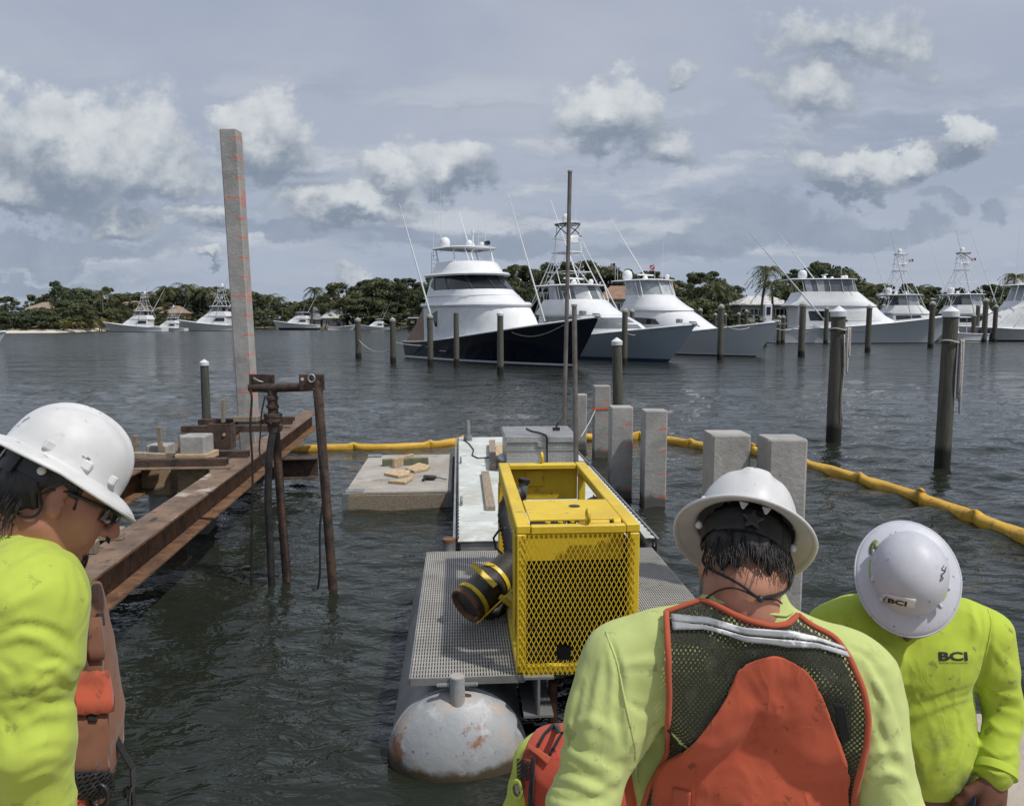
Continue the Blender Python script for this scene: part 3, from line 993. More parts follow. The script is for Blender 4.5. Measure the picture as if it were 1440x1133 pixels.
# poles
def pole(a, b, r, label, flange=False):
    t = thing('steel_pole', label, 'pole', (b[0], b[1], 0))
    MB().tube([Vector(a), Vector(b)], [r * .96, r], 12).build('tube', M['pole'], t, smooth=40)
    MB().tube([Vector(a) - Vector((0, 0, .02)), Vector(a) + Vector((0, 0, .01))], r * 1.15, 12).build('end_collar', M['galv'], t, smooth=40)
    return t


M['pole'] = mat('weathered_steel_tube', (.20, .185, .17), .6, .3, c2=(.13, .11, .095), vs=4, rvar=.1)
a = at(801.5, 241, 13.3); b = at(793.5, 592, 13.3)
pole(a, b + (b - a) * .25, .036, 'very tall thin grey steel pole rising behind the tool chest above the boats')
a = at(807.5, 429, 10.3); b = at(811.5, 655, 10.3)
pole(a, Vector((b.x, b.y, .0)), .034, 'shorter grey steel pole standing at the right end of the tool chest')

# steel template
def steel_beam(a, b, w, h, label, group=None, mt=None, t=.016):
    o = ibeam(MB(), a, b, w, h, t).build('steel_beam', mt or M['rust'], bevel=.002)
    return tag(o, label, 'beam', group)


bd = Vector((-.0935, 1, 0)).normalized()
n0 = Vector((-2.94, 5.2, .65))
bt1 = thing('steel_beam', 'long rusty steel beam nearest the water of the pile template, crossed by planks', 'beam', n0)
ibeam(MB(), n0 - bd * 1.3, n0 + bd * 9.75, .30, .30, .016).build('rolled_section', M['rust'], bt1)
xd = Vector((bd.y, -bd.x, 0))
m = MB()
m.bar(n0 - bd * 1.3 + Vector((0, 0, .1515)), n0 + bd * 9.75 + Vector((0, 0, .1515)), .298, .002)
m.build('spattered_top', M['rust_top'], bt1)
m = MB(); m.bar(n0 + bd * 1.35 + Vector((0, 0, .154)) - xd * .02, n0 + bd * 1.47 + Vector((0, 0, .154)) - xd * .02, .035, .002); m.build('burnt_slot', M['black_trim'], bt1)
n1 = n0 - xd * 1.12
o = thing('steel_beam', 'rear rusty steel beam of the pile template, partly behind the helmet on the left', 'beam', n1)
ibeam(MB(), n1 - bd * 1.3, n1 + bd * 9.4, .30, .30, .016).build('rolled_section', M['rust'], o)
m = MB(); m.bar(n1 - bd * 1.3 + Vector((0, 0, .1515)), n1 + bd * 9.4 + Vector((0, 0, .1515)), .298, .002); m.build('spattered_top', M['rust_top'], o)


def tpt(t, s, z):            # along the template, across it (0 = near beam, 1.12 = rear beam), height
    p = n0 + bd * t - xd * s
    return Vector((p.x, p.y, z))


steel_beam(tpt(6.35, -.62, .33), tpt(6.35, 1.5, .33), .28, .30, 'short rusty cross beam whose end sticks out under the near template beam', mt=M['rust_dark'])
steel_beam(tpt(2.2, -.0, .34), tpt(2.2, 1.45, .34), .28, .30, 'rusty cross beam under the template beside the helmet on the left', mt=M['rust_dark'])
for t, lab in ((2.2, ''), (6.35, '')):
    pass


def channel(t, s0, s1, w, h, z, label):
    a, b = tpt(t, s0, z), tpt(t, s1, z)
    x = (b - a).normalized()
    yv = Vector((0, 0, 1)).cross(x).normalized()
    pr = [(-w / 2, 0), (-w / 2 + .02, 0), (-w / 2 + .02, h - .02), (w / 2 - .02, h - .02), (w / 2 - .02, 0), (w / 2, 0), (w / 2, h), (-w / 2, h)]
    o = MB().loft([[p + yv * i + Vector((0, 0, j)) for i, j in pr] for p in (a, b)]).build('steel_channel', M['rust_dark'], bevel=.002)
    tag(o, label, 'channel', 'steel channels laid across the template')


def flat(t, s0, s1, w, z, label):
    o = MB().bar(tpt(t, s0, z), tpt(t, s1, z), w, .014).build('steel_plate', M['rust_top'], bevel=.002)
    tag(o, label, 'plate')


flat(3.86, -.02, 1.30, .22, .810, 'long flat steel plate along the front of the near pile clamp')
channel(3.92, .05, 1.32, .12, .085, .818, 'front steel channel of the near clamp, under the wood wedges')
channel(4.55, -.05, 1.20, .12, .085, .804, 'rear steel channel of the near clamp, behind the cut concrete block')
channel(6.90, .0, 1.5, .14, .10, .804, 'front steel channel at the foot of the tall marked pile')
channel(7.75, .0, 1.5, .14, .10, .804, 'rear steel channel at the foot of the tall marked pile')
channel(7.3, -.12, .28, .12, .07, .912, 'short steel channel on the near beam right of the tall pile')
# short upright channel box between the clamps
t = thing('steel_box', 'short upright rusty steel channel box on the template right of the cut concrete block', 'steel box', tpt(5.0, .42, .81))
for (ds, dt_, sx, sy) in ((0, 0, .30, .02), (.14, .09, .02, .17), (-.14, .09, .02, .17)):
    c = tpt(5.0 + dt_, .42 + ds, 1.0)
    MB().box(c, (sx, sy, .34)).build('side_wall', M['rust_dark'], t, bevel=.003)
MB().tube([tpt(4.985, .36, 1.03), tpt(4.97, .36, 1.03)], .02, 10).build('bolt_hole', M['wood_pale'], t)
# clamped piles
pA = tpt(4.3, .93, 0); pB = tpt(4.15, .46, 0)
conc_pile((pA.x, pA.y, 1.02), (pA.x, pA.y, -1.6), .255, M['concrete_marked'], 'cut off concrete pile wedged with timber in the near clamp of the template')
conc_pile((pB.x, pB.y, 1.15), (pB.x, pB.y, -1.6), .30, M['concrete'], 'pale cut off concrete pile block standing on a timber collar in the template')
t = thing('timber_collar', 'thin timber collar round the pale cut concrete block', 'collar', (pB.x, pB.y, .86))
for dx_, dy_, sx, sy in ((0, -.17, .38, .04), (0, .17, .38, .04), (-.17, 0, .04, .30), (.17, 0, .04, .30)):
    MB().box((pB.x + dx_, pB.y + dy_, .905), (sx, sy, .075)).build('board', M['wood_pale'], t, bevel=.004)
for (p, lab) in ((pA, 'plywood jacket round the left pile under the near clamp'), (pB, 'plywood jacket round the pile below the pale concrete block')):
    t = thing('plywood_jacket', lab, 'jacket', (p.x, p.y, .5))
    for dx_, dy_, sx, sy in ((0, -.168, .34, .02), (.168, 0, .02, .31), (-.168, 0, .02, .31)):
        MB().box((p.x + dx_, p.y + dy_, .60), (sx, sy, .34)).build('plywood_sheet', M['wood_pale'], t, bevel=.003)
pT = bt + dv_ * (bt.z - .9)
t = thing('timber_collar', 'timber collar at the foot of the very tall marked pile', 'collar', (pT.x, pT.y, .9))
for dx_, dy_, sx, sy in ((0, -.165, .38, .05), (0, .165, .38, .05), (-.165, 0, .05, .28), (.165, 0, .05, .28)):
    MB().box((pT.x + dx_, pT.y + dy_, .945), (sx, sy, .085)).build('board', M['wood'], t, bevel=.004)
wl = ['upright wedge at the far left of the wedged pile', 'upright wedge in front of the wedged pile', 'dark upright wedge right of the wedged pile',
      'flat wedge lying in front of the wedged pile', 'upright wedge against the left side of the tall pile', 'flat timber right of the wedged pile']
for k, (t_, s_, z0, z1, w_, lean) in enumerate(((4.15, 1.18, .84, 1.15, .06, .02), (4.10, .86, .84, 1.26, .04, -.01), (4.22, .69, .82, 1.14, .05, .03), (3.98, .95, .90, .96, .3, 0), (7.15, .95, .92, 1.28, .07, .02), (4.2, .66, .86, .94, .2, 0))):
    if k in (3, 5):
        o = MB().bar(tpt(t_, s_ - .18, z0 + .02), tpt(t_, s_ + .18, z0 + .045), .09, .07).build('timber_wedge', M['wood'], bevel=.004)
    else:
        a, b = tpt(t_, s_, z0), tpt(t_, s_ - lean, z1)
        m = MB(); m.bar(a, b, w_, .05, up=(1, 0, 0)); o = m.build('timber_wedge', M['wood'], bevel=.004)
    tag(o, wl[k], 'wedge', 'timber wedges in the template')
for k, (t_, s_, ln_, lab) in enumerate(((.78, .22, .42, 'longer timber block lying across the near end of the template beam'), (.42, .2, .26, 'shorter timber block nearest the shoulder of the left worker'))):
    o = MB().bar(tpt(t_, s_ + ln_ * .6, .806 + .045), tpt(t_ + .02, s_ - ln_ * .4 - .02, .806 + .045), .09, .09).build('timber_block', M['wood'], bevel=.005)
    tag(o, lab, 'timber')

# jetting pipe frame in front of the template
jf = thing('jetting_rig', 'rusty steel jetting pipe frame with two legs in the water', 'pipe frame', (-2.0, 7.25, 0))
YL, YR = 7.35, 7.14
def leg(x0, y0, x1, y1, Y, r):
    a, b = at(x0, y0, Y), at(x1, y1, Y)
    b = a + (b - a) * ((a.z + .8) / (a.z - b.z))
    return MB().tube([a, b], r, 16).build('leg_pipe', M['rust_dark'], jf, smooth=40)
leg(383, 545, 404, 825, YL, .040)
leg(446, 535, 469, 836, YR, .044)
pa, pb = at(352, 545, YL), at(452, 541, YR)
MB().tube([pa, pa.lerp(pb, .12), pa.lerp(pb, .3) + Vector((0, 0, -.012)), pa.lerp(pb, .78) + Vector((0, 0, -.012)), pb], [.044, .044, .042, .042, .044], 16).build('cross_pipe', M['rust_dark'], jf, smooth=40)
for x0, x1, y0, y1, Y in ((351, 386, 526, 549, YL - .02), (421, 456, 526, 549, YR - .02)):
    p0, p1 = at(x0, y1, Y), at(x1, y0, Y)
    m = MB(); m.span((p0.x, p0.y - .008, p0.z), (p1.x, p0.y + .008, p1.z)); pl_ = m.build('lug_plate', M['rust_dark'], jf, bevel=.006)
    for f in (.14, .86):
        c = Vector((p0.x + (p1.x - p0.x) * f, p0.y - .0095, p0.z + (p1.z - p0.z) * .70))
        MB().tube([c, c + Vector((0, -.002, 0))], .014, 12).build('lug_hole', M['cap_white'] if f < .5 and x0 > 400 else M['black_trim'], pl_, world=True)
c = at(438, 532, YR - .05)
MB().tube([c + Vector((.03 * math.cos(t), .0, .035 * math.sin(t))) for t in (2 * math.pi * k / 14 for k in range(14))], .009, 8, closed=True).build('shackle', M['galv'], jf, smooth=True)
c = at(364, 536, YL - .05)
MB().tube([c + Vector((-.05, 0, .03)), c, c + Vector((.04, 0, -.01))], .012, 8).build('pin', M['galv'], jf, smooth=True)
a = at(383, 560, YL - .06)
prof = []
for k, (r, z) in enumerate(((.045, .0), (.045, -.08), (.055, -.085), (.055, -.11), (.045, -.115), (.045, -.16), (.058, -.165), (.058, -.19), (.044, -.195), (.044, -.24), (.085, -.245), (.085, -.275), (.05, -.28), (.085, -.285), (.085, -.315), (.06, -.32), (.045, -.42))):
    prof.append((r, z))
m = MB(); m.lathe(prof, a + Vector((0, 0, .1)), 20); m.build('pipe_coupling', M['rust_dark'], jf, smooth=35)
for k in range(8):
    t_ = 2 * math.pi * k / 8
    c = a + Vector((.07 * math.cos(t_), .07 * math.sin(t_), .1 - .24))
    MB().tube([c, c + Vector((0, 0, -.09))], .009, 6).build('bolt', M['galv'] if k % 3 == 0 else M['rust'], jf)
hp = [a + Vector((0, -.005, -.30)), at(379, 640, YL - .1), at(377, 700, YL - .1), at(380, 770, YL - .12), at(383, 838, YL - .15)]
hp.append(hp[-1] + Vector((.02, 0, -.5)))
tag(MB().tube(bez(hp), .034, 14).build('jetting_hose', M['black_rubber'], smooth=True), 'black hose hanging from the coupling of the rusty pipe frame into the water', 'hose')
for pts_, r, lab in ((((352, 548), (354, 562), (352, 600), (355, 660), (354, 760), (353, 842)), .011, 'thin black line hanging straight from the left end of the pipe frame'),
                     (((373, 556), (368, 580), (366, 610), (365, 636), (372, 655), (380, 660)), .008, 'wire looping beside the coupling of the pipe frame'),
                     (((441, 546), (445, 575), (446, 600), (450, 640), (456, 685), (450, 740), (450, 800), (447, 828)), .010, 'black line hanging beside the right leg of the pipe frame')):
    pw = [at(x, y, YL - .12 if x < 400 else YR - .10) for x, y in pts_]
    tag(MB().tube(bez(pw), r, 7).build('hanging_line', M['black_rubber'], smooth=True), lab, 'line', 'lines hanging on the pipe frame')

# ---------------------------------------------------------------- timber mooring piles
def timber_proto(r, h, cap, seed, sub=2.0):
    rng = random.Random(seed)
    t = thing('mooring_pile', 'x', 'mooring pile')
    m = MB()
    n = 20 if r > .1 else 12
    rings = []
    zs = [-sub, -.05, .02] + [h * k / 6 for k in range(1, 7)]
    for z in zs:
        k = 1.06 - .10 * max(z, 0) / max(h, .1)
        rings.append([Vector((r * k * math.cos(a) * (1 + .025 * rng.uniform(-1, 1)), r * k * math.sin(a) * (1 + .025 * rng.uniform(-1, 1)), z)) for a in (2 * math.pi * q / n for q in range(n))])
    m.loft(rings)
    m.build('post', M['pile_wood'], t, smooth=50)
    if cap:
        m = MB()
        rc = r * 1.06
        m.lathe([(rc * .99, h - .11 * (r / .15)), (rc * 1.05, h - .10 * (r / .15)), (rc * 1.05, h + .01), (rc * .55, h + .075 * (r / .15)), (.004, h + .13 * (r / .15))], (0, 0, 0), 24)
        m.build('cap', M['cap_grey' if r > .16 or (r > .14 and sub > 1.9 and seed == 2) else 'cap_white'], t, smooth=35)
    return t


def tpile(px, basey, topy, label, cap=True, wpx=None, Y=None, group='timber mooring piles', seed=1, lean=0.0):
    Yq = Y or (FPX * CAMZ / (basey - HOR))
    Yq = on(px, basey, 0).y if Y is None else Y
    r = (wpx or 9) / 2 * Yq / FPX
    top = at(px, topy, Yq)
    h = top.z - (.13 * r / .15 if cap else 0)
    t = timber_proto(r, h, cap, seed)
    t.location = (top.x, Yq, 0)
    t.rotation_euler = (0, lean, seed * 1.3)
    t['label'] = label
    t['group'] = group
    return t


P_ = [
 (1180, 622, 430, 'left one of the two big near mooring piles with white caps and ropes', True, 19.5, None),
 (1338, 660, 430, 'right one of the two big near mooring piles with white caps and ropes', True, 20, None),
 (871, 0, 474, 'leaning capped timber pile right behind the square concrete piles', True, 14, 20.0),
 (287, 0, 505, 'slim capped timber pile in open water left of the tall concrete pile', True, 11.5, 17.2),
 (503, 504, 446, 'leftmost capped timber pile off the stern of the navy hulled yacht', True, 8, None),
 (552, 511, 446, 'second capped timber pile from the left, before the stern of the navy hulled yacht', True, 8, None),
 (604.5, 514, 441, 'capped timber pile before the cockpit of the navy hulled yacht', True, 8, None),
 (641.5, 514, 440, 'timber pile without a cap before the saloon window of the navy hulled yacht', False, 7.5, None),
 (703.5, 526, 437, 'tall capped timber pile before the middle of the navy hull', True, 9, None),
 (879, 512, 433, 'capped timber pile before the bow of the grey blue boat', True, 8, None),
 (889, 0, 434, 'capped timber pile just behind the one at the grey blue bow', True, 6.5, 62),
 (1014.5, 506, 427, 'capped timber pile before the hull of the white boat with the clear enclosure', True, 8, None),
 (1129.5, 501, 424, 'capped timber pile before the stern of the long white boat', True, 9, None),
 (1163, 483, 431, 'timber pile before the aft windows of the long white boat', True, 6, None),
 (1223, 495, 428, 'timber pile before the cabin of the long white boat, stained brown at its foot', True, 7.5, None),
 (1312, 489, 423, 'timber pile before the bow of the long white boat', True, 7.5, None),
 (1387, 481, 419, 'tall timber pile before the dark outboard engines', True, 7, None),
 (1401, 0, 428, 'capped timber pile right of the outboard engines', True, 6, 96),
 (1423, 477, 439, 'short timber pile at the right, before the covered boat', True, 6, None),
 (985, 0, 433, 'capped dock pile above the bow rail of the white boat, largest of its row', True, 6, 80),
 (1006, 0, 440, 'second capped dock pile right of the white boat bow', True, 5, 90),
 (1020, 0, 440, 'third capped dock pile behind the white boat bow', True, 4.5, 92),
 (1039, 0, 439, 'fourth capped dock pile behind the white boat bow', True, 5, 90),
 (1050, 0, 435, 'fifth capped dock pile, just left of the white pedestal', True, 5, 86),
 (1096, 0, 443, 'left pile of the pair under the stern of the long white boat', True, 5.5, 88),
 (1102, 0, 443, 'right pile of the pair under the stern of the long white boat', True, 5.5, 90),
 (1076, 487, 470, 'short dark pile stub left of the long white boat', False, 5, None),
 (1243, 0, 427, 'capped pile behind the foredeck of the long white boat, left of three', True, 6, 116),
 (1252, 0, 432, 'capped pile behind the foredeck of the long white boat, middle of three', True, 6, 118),
 (1266, 0, 431, 'capped pile behind the foredeck of the long white boat, right of three', True, 6, 116),
 (1376, 0, 427, 'pile behind the centre console boat, left of the outboards', True, 5.5, 100),
 (1370, 0, 441, 'low pile beside the centre console boat', True, 5.5, 98),
 (698, 472, 451, 'short dark pile in open water before the leaning palm', False, 3.4, None),
 (866, 0, 433, 'x', True, 4, 64),
]
PX = {}
for k, (px, by, ty, lab, cap, wp, Y) in enumerate(P_):
    if lab == 'x' or px == 698: continue
    PX[px] = tpile(px, by, ty, lab, cap, wp, Y, seed=k + 1, lean={871: .05}.get(px, 0))


def coil(pile, r, zt, n, drop, label, ang0=-1.2, seed=2):
    """rope made fast round a pile with loops hanging down its side"""
    rng = random.Random(seed)
    x0, y0 = pile.location.x, pile.location.y
    t = thing('dock_line', label, 'rope', (x0, y0, zt))
    ring = [Vector((x0 + (r + .015) * math.cos(a), y0 + (r + .015) * math.sin(a), zt + .02 * math.sin(2 * a))) for a in (2 * math.pi * k / 24 for k in range(24))]
    MB().tube(ring, .016, 8, closed=True).build('turn', M['rope'], t, smooth=True)
    a = ang0
    c = Vector((x0 + (r + .03) * math.cos(a), y0 + (r + .03) * math.sin(a), zt))
    tn = Vector((-math.sin(a), math.cos(a), 0))
    on_ = Vector((math.cos(a), math.sin(a), 0))
    for k in range(n):
        d = drop * rng.uniform(.55, 1.05)
        w_ = rng.uniform(.035, .085)
        of = on_ * rng.uniform(.0, .05) + tn * rng.uniform(-.06, .06)
        pts_ = [c + of + tn * (-w_ * .3) + Vector((0, 0, .03)), c + of - tn * w_ + Vector((0, 0, -d * .4)), c + of - tn * w_ * .8 + Vector((0, 0, -d * .85)), c + of + Vector((0, 0, -d)),
                c + of + tn * w_ * .8 + Vector((0, 0, -d * .85)), c + of + tn * w_ + Vector((0, 0, -d * .4)), c + of + tn * w_ * .3 + Vector((0, 0, .03))]
        MB().tube(bez(pts_, 6), .015, 7).build('hanging_loop', M['rope'], t, smooth=True)
    return t


q = PX[1180]
coil(q, .150, at(1180, 463, q.location.y).z, 4, .95, 'white rope hitched round the left near mooring pile with short loops', -.55, 4)
q2 = [Vector((q.location.x + .08, q.location.y - .165, z)) + Vector((.015 * math.sin(z * 5), 0, 0)) for z in np.linspace(at(1180, 470, q.location.y).z, at(1180, 590, q.location.y).z, 9)]
tag(MB().tube(q2, .011, 7).build('rope_tail', M['rope'], smooth=True), 'single rope end hanging down the face of the left near mooring pile', 'rope')
q = PX[1338]
coil(q, .130, at(1338, 480, q.location.y).z, 6, 1.15, 'bunch of long white rope loops hanging on the right near mooring pile', -.35, 7)


def slack(a, b, sag, r, label, mt='rope', nm='mooring_line'):
    a, b = Vector(a), Vector(b)
    pts_ = [a.lerp(b, k / 14) - Vector((0, 0, sag * 4 * (k / 14) * (1 - k / 14))) for k in range(15)]
    return tag(MB().tube(pts_, r, 6).build(nm, M[mt], smooth=True), label, 'rope', 'mooring lines')


# ---------------------------------------------------------------- containment boom
def boom(pts_, r, label, seglen, seed):
    rng = random.Random(seed)
    P = bez([Vector((p.x, p.y, 0)) for p in pts_], 16)
    t = thing('containment_boom', label, 'boom', P[0])
    # arc length samples
    S = [0]
    for i in range(1, len(P)):
        S.append(S[-1] + (P[i] - P[i - 1]).length)
    def pos(s):
        for i in range(1, len(P)):
            if S[i] >= s:
                f = (s - S[i - 1]) / max(S[i] - S[i - 1], 1e-6)
                return P[i - 1].lerp(P[i], f), (P[i] - P[i - 1]).normalized()
        return P[-1], (P[-1] - P[-2]).normalized()
    s = 0
    k = 0
    while s < S[-1] - .2:
        ln = min(seglen * rng.uniform(.85, 1.15), S[-1] - s)
        rings = []
        n = 20
        kk = 26
        ridge = rng.uniform(-.5, .5)
        for i in range(kk + 1):
            f = i / kk
            c, d = pos(s + ln * f)
            xn = Vector((d.y, -d.x, 0))
            e = min(f, 1 - f) * ln
            fat = .35 + .65 * min(1, e / .16) ** .6
            tall = 1.0 + .45 * math.exp(-(e / .07) ** 2)
            ring = []
            for q in range(n):
                a = 2 * math.pi * q / n
                wr = 1 + .035 * math.sin(3 * a + 11 * f + k) + .05 * math.sin(2 * a + 5 * f * ln) * rng.uniform(.8, 1.2)
                # fabric pulled to a flat-topped, slightly boxy sausage
                ca, sa_ = math.cos(a), math.sin(a)
                ca = math.copysign(abs(ca) ** .75, ca); sa_ = math.copysign(abs(sa_) ** .75, sa_)
                ring.append(c + xn * (r * fat * wr * ca) + Vector((0, 0, r * .35 + r * tall * wr * .95 * sa_)))
            rings.append(ring)
        MB().loft(rings).build('float_segment', M['boom'], t, smooth=60)
        s += ln
        k += 1
        if k % 3 == 0 and s < S[-1] - .3:
            c, d = pos(s)
            for z in (.02, .09, .16):
                MB().tube([c + Vector((0, 0, z)) - d * .06, c + Vector((.0, 0, z + .02)), c + Vector((0, 0, z)) + d * .06], r * .28, 8).build('knot', M['boom'], t, smooth=True)
    return t


boom([on(x, y, 0) for x, y in ((395, 634), (450, 633), (500, 632), (548, 632), (600, 629), (652, 622))], .088, 'yellow containment boom floating between the pipe frame and the white barge', 1.5, 3)
boom([on(x, y, 0) for x, y in ((815, 618), (860, 617), (905, 617), (945, 623), (1000, 632), (1060, 638), (1131, 656), (1172, 667), (1241, 688), (1323, 716), (1412, 750), (1500, 785))], .098, 'long yellow containment boom running from the concrete piles to the right edge', 1.25, 5)
# ------------------------------------------------------------------ sport fishing boats
def lerp(a, b, f): return a + (b - a) * f


def hull_y(c, t, z):
    zs = lerp(c['sa'], c['sb'], t ** 1.7) + c.get('dip', 0) * math.sin(math.pi * min(t / .5, 1)) * -1
    f = max(0.0, min(1.0, (z + .1) / (zs + .1))) ** 1.35
    tw = max(0.0, (t - .22) / .78)
    ts = max(0.0, (t - .42) / .58)
    bw = .86 * (1 - tw ** 1.9)
    bs = (.93 + .07 * min(t / .35, 1)) * (1 - ts ** 2.6)
    return c['B'] / 2 * lerp(bw, bs, f), zs


def hull_x(c, t, z):
    fz = max(-.2, min(1.0, z / c['sb']))
    return t * (c['Lw'] + (c['L'] - c['Lw']) * (fz if fz < 0 else fz ** .85))


def make_hull(c, root):
    NS = 34
    ts = [1 - (1 - k / NS) ** 1.25 for k in range(NS + 1)]

    def strip(name, z0, z1, nz, mt, out=0.0, sm=55):
        m = MB()
        for sgn in (-1, 1):
            rows = []
            for t in ts:
                row = []
                _, zs = hull_y(c, t, 0)
                for k in range(nz + 1):
                    z = lerp(z0, z1 if z1 is not None else zs, k / nz)
                    y, _ = hull_y(c, t, z)
                    row.append((hull_x(c, t, z), sgn * (y + out + .004), z))
                rows.append(row)
            m.loft(rows, caps=False, closed_u=False)
        # transom
        row = [(-.0, 0, 0)]
        n0 = len(m.v)
        _, zs = hull_y(c, 0, 0)
        zt = [lerp(z0, z1 if z1 is not None else zs, k / nz) for k in range(nz + 1)]
        rows = [[(-.03, s * (hull_y(c, 0, z)[0] + out), z) for s in (-1, 1)] for z in zt]
        m.loft(rows, caps=False, closed_u=False)
        return m.build(name, mt, root, smooth=sm, world=False)

    strip('hull_bottom', -.7, .07, 3, c['bottom'])
    strip('boot_stripe', .07, .19, 1, c['stripe'], .006)
    h = strip('hull_side', .19, None, 9, c['hull'])
    # deck with a crown, covering boards and rub rail
    m = MB()
    tc = c.get('cockpit', .28)
    rows = []
    for t in [tc + (1 - tc) * k / 20 for k in range(21)]:
        _, zs = hull_y(c, t, 0)
        y, _ = hull_y(c, t, zs)
        x = hull_x(c, t, zs)
        rows.append([(x, y * f, zs + .035 + .10 * (1 - f * f)) for f in (-1, -.6, -.2, .2, .6, 1)])
    m.loft(rows, caps=False, closed_u=False)
    m.build('foredeck', M['white_paint'], root, smooth=40, world=False)
    m = MB()
    m.add([(0, -c['B'] * .42, .75), (hull_x(c, tc, 1) + .5, -c['B'] * .46, .75), (hull_x(c, tc, 1) + .5, c['B'] * .46, .75), (0, c['B'] * .42, .75)], [(0, 1, 2, 3)])
    m.build('cockpit_sole', M['teak'], root, world=False)
    for sgn in (-1, 1):
        pts_ = []
        for t in [k / 30 for k in range(31)]:
            _, zs = hull_y(c, t, 0)
            y, _ = hull_y(c, t, zs)
            pts_.append((hull_x(c, t, zs), sgn * (y + .01), zs + .02))
        m = MB(); m.tube(pts_, .055, 6); m.build('rub_rail', M['white_paint'], root, smooth=True, world=False)
    m = MB()
    for sgn in (-1, 1):
        rows = []
        for t in [tc * k / 6 for k in range(7)]:
            _, zs = hull_y(c, t, 0)
            y, _ = hull_y(c, t, zs)
            rows.append([(hull_x(c, t, zs), sgn * y, zs + .03), (hull_x(c, t, zs), sgn * (y - .3), zs + .03)])
        m.loft(rows, caps=False, closed_u=False)
    m.build('covering_board', c.get('cover', M['white_paint']), root, world=False)


def outline(x0, x1, hw, nose, p=.8, q=1.0, aft=.18):
    """closed plan outline from the aft centre round the starboard side, the front and back up the port side"""
    pts_ = [(x0, -hw * .5), (x0, -hw + aft), (x0 + aft * .3, -hw + aft * .3), (x0 + aft, -hw)]
    xn = x1 - nose
    for k in range(1, 5):
        pts_.append((lerp(x0 + aft, xn, k / 5), -hw))
    for k in range(0, 17):
        a = -math.pi / 2 + math.pi * k / 16
        pts_.append((xn + nose * abs(math.cos(a)) ** p, math.copysign(hw * abs(math.sin(a)) ** q, math.sin(a))))
    for k in range(4, 0, -1):
        pts_.append((lerp(x0 + aft, xn, k / 5), hw))
    pts_ += [(x0 + aft, hw), (x0 + aft * .3, hw - aft * .3), (x0, hw - aft), (x0, hw * .5)]
    return pts_


NOUT = len(outline(0, 4, 1, 1))


def level(lv, z):
    if z <= lv[0][0]: return lv[0][1:]
    for a, b in zip(lv, lv[1:]):
        if z <= b[0]:
            f = (z - a[0]) / (b[0] - a[0])
            return tuple(lerp(i, j, f) for i, j in zip(a[1:], b[1:]))
    return lv[-1][1:]


def house(lv, name, mt, root, smooth=40):
    m = MB()
    m.loft([[(x, y, l[0]) for x, y in outline(*l[1:5])] for l in lv])
    return m.build(name, mt, root, smooth=smooth, world=False)


def band(lv, z0, z1, i0, i1, name, mt, root, out=.018, tip=0.0, nz=3, thick=.02, zfun=None):
    """a pane lying on the house wall between two heights, over outline points i0..i1"""
    def pt(i, z, o):
        x0, x1, hw, nose = level(lv, z)[:4]
        P = outline(x0, x1, hw, nose)
        x, y = P[i % NOUT]
        cx = (x0 + x1) / 2
        d = Vector((x - cx, y * 1.4, 0)).normalized()
        return (x + d.x * o, y + d.y * o, z)
    m = MB()
    rows = []
    for i in range(i0, i1 + 1):
        f = (i - i0) / max(i1 - i0, 1)
        a, b = (z0, z1) if zfun is None else zfun(f)
        rows.append([pt(i, lerp(a, b, k / nz), out) for k in range(nz + 1)] + [pt(i, lerp(b, a, k / nz), out - thick) for k in range(nz + 1)])
    m.loft(rows)
    return m.build(name, mt, root, smooth=40, world=False)


def hardtop(root, z, x0, x1, hw, nose, th=.10, name='hardtop'):
    lv = [(z - th, x0 + .08, x1 - .12, hw - .1, nose), (z - th * .5, x0, x1, hw, nose), (z, x0 + .05, x1 - .06, hw - .05, nose), (z + .05, x0 + .5, x1 - .7, hw - .5, nose * .8)]
    return house(lv, name, M['white_paint'], root)


def tubes(root, name, segs, r, mt=None, n=6):
    for s in segs:
        m = MB(); m.tube(s, r, n); m.build(name, mt or M['alu_white'], root, smooth=40, world=False)


def dome(root, x, y, z, r, name='radar_dome'):
    m = MB()
    m.lathe([(r * .75, z), (r * .8, z + r * .25), (r, z + r * .5), (r, z + r * 1.2), (r * .85, z + r * 1.7), (r * .5, z + r * 2.02), (.01, z + r * 2.12)], (x, y, 0), 18)
    return m.build(name, M['white_paint'], root, smooth=50, world=False)


def open_array(root, x, y, z):
    m = MB(); m.lathe([(.22, z), (.22, z + .2), (.12, z + .3), (.1, z + .36)], (x, y, 0), 14); m.span((x - .08, y - .9, z + .36), (x + .08, y + .9, z + .48))
    m.build('open_radar', M['white_paint'], root, smooth=40, bevel=.01, world=False)


def outrigger(root, base, tip, r=.065):
    b, t = Vector(base), Vector(tip)
    m = MB(); m.tube([b, b.lerp(t, .5), t], [r, r * .8, r * .35], 7)
    for f in (.25, .5, .72):
        p = b.lerp(t, f)
        m.tube([p + Vector((0, -.22, .05)), p + Vector((0, .22, -.05))], .012, 5)
    return m.build('outrigger', M['alu_white'], root, smooth=40, world=False)


def antenna(root, x, y, z, h, r=.016, lean=0.0):
    m = MB(); m.tube([(x, y, z), (x - lean, y, z + h * .45), (x - lean * 2.2, y, z + h)], [r, r * .8, r * .35], 5)
    return m.build('antenna', M['alu_white'], root, smooth=40, world=False)


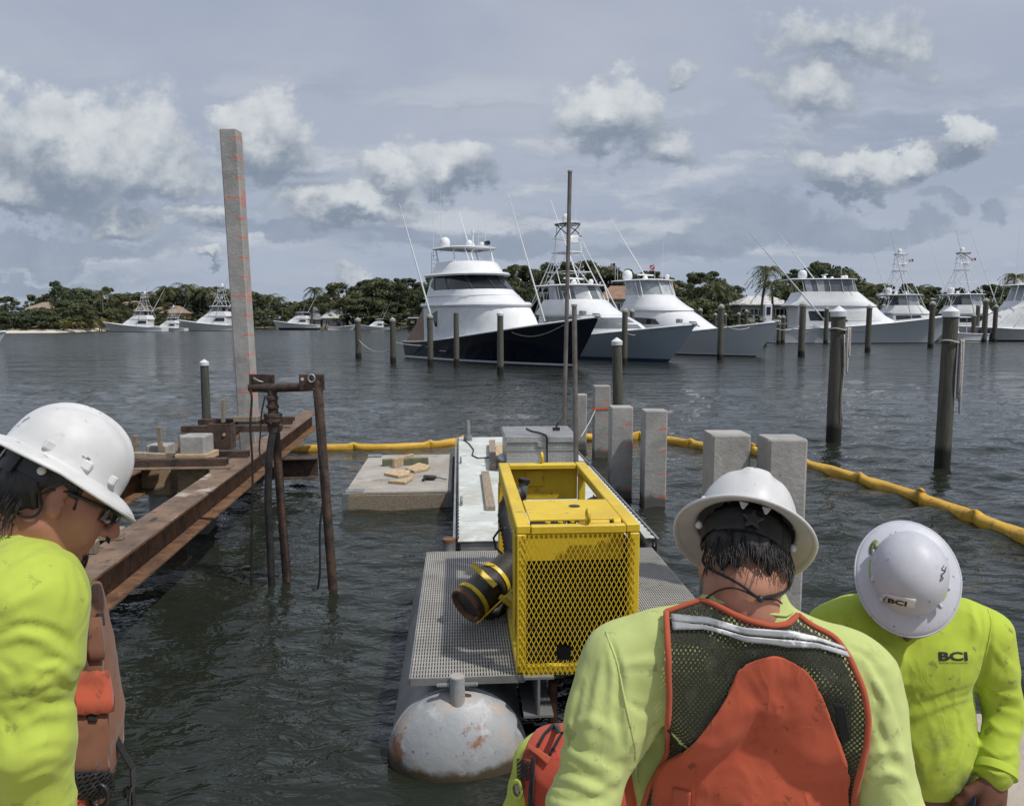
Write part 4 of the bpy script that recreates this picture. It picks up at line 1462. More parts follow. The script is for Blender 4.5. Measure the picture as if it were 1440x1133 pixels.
def tower(root, xa, xf, hw, z0, zp, zt, dark=True, ladder=True):
    """tuna tower: splayed legs, platform, upper frame with a dark hoop and a small top"""
    xm = (xa + xf) / 2 - .2
    for sx, x in ((-1, xa), (1, xf)):
        for sy in (-1, 1):
            tubes(root, 'tower_leg', [[(x, sy * hw, z0), (xm + sx * .75, sy * .62, zp), (xm + sx * .55, sy * .55, zt)]], .038)
    for sy in (-1, 1):
        tubes(root, 'tower_brace', [[(xa, sy * hw, z0 + .1), (xm + .85, sy * .66, zp - .15)], [(xf, sy * hw, z0 + .1), (xm - .85, sy * .66, zp - .15)]], .026)
    for f in (.35, .68):
        z = lerp(z0, zp, f)
        pa = lerp(xa, xm - .75, f); pf = lerp(xf, xm + .75, f); w_ = lerp(hw, .62, f)
        m = MB(); m.tube([(pa, -w_, z), (pf, -w_, z), (pf, w_, z), (pa, w_, z)], .024, 6, closed=True); m.build('tower_ring', M['alu_white'], root, smooth=40, world=False)
    lv = [(zp - .06, xm - 1.0, xm + 1.0, .8, .5), (zp + .02, xm - 1.0, xm + 1.0, .8, .5)]
    house(lv, 'tower_platform', M['white_paint'], root)
    m = MB(); m.tube([(x, y, zp + .95) for x, y in outline(xm - .95, xm + .95, .75, .5)], .028, 6, closed=True); m.build('belly_rail', M['alu_white'], root, smooth=40, world=False)
    m = MB(); m.span((xm + .3, -.42, zp + .6), (xm + .7, .42, zp + 1.15)); m.build('control_box', M['white_paint'], root, bevel=.05, world=False)
    hoop = M['black_trim'] if dark else M['alu_white']
    for sy in (-1, 1):
        tubes(root, 'hoop', [[(xm + .75, sy * .6, zt - .95), (xm + .1, sy * .66, zt - .5), (xm - .6, sy * .6, zt - .12)], [(xm - .75, sy * .6, zt - .95), (xm - .1, sy * .66, zt - .5), (xm + .6, sy * .6, zt - .12)]], .035, hoop)
    m = MB(); m.tube([(x, y, zt - .12) for x, y in outline(xm - .8, xm + .85, .68, .5)], .035, 6, closed=True); m.build('hoop', hoop, root, smooth=40, world=False)
    hardtop(root, zt, xm - .85, xm + .9, .72, .5, .07, 'tower_top')
    if ladder:
        m = MB()
        for sy in (.25, .65):
            m.tube([(xa - .25, -hw * sy - .1, z0 - .6), (xm - .9, -.3 - .3 * (sy - .25), zp)], .022, 6)
        for k in range(12):
            f = k / 12
            x = lerp(xa - .25, xm - .9, f); z = lerp(z0 - .6, zp, f)
            m.tube([(x, lerp(-hw * .25 - .1, -.3, f), z), (x, lerp(-hw * .65 - .1, -.42, f), z)], .016, 5)
        m.build('ladder', M['alu_white'], root, world=False)
    dome(root, xm - .2, 0, zt + .05, .30)


def flag(root, x, y, z, kind):
    m = MB(); m.tube([(x, y, z), (x, y, z + 1.5)], .014, 5); st = m.build('flag_staff', M['alu_white'], root, world=False)
    ma = M.setdefault('flag_' + kind, flag_mat(kind))
    rows = [[(x - .02 - .62 * f, y + .06 * math.sin(7 * f), z + 1.45 - .38 * g - .06 * f) for g in (0, .25, .5, .75, 1)] for f in [k / 8 for k in range(9)]]
    m = MB(); m.loft(rows, caps=False, closed_u=False)
    o = m.build('flag_cloth', ma, st, world=False)
    o.modifiers.new('t', 'SOLIDIFY').thickness = .006


def flag_mat(kind):
    ma = bpy.data.materials.new('flag_' + kind)
    ma.use_nodes = True
    T = NT(ma.node_tree)
    b = ma.node_tree.nodes['Principled BSDF']
    b.inputs['Roughness'].default_value = .8
    g = T.coord('Generated')
    x, y, z = T.xyz(g)
    if kind == 'stripes':
        st = T.m('GREATER_THAN', T.m('FRACT', T.m('MULTIPLY', z, 6.5)), .5)
        col = T.mix(st, (.7, .7, .7), (.45, .03, .05))
        can = T.m('MULTIPLY', T.m('GREATER_THAN', x, .58), T.m('GREATER_THAN', z, .46))
        col = T.mix(can, col, (.03, .05, .18))
    else:
        dg = T.m('LESS_THAN', T.m('ABSOLUTE', T.m('SUBTRACT', z, x)), .13)
        col = T.mix(dg, (.60, .05, .05), (.75, .75, .75))
    T.put(b.inputs['Base Color'], col)
    return ma


def boat_at(name, label, cat, stern, h, group=None):
    return thing(name, label, cat, (stern[0], stern[1], 0), math.atan2(h[1], h[0]), group)


GB = 'sport fishing boats in the marina'
hN = Vector((.573, -.819, 0)).normalized()


def bow_gear(c, root):
    _, zs = hull_y(c, 1, 0)
    m = MB(); m.span((c['L'] - .95, -.16, zs + .03), (c['L'] + .05, .16, zs + .12)); m.build('bow_pulpit', M['white_paint'], root, bevel=.03, world=False)
    m = MB(); m.tube([(c['L'] - .5, 0, zs + .17), (c['L'] + .02, 0, zs + .15), (c['L'] + .1, 0, zs - .05)], .05, 8); m.tube([(c['L'] + .1, -.2, zs - .1), (c['L'] + .14, 0, zs - .02), (c['L'] + .1, .2, zs - .1)], .035, 6)
    m.build('anchor', M['galv'], root, smooth=40, world=False)
    m = MB(); m.span((c['L'] - 1.5, -.15, zs + .1), (c['L'] - 1.15, .15, zs + .36)); m.build('windlass', M['galv'], root, bevel=.04, world=False)
    for sg in (-1, 1):
        t = .86
        y, zz = hull_y(c, t, 9)
        m = MB(); m.tube([(hull_x(c, t, zz) - .15, sg * (y - .2), zz + .12), (hull_x(c, t, zz) + .15, sg * (y - .2), zz + .12)], .03, 6); m.build('cleat', M['galv'], root, world=False)


M['mullion'] = mat('dark_grey_mullion', (.06, .065, .07), .4)
# --- navy hulled enclosed bridge yacht
nv = boat_at('sport_yacht', 'big white yacht with navy blue hull and dark wraparound bridge windows', 'yacht', (-5.4, 55.3), hN, GB)
c = dict(L=17.35, Lw=15.2, B=5.5, sa=1.12, sb=2.72, hull=M['navy'], bottom=M['black_trim'], stripe=M['white_paint'], cockpit=.17, dip=.02, cover=M['teak'])
make_hull(c, nv)
bow_gear(c, nv)
lvA = [(1.0, 2.6, 12.0, 2.36, 7.0), (1.9, 2.5, 11.5, 2.36, 6.6), (2.72, 2.45, 10.9, 2.34, 6.0), (3.3, 2.4, 10.3, 2.32, 5.4), (3.48, 2.35, 10.1, 2.32, 5.2)]
house(lvA, 'deckhouse', M['white_canvas'], nv)
lvE = [(3.42, 2.3, 10.3, 2.38, 5.3), (3.52, 2.2, 10.38, 2.44, 5.3), (3.66, 2.25, 10.2, 2.38, 5.2)]
house(lvE, 'brow', M['white_paint'], nv)
lvB = [(3.6, 2.5, 9.9, 2.26, 5.0), (4.05, 2.6, 9.1, 2.22, 4.5), (4.52, 2.7, 8.3, 2.12, 4.0), (5.42, 2.9, 7.1, 1.95, 3.4)]
house(lvB, 'bridge_house', M['white_paint'], nv)
for i0, i1 in ((4, 6), (6, 9), (9, 12), (12, 15), (15, 17), (17, 20), (20, 23), (23, 25)):
    z0f = lambda f, a=i0, b=i1: (4.50, 5.36) if a >= 6 and b <= 23 else ((lerp(4.75, 4.5, f), lerp(5.0, 5.34, f)) if a < 6 else (lerp(4.5, 4.75, f), lerp(5.34, 5.0, f)))
    band(lvB, 4.5, 5.36, i0, i1, 'bridge_window', M['glass_dark'], nv, .02, zfun=z0f)
for i in (6, 9, 12, 15, 17, 20, 23):
    P0, P1 = (outline(*level(lvB, z)[:4])[i] for z in (4.5, 5.36))
    m = MB(); m.tube([(P0[0] + .03, P0[1] * 1.012, 4.5), (P1[0] + .03, P1[1] * 1.012, 5.36)], .035, 6); m.build('mullion', M['mullion'], nv, smooth=40, world=False)
lvR = [(5.36, 2.5, 7.75, 2.2, 3.5), (5.46, 2.4, 7.85, 2.26, 3.5), (5.58, 2.5, 7.65, 2.18, 3.4)]
house(lvR, 'bridge_brow', M['white_paint'], nv)
lvF = [(5.55, 2.9, 7.3, 2.0, 3.2), (6.2, 3.2, 6.7, 1.8, 2.8), (6.3, 3.3, 6.5, 1.7, 2.7)]
house(lvF, 'flybridge_coaming', M['white_paint'], nv)
band(lvA, 2.2, 3.1, 4, 7, 'saloon_window', M['glass_dark'], nv, .03, zfun=lambda f: (lerp(2.05, 2.2, f), lerp(2.75, 3.2, f)))
band(lvA, 1.95, 3.15, 25, 28, 'saloon_window', M['glass_dark'], nv, .03)
hardtop(nv, 7.25, 2.6, 6.1, 1.75, 1.4)
tubes(nv, 'hardtop_post', [[(5.3, s * 1.5, 6.2), (4.9, s * 1.4, 7.2)] for s in (-1, 1)] + [[(3.4, s * 1.6, 6.2), (2.9, s * 1.55, 7.2)] for s in (-1, 1)] + [[(6.0, s * .9, 6.25), (5.6, s * 1.0, 7.2)] for s in (-1, 1)], .04)
m = MB()
for y in (-1.75, -1.35):
    m.tube([(2.5, y, 4.0), (2.75, y, 7.0)], .022, 6)
for k in range(11):
    z = 4.1 + k * .27
    m.tube([(2.5 + .25 * (z - 4) / 3, -1.75, z), (2.5 + .25 * (z - 4) / 3, -1.35, z)], .016, 5)
m.build('ladder', M['alu_white'], nv, world=False)
dome(nv, 3.0, -.9, 7.3, .34)
dome(nv, 4.3, .4, 7.3, .16, 'small_dome'); dome(nv, 4.9, -.2, 7.3, .20, 'small_dome'); dome(nv, 5.3, .5, 7.3, .14, 'small_dome')
m = MB(); m.tube([(4.7, .2, 7.3), (4.7, .2, 8.25)], .05, 8); m.tube([(4.7, .2, 8.2), (4.7, .2, 8.4)], .09, 8); m.build('light_mast', M['white_paint'], nv, smooth=40, world=False)
m = MB(); m.tube([(5.2, .9, 7.55), (5.5, .9, 7.55)], .14, 12); m.build('searchlight', M['black_trim'], nv, smooth=40, world=False)
for x, y, z, h_ in ((3.2, 1.6, 6.9, 5.2), (3.9, 1.7, 6.9, 4.6), (2.7, -1.6, 6.6, 6.0), (3.0, -1.2, 7.0, 5.4)):
    antenna(nv, x, y, z, h_)
outrigger(nv, (4.5, -2.55, 1.9), (3.0, -4.2, 9.9))
outrigger(nv, (2.6, 2.55, 3.6), (-2.6, 3.6, 10.6))
m = MB()
m.loft([[(2.45, -2.30, 1.1), (2.4, -2.25, 3.4)], [(1.2, -2.34, 1.1), (1.2, -2.26, 2.15)], [(.12, -2.40, 1.08), (.1, -2.38, 1.12)]], caps=False, closed_u=False)
m.loft([[(2.45, 2.30, 1.1), (2.4, 2.25, 3.4)], [(1.2, 2.34, 1.1), (1.2, 2.26, 2.15)], [(.12, 2.40, 1.08), (.1, 2.38, 1.12)]], caps=False, closed_u=False)
ct = m.build('cockpit_curtain', M['teak'], nv, world=False); ct.modifiers.new('t', 'SOLIDIFY').thickness = .03
for x0, x1, z in ((3.3, 4.3, .85), (5.0, 5.8, .62)):
    y, _ = hull_y(c, x0 / 16.5, z)
    m = MB(); m.span((x0, -y - .05, z), (x1, -y + .03, z + .06)); m.build('hull_vent', M['alu'], nv, bevel=.01, world=False)
for z in (4.1,):
    m = MB(); m.tube([(x + .02, y * 1.012, z) for x, y in outline(2.6, 9.02, 2.235, 4.45)], .02, 5, closed=True); m.build('knuckle', M['white_paint'], nv, smooth=True, world=False)
# hanging bow line
pts_ = []
for k in range(13):
    f = k / 12
    t = lerp(.74, .93, f)
    y, zs = hull_y(c, t, 9)
    z = lerp(1.9, zs, f) - .75 * 4 * f * (1 - f) * .5
    yy, _ = hull_y(c, t, z)
    pts_.append((hull_x(c, t, z), -yy - .04, z))
m = MB(); m.tube(pts_, .022, 6); m.build('bow_line', M['rope'], nv, smooth=True, world=False)


def sporty(c, root, zd, lv_trunk, lv_fly, ht, vinyl=True, win=None):
    make_hull(c, root)
    bow_gear(c, root)
    house(lv_trunk, 'deckhouse', M['white_paint'], root)
    house(lv_fly, 'flybridge', M['white_paint'], root)


# --- grey-blue boat with the tall tower, second from the left
n2 = boat_at('sport_yacht', 'white boat with grey blue hull and tall tuna tower beside the navy yacht', 'yacht', (1.06, 60.8), hN, GB)
c = dict(L=17.2, Lw=15.0, B=5.2, sa=1.1, sb=2.3, hull=M['ice_blue'], bottom=M['antifoul'], stripe=M['antifoul'], cockpit=.25)
make_hull(c, n2); bow_gear(c, n2)
lvA = [(1.0, 4.2, 13.4, 2.05, 7), (1.9, 4.2, 12.9, 2.05, 6.5), (2.35, 4.2, 12.2, 2.02, 6.2), (2.75, 4.2, 11.2, 1.98, 5.6), (3.0, 4.2, 10.4, 1.95, 5.2)]
house(lvA, 'deckhouse', M['white_paint'], n2)
lvB = [(2.95, 4.0, 10.5, 2.05, 5.0), (3.08, 3.9, 10.3, 2.05, 4.9), (3.5, 4.2, 9.4, 1.95, 4.2), (3.95, 4.5, 8.7, 1.85, 3.6), (4.02, 4.6, 8.5, 1.78, 3.4)]
house(lvB, 'flybridge', M['white_paint'], n2)
band(lvA, 2.1, 2.85, 5, 10, 'side_window', M['glass_smoke'], n2, .03)
band(lvA, 2.05, 2.75, 10, 16, 'front_window', M['glass_smoke'], n2, .03)
lvV = [(4.0, 4.9, 8.3, 1.72, 3.0), (5.0, 4.9, 7.6, 1.66, 2.6)]
for i0, i1 in ((5, 7), (7, 9), (9, 12), (12, 15), (15, 17), (17, 20), (20, 22), (22, 24)):
    band(lvV, 4.02, 4.92, i0, i1, 'vinyl_panel', M['clear_vinyl'] if i0 not in (9, 15) else M['glass_smoke'], n2, .0)
hardtop(n2, 5.05, 3.4, 8.1, 1.85, 2.0)
tubes(n2, 'hardtop_post', [[(x + .4, s * 1.7, 3.9), (x, s * 1.65, 5.0)] for s in (-1, 1) for x in (4.2, 6.0, 7.2)], .035)
tower(n2, 3.0, 7.6, 2.05, 3.0, 7.4, 9.45)
open_array(n2, 5.8, 0, 5.1)
dome(n2, 4.4, -.9, 5.1, .18, 'small_dome'); dome(n2, 6.6, .9, 5.1, .18, 'small_dome')
outrigger(n2, (5.7, -2.5, 2.5), (4.2, -4.6, 11.3)); outrigger(n2, (5.0, 2.4, 2.6), (-1.6, 3.6, 12.2))
antenna(n2, 3.6, -.8, 9.0, 3.0); antenna(n2, 5.0, .8, 9.2, 2.6)
tubes(n2, 'tower_whip', [[(3.4, -.7, 9.0), (2.2, -1.4, 9.5), (.8, -2.0, 9.7)]], .018)

# --- third boat: clear enclosure, no tower
n3 = boat_at('sport_yacht', 'white boat with pale grey hull, clear vinyl bridge enclosure and red diver flags', 'yacht', (8.8, 68.3), hN, GB)
c = dict(L=16.9, Lw=15.0, B=5.2, sa=1.05, sb=2.45, hull=M['grey_white'], bottom=M['black_trim'], stripe=M['white_paint'], cockpit=.22)
make_hull(c, n3); bow_gear(c, n3)
lvA = [(1.0, 3.6, 12.2, 2.1, 7), (1.9, 3.6, 11.4, 2.1, 6.5), (2.4, 3.5, 10.4, 2.08, 5.8), (2.95, 3.4, 9.4, 2.04, 5.2), (3.4, 3.4, 8.5, 2.0, 4.8)]
house(lvA, 'deckhouse', M['white_paint'], n3)
lvB = [(3.34, 3.1, 8.75, 2.12, 4.6), (3.48, 3.0, 8.6, 2.14, 4.6), (3.75, 3.2, 8.0, 2.0, 4.2), (4.3, 3.4, 7.0, 1.95, 3.6), (4.62, 3.5, 6.6, 1.9, 3.3)]
house(lvB, 'flybridge', M['white_paint'], n3)
band(lvA, 2.1, 3.0, 5, 10, 'side_window', M['glass_dark'], n3, .03, zfun=lambda f: (lerp(2.2, 2.3, f), lerp(3.1, 2.7, f)))
lvV = [(4.6, 3.6, 6.5, 1.86, 3.0), (5.75, 3.3, 5.9, 1.8, 2.6)]
for i0, i1 in ((4, 6), (6, 9), (9, 12), (12, 14), (14, 18), (18, 20), (20, 23), (23, 26)):
    band(lvV, 4.62, 5.7, i0, i1, 'vinyl_panel', M['clear_vinyl'], n3, .0)
tubes(n3, 'hardtop_post', [[(x + .5, s * 1.86, 4.4), (x, s * 1.8, 5.75)] for s in (-1, 1) for x in (3.3, 4.5, 5.0)] + [[(6.5, s * .6, 4.6), (5.9, s * .6, 5.75)] for s in (-1, 1)], .04)
hardtop(n3, 5.85, 1.7, 6.3, 2.0, 2.0)
dome(n3, 2.2, -.5, 5.9, .42); open_array(n3, 3.6, .2, 5.9); dome(n3, 3.2, .6, 5.9, .2, 'small_dome'); dome(n3, 5.6, .7, 5.9, .18, 'small_dome')
outrigger(n3, (3.9, -2.4, 2.4), (-.2, -4.6, 10.8)); outrigger(n3, (2.6, 2.3, 5.0), (-4.8, 4.0, 11.9))
antenna(n3, 2.2, -1.6, 5.7, 4.6); antenna(n3, 4.2, 1.6, 5.7, 4.8)
flag(n3, 3.3, 1.6, 5.8, 'diver'); flag(n3, 1.8, -1.5, 5.9, 'stripes')

# --- long white boat broadside on the right
h4 = Vector((1, -.05, 0)).normalized()
n4 = boat_at('sport_yacht', 'long white boat lying broadside at the right with two raked outriggers', 'yacht', (30.4, 93), h4, GB)
c = dict(L=21.6, Lw=19.0, B=5.8, sa=1.55, sb=3.25, hull=M['grey_white'], bottom=M['black_trim'], stripe=M['white_paint'], cockpit=.12)
make_hull(c, n4); bow_gear(c, n4)
lvA = [(1.5, 2.8, 15.6, 2.5, 7), (2.4, 2.8, 14.8, 2.5, 6.5), (3.1, 2.7, 13.4, 2.46, 5.6), (3.8, 2.6, 12.6, 2.42, 5.0), (4.3, 2.6, 12.1, 2.4, 4.8)]
house(lvA, 'deckhouse', M['white_paint'], n4)
lvB = [(4.24, 2.0, 12.3, 2.52, 4.6), (4.38, 1.9, 12.2, 2.54, 4.6), (4.9, 2.6, 11.4, 2.35, 4.2), (5.6, 2.9, 10.5, 2.25, 3.6), (5.9, 3.0, 10.1, 2.2, 3.3)]
house(lvB, 'flybridge', M['white_paint'], n4)
band(lvA, 2.6, 3.7, 4, 6, 'side_window', M['glass_dark'], n4, .03)
band(lvA, 2.5, 3.6, 6, 8, 'side_window', M['glass_dark'], n4, .03)
band(lvA, 2.6, 3.7, 8, 11, 'side_window', M['white_canvas'], n4, .03)
lvV = [(5.88, 3.4, 10.0, 2.16, 3.0), (7.25, 3.0, 9.5, 2.1, 2.6)]
for i0, i1 in ((3, 4), (4, 5), (5, 6), (6, 8), (8, 10), (10, 13), (13, 15), (15, 19), (19, 22), (22, 26)):
    band(lvV, 5.9, 7.22, i0, i1, 'vinyl_panel', M['clear_vinyl'] if i0 % 2 else M['glass_smoke'], n4, .0)
tubes(n4, 'hardtop_post', [[(x + .3, s * 2.18, 5.8), (x, s * 2.12, 7.25)] for s in (-1, 1) for x in (3.0, 4.6, 6.0, 7.4, 8.6)], .04)
hardtop(n4, 7.38, 1.6, 9.9, 2.3, 2.0)
dome(n4, 3.4, -.9, 7.4, .50); open_array(n4, 6.2, 0, 7.5); dome(n4, 8.9, .6, 7.4, .25, 'small_dome'); dome(n4, 8.1, -.6, 7.4, .2, 'small_dome'); dome(n4, 7.4, .9, 7.4, .18, 'small_dome')
outrigger(n4, (5.5, -2.8, 2.6), (-4.0, -5.5, 12.3), .09); outrigger(n4, (8.3, 2.6, 4.6), (2.1, 5.0, 13.4), .09)
antenna(n4, 4.4, 2.0, 7.2, 4.4); antenna(n4, 8.8, 1.9, 7.2, 4.4); antenna(n4, 9.6, -1.9, 7.2, 4.2)
for z in (1.35,):
    pts_ = [(hull_x(c, t, z), -hull_y(c, t, z)[0] - .02, z) for t in [.10 + .42 * k / 12 for k in range(13)]]
    m = MB(); m.tube(pts_, .03, 5); m.build('hull_vent', M['alu'], n4, world=False)
m = MB(); m.span((2.9, -2.62, 2.55), (11.0, -2.56, 2.62)) if False else None

# --- the two tower boats behind it
def tower_boat(px, Y, wlabel, dark, scale=1.0, h=h4, fl=True):
    p = at(px, HOR, Y)
    t = boat_at('sport_yacht', wlabel, 'yacht', (p.x - 5.5, Y), h, GB)
    c = dict(L=17.5, Lw=15.5, B=5.2, sa=1.3, sb=2.7, hull=M['white_paint'], bottom=M['black_trim'], stripe=M['white_paint'], cockpit=.2)
    make_hull(c, t)
    lvA = [(1.2, 3.6, 12.4, 2.2, 7), (2.2, 3.6, 11.4, 2.2, 6.2), (3.0, 3.5, 10.4, 2.1, 5.2), (3.6, 3.5, 9.6, 2.05, 4.8)]
    house(lvA, 'deckhouse', M['white_paint'], t)
    band(lvA, 2.4, 3.3, 4, 10, 'side_window', M['glass_dark'], t, .03)
    lvB = [(3.55, 3.2, 9.8, 2.15, 4.4), (3.7, 3.1, 9.6, 2.15, 4.4), (4.4, 3.6, 8.6, 2.0, 3.6), (4.75, 3.7, 8.2, 1.95, 3.3)]
    house(lvB, 'flybridge', M['white_paint'], t)
    lvV = [(4.74, 4.0, 8.0, 1.9, 3.0), (6.1, 3.8, 7.5, 1.86, 2.6)]
    for i0, i1 in ((4, 6), (6, 9), (9, 13), (13, 17), (17, 21), (21, 26)):
        band(lvV, 4.76, 6.05, i0, i1, 'vinyl_panel', M['clear_vinyl'] if i0 % 2 else M['glass_smoke'], t, .0)
    hardtop(t, 6.25, 2.6, 8.2, 2.05, 2.0)
    tower(t, 2.6, 8.0, 2.1, 4.2, 9.6, 12.0, dark)
    dome(t, 3.4, -.6, 6.3, .45); dome(t, 5.0, .8, 6.3, .22, 'small_dome'); open_array(t, 6, 0, 6.3)
    outrigger(t, (6.0, -2.5, 2.6), (1.2, -5.5, 14.5)); outrigger(t, (6.0, 2.5, 2.6), (2.2, 5.2, 15.5))
    antenna(t, 4.4, -.8, 12.0, 3.2); antenna(t, 5.8, .8, 12.0, 3.0)
    if fl: flag(t, 7.0, .3, 9.8, 'stripes')
    return t


tower_boat(1265, 112, 'white boat with pale lattice tuna tower and flag behind the long boat bow', False)
tower_boat(1352, 110, 'white boat with a tuna tower ringed by a dark hoop, right of the pale tower', True)
# --- covered boat cut by the right edge
p = at(1347, HOR, 100)
n7 = boat_at('sport_yacht', 'white boat with sloping ribbed canvas over its front, cut by the right edge', 'yacht', (p.x + 15.5, 101), Vector((-1, -.06, 0)), GB)
c = dict(L=15.5, Lw=14, B=5.2, sa=1.3, sb=1.9, hull=M['white_paint'], bottom=M['black_trim'], stripe=M['black_trim'], cockpit=.2)
make_hull(c, n7)
lvA = [(1.3, 2.0, 13.6, 2.2, 7), (2.2, 2.0, 12.6, 2.2, 6.4), (3.2, 2.0, 11.4, 2.15, 5.4), (4.3, 2.0, 10.0, 2.1, 4.6)]
house(lvA, 'canvas_front', M['white_canvas'], n7)
for k in range(10, 23, 2):
    m = MB(); m.tube([(level(lvA, z)[1] and outline(*level(lvA, z)[:4])[k][0] + .03, outline(*level(lvA, z)[:4])[k][1] * 1.01, z) for z in (1.4, 2.2, 3.2, 4.28)], .05, 5); m.build('canvas_rib', M['white_canvas'], n7, smooth=True, world=False)
lvB = [(4.28, 2.0, 9.9, 2.1, 4.0), (4.7, 2.2, 9.4, 2.0, 3.6), (5.1, 2.3, 9.2, 2.0, 3.4)]
house(lvB, 'flybridge', M['white_paint'], n7)
lvV = [(5.08, 2.6, 9.0, 1.95, 3.0), (6.9, 2.5, 8.3, 1.9, 2.6)]
for i0, i1 in ((4, 6), (6, 9), (9, 13), (13, 17), (17, 21), (21, 26)):
    band(lvV, 5.1, 6.85, i0, i1, 'vinyl_panel', M['clear_vinyl'], n7, .0)
hardtop(n7, 7.1, 1.6, 9.6, 2.2, 2.0)
tubes(n7, 'hardtop_post', [[(x + .5, s * 2.0, 5.0), (x, s * 2.0, 7.0)] for s in (-1, 1) for x in (3, 5.5, 8.2, 9.2)], .05)
outrigger(n7, (8, -2.5, 3), (11.5, -5, 15)); antenna(n7, 8.5, .5, 7.1, 7, .02); antenna(n7, 6.5, -.8, 7.1, 5)
dome(n7, 6.0, .3, 7.1, .4)

# --- centre console with dark outboards
p = at(1381, HOR, 97)
n8 = boat_at('centre_console_boat', 'white open centre console boat with three dark outboard engines', 'motor boat', (p.x, 97), Vector((-1, -.08, 0)))
c = dict(L=11, Lw=10, B=3.2, sa=.95, sb=1.6, hull=M['white_paint'], bottom=M['white_paint'], stripe=M['black_trim'], cockpit=.75)
make_hull(c, n8)
house([(.8, 3.2, 5.6, .75, .8), (1.9, 3.4, 5.3, .7, .7), (2.3, 3.6, 4.9, .6, .5)], 'console', M['white_paint'], n8)
band([(.8, 3.2, 5.6, .75, .8), (1.9, 3.4, 5.3, .7, .7), (2.3, 3.6, 4.9, .6, .5)], 1.9, 2.3, 6, 22, 'windscreen', M['glass_dark'], n8, .02)
hardtop(n8, 3.05, 2.2, 5.6, 1.3, 1.0)
tubes(n8, 'hardtop_post', [[(x, s * 1.0, .9), (x + .1, s * 1.05, 3.0)] for s in (-1, 1) for x in (2.6, 4.8)], .035)
for y in (-.8, 0, .8):
    lv = [(.15, -.55, -.25, .12, .1), (.55, -.75, -.2, .22, .2), (1.0, -1.0, -.15, .30, .3), (1.45, -1.05, -.2, .30, .3), (1.65, -.9, -.35, .2, .2)]
    m = MB(); m.loft([[(x, yy + y, l[0]) for x, yy in outline(*l[1:5])] for l in lv])
    eng = m.build('outboard_engine', M['outboard'] if 'outboard' in M else M.setdefault('outboard', mat('dark_outboard_cowling', (.010, .012, .02), .12, coat=.6)), n8, smooth=40, world=False)
    m = MB(); m.loft([[(x, yy + y, l[0]) for x, yy in outline(*l[1:5])] for l in ((-.6, -.5, -.3, .06, .1), (.15, -.5, -.28, .1, .1))]); m.build('engine_leg', M['outboard'], eng, world=False)
for z in (.62,):
    pts_ = [(hull_x(c, t, z), -hull_y(c, t, z)[0] - .02, z) for t in [.02 + .5 * k / 12 for k in range(13)]]
    m = MB(); m.tube(pts_, .03, 5); m.build('side_stripe', M['black_trim'], n8, world=False)

# --- boats along the far left shore: one of each kind, then copies
def small_sporty(label, c, twr, hull):
    t = thing('sport_yacht', label, 'yacht', group='boats along the far shore')
    c = dict(L=16, Lw=14.2, B=4.8, sa=1.1, sb=2.5, hull=hull, bottom=M['black_trim'], stripe=M['white_paint'], cockpit=.22)
    make_hull(c, t)
    lvA = [(1.0, 3.6, 12.0, 2.0, 7), (2.0, 3.6, 11.0, 2.0, 6.2), (2.9, 3.5, 9.8, 1.95, 5.2), (3.3, 3.5, 9.0, 1.9, 4.8)]
    house(lvA, 'deckhouse', M['white_paint'], t)
    band(lvA, 2.1, 2.9, 4, 9, 'side_window', M['glass_dark'], t, .03); band(lvA, 2.1, 2.9, 23, 28, 'side_window', M['glass_dark'], t, .03)
    lvB = [(3.25, 3.2, 9.2, 2.0, 4.4), (4.0, 3.6, 8.2, 1.85, 3.6), (4.3, 3.7, 7.8, 1.8, 3.3)]
    house(lvB, 'flybridge', M['white_paint'], t)
    lvV = [(4.3, 4.0, 7.6, 1.75, 3.0), (5.3, 3.8, 7.1, 1.7, 2.6)]
    band(lvV, 4.3, 5.3, 4, 26, 'enclosure', M['glass_smoke'], t, .0)
    hardtop(t, 5.45, 3.2, 7.9, 1.9, 2.0)
    if twr:
        tower(t, 3.0, 7.4, 1.9, 3.6, 8.0, 9.8, False, False)
    outrigger(t, (6.0, -2.4, 2.2), (1.5, -4.6, 11.5), .085); outrigger(t, (6.0, 2.4, 2.2), (1.8, 4.6, 11.8), .08)
    return t


def far_px(px_bow, px_stern, base_y, o, label, tilt=0.0):
    a, b = on(px_bow, base_y, 0), on(px_stern, base_y, 0)
    Yq = a.y
    ln = (b - a).length
    s = ln / 16.0
    o.location = (b.x, b.y, 0)
    o.rotation_euler = (0, 0, math.atan2(a.y - b.y + tilt, a.x - b.x))
    o.scale = (s, s, s)
    o['label'] = label


proto = small_sporty('x', None, True, M['white_paint'])
far_px(146, 232, 466.5, proto, 'white tower boat at the far left dock, leftmost of the far shore boats')
b2 = dup(proto)
far_px(207, 262, 465.5, b2, 'small white tower boat between the two larger boats on the far left shore')
b3 = dup(proto)
far_px(245, 345, 465, b3, 'larger white tower boat partly behind the tall concrete pile, on the far shore')
proto2 = small_sporty('x', None, False, M['white_paint'])
far_px(384, 448, 464, proto2, 'white boat on the far shore beside the leaning palm'); proto2.location.z = .6
b5 = dup(proto2)
far_px(505, 549, 463.5, b5, 'small white flybridge boat behind the two leftmost capped piles')
o = boat_at('motor_boat', 'small open white boat at the far shore right of the palm', 'motor boat', on(462, 464, 0), Vector((1, 0.05, 0)))
cq = dict(L=8, Lw=7, B=2.4, sa=.8, sb=1.4, hull=M['white_paint'], bottom=M['white_paint'], stripe=M['white_paint'], cockpit=.6)
make_hull(cq, o)
# tiny white boat at the left edge
o = dup(o, loc=on(-92, 484, 0), rz=0, label='bow of a small white boat at the left edge of the water')

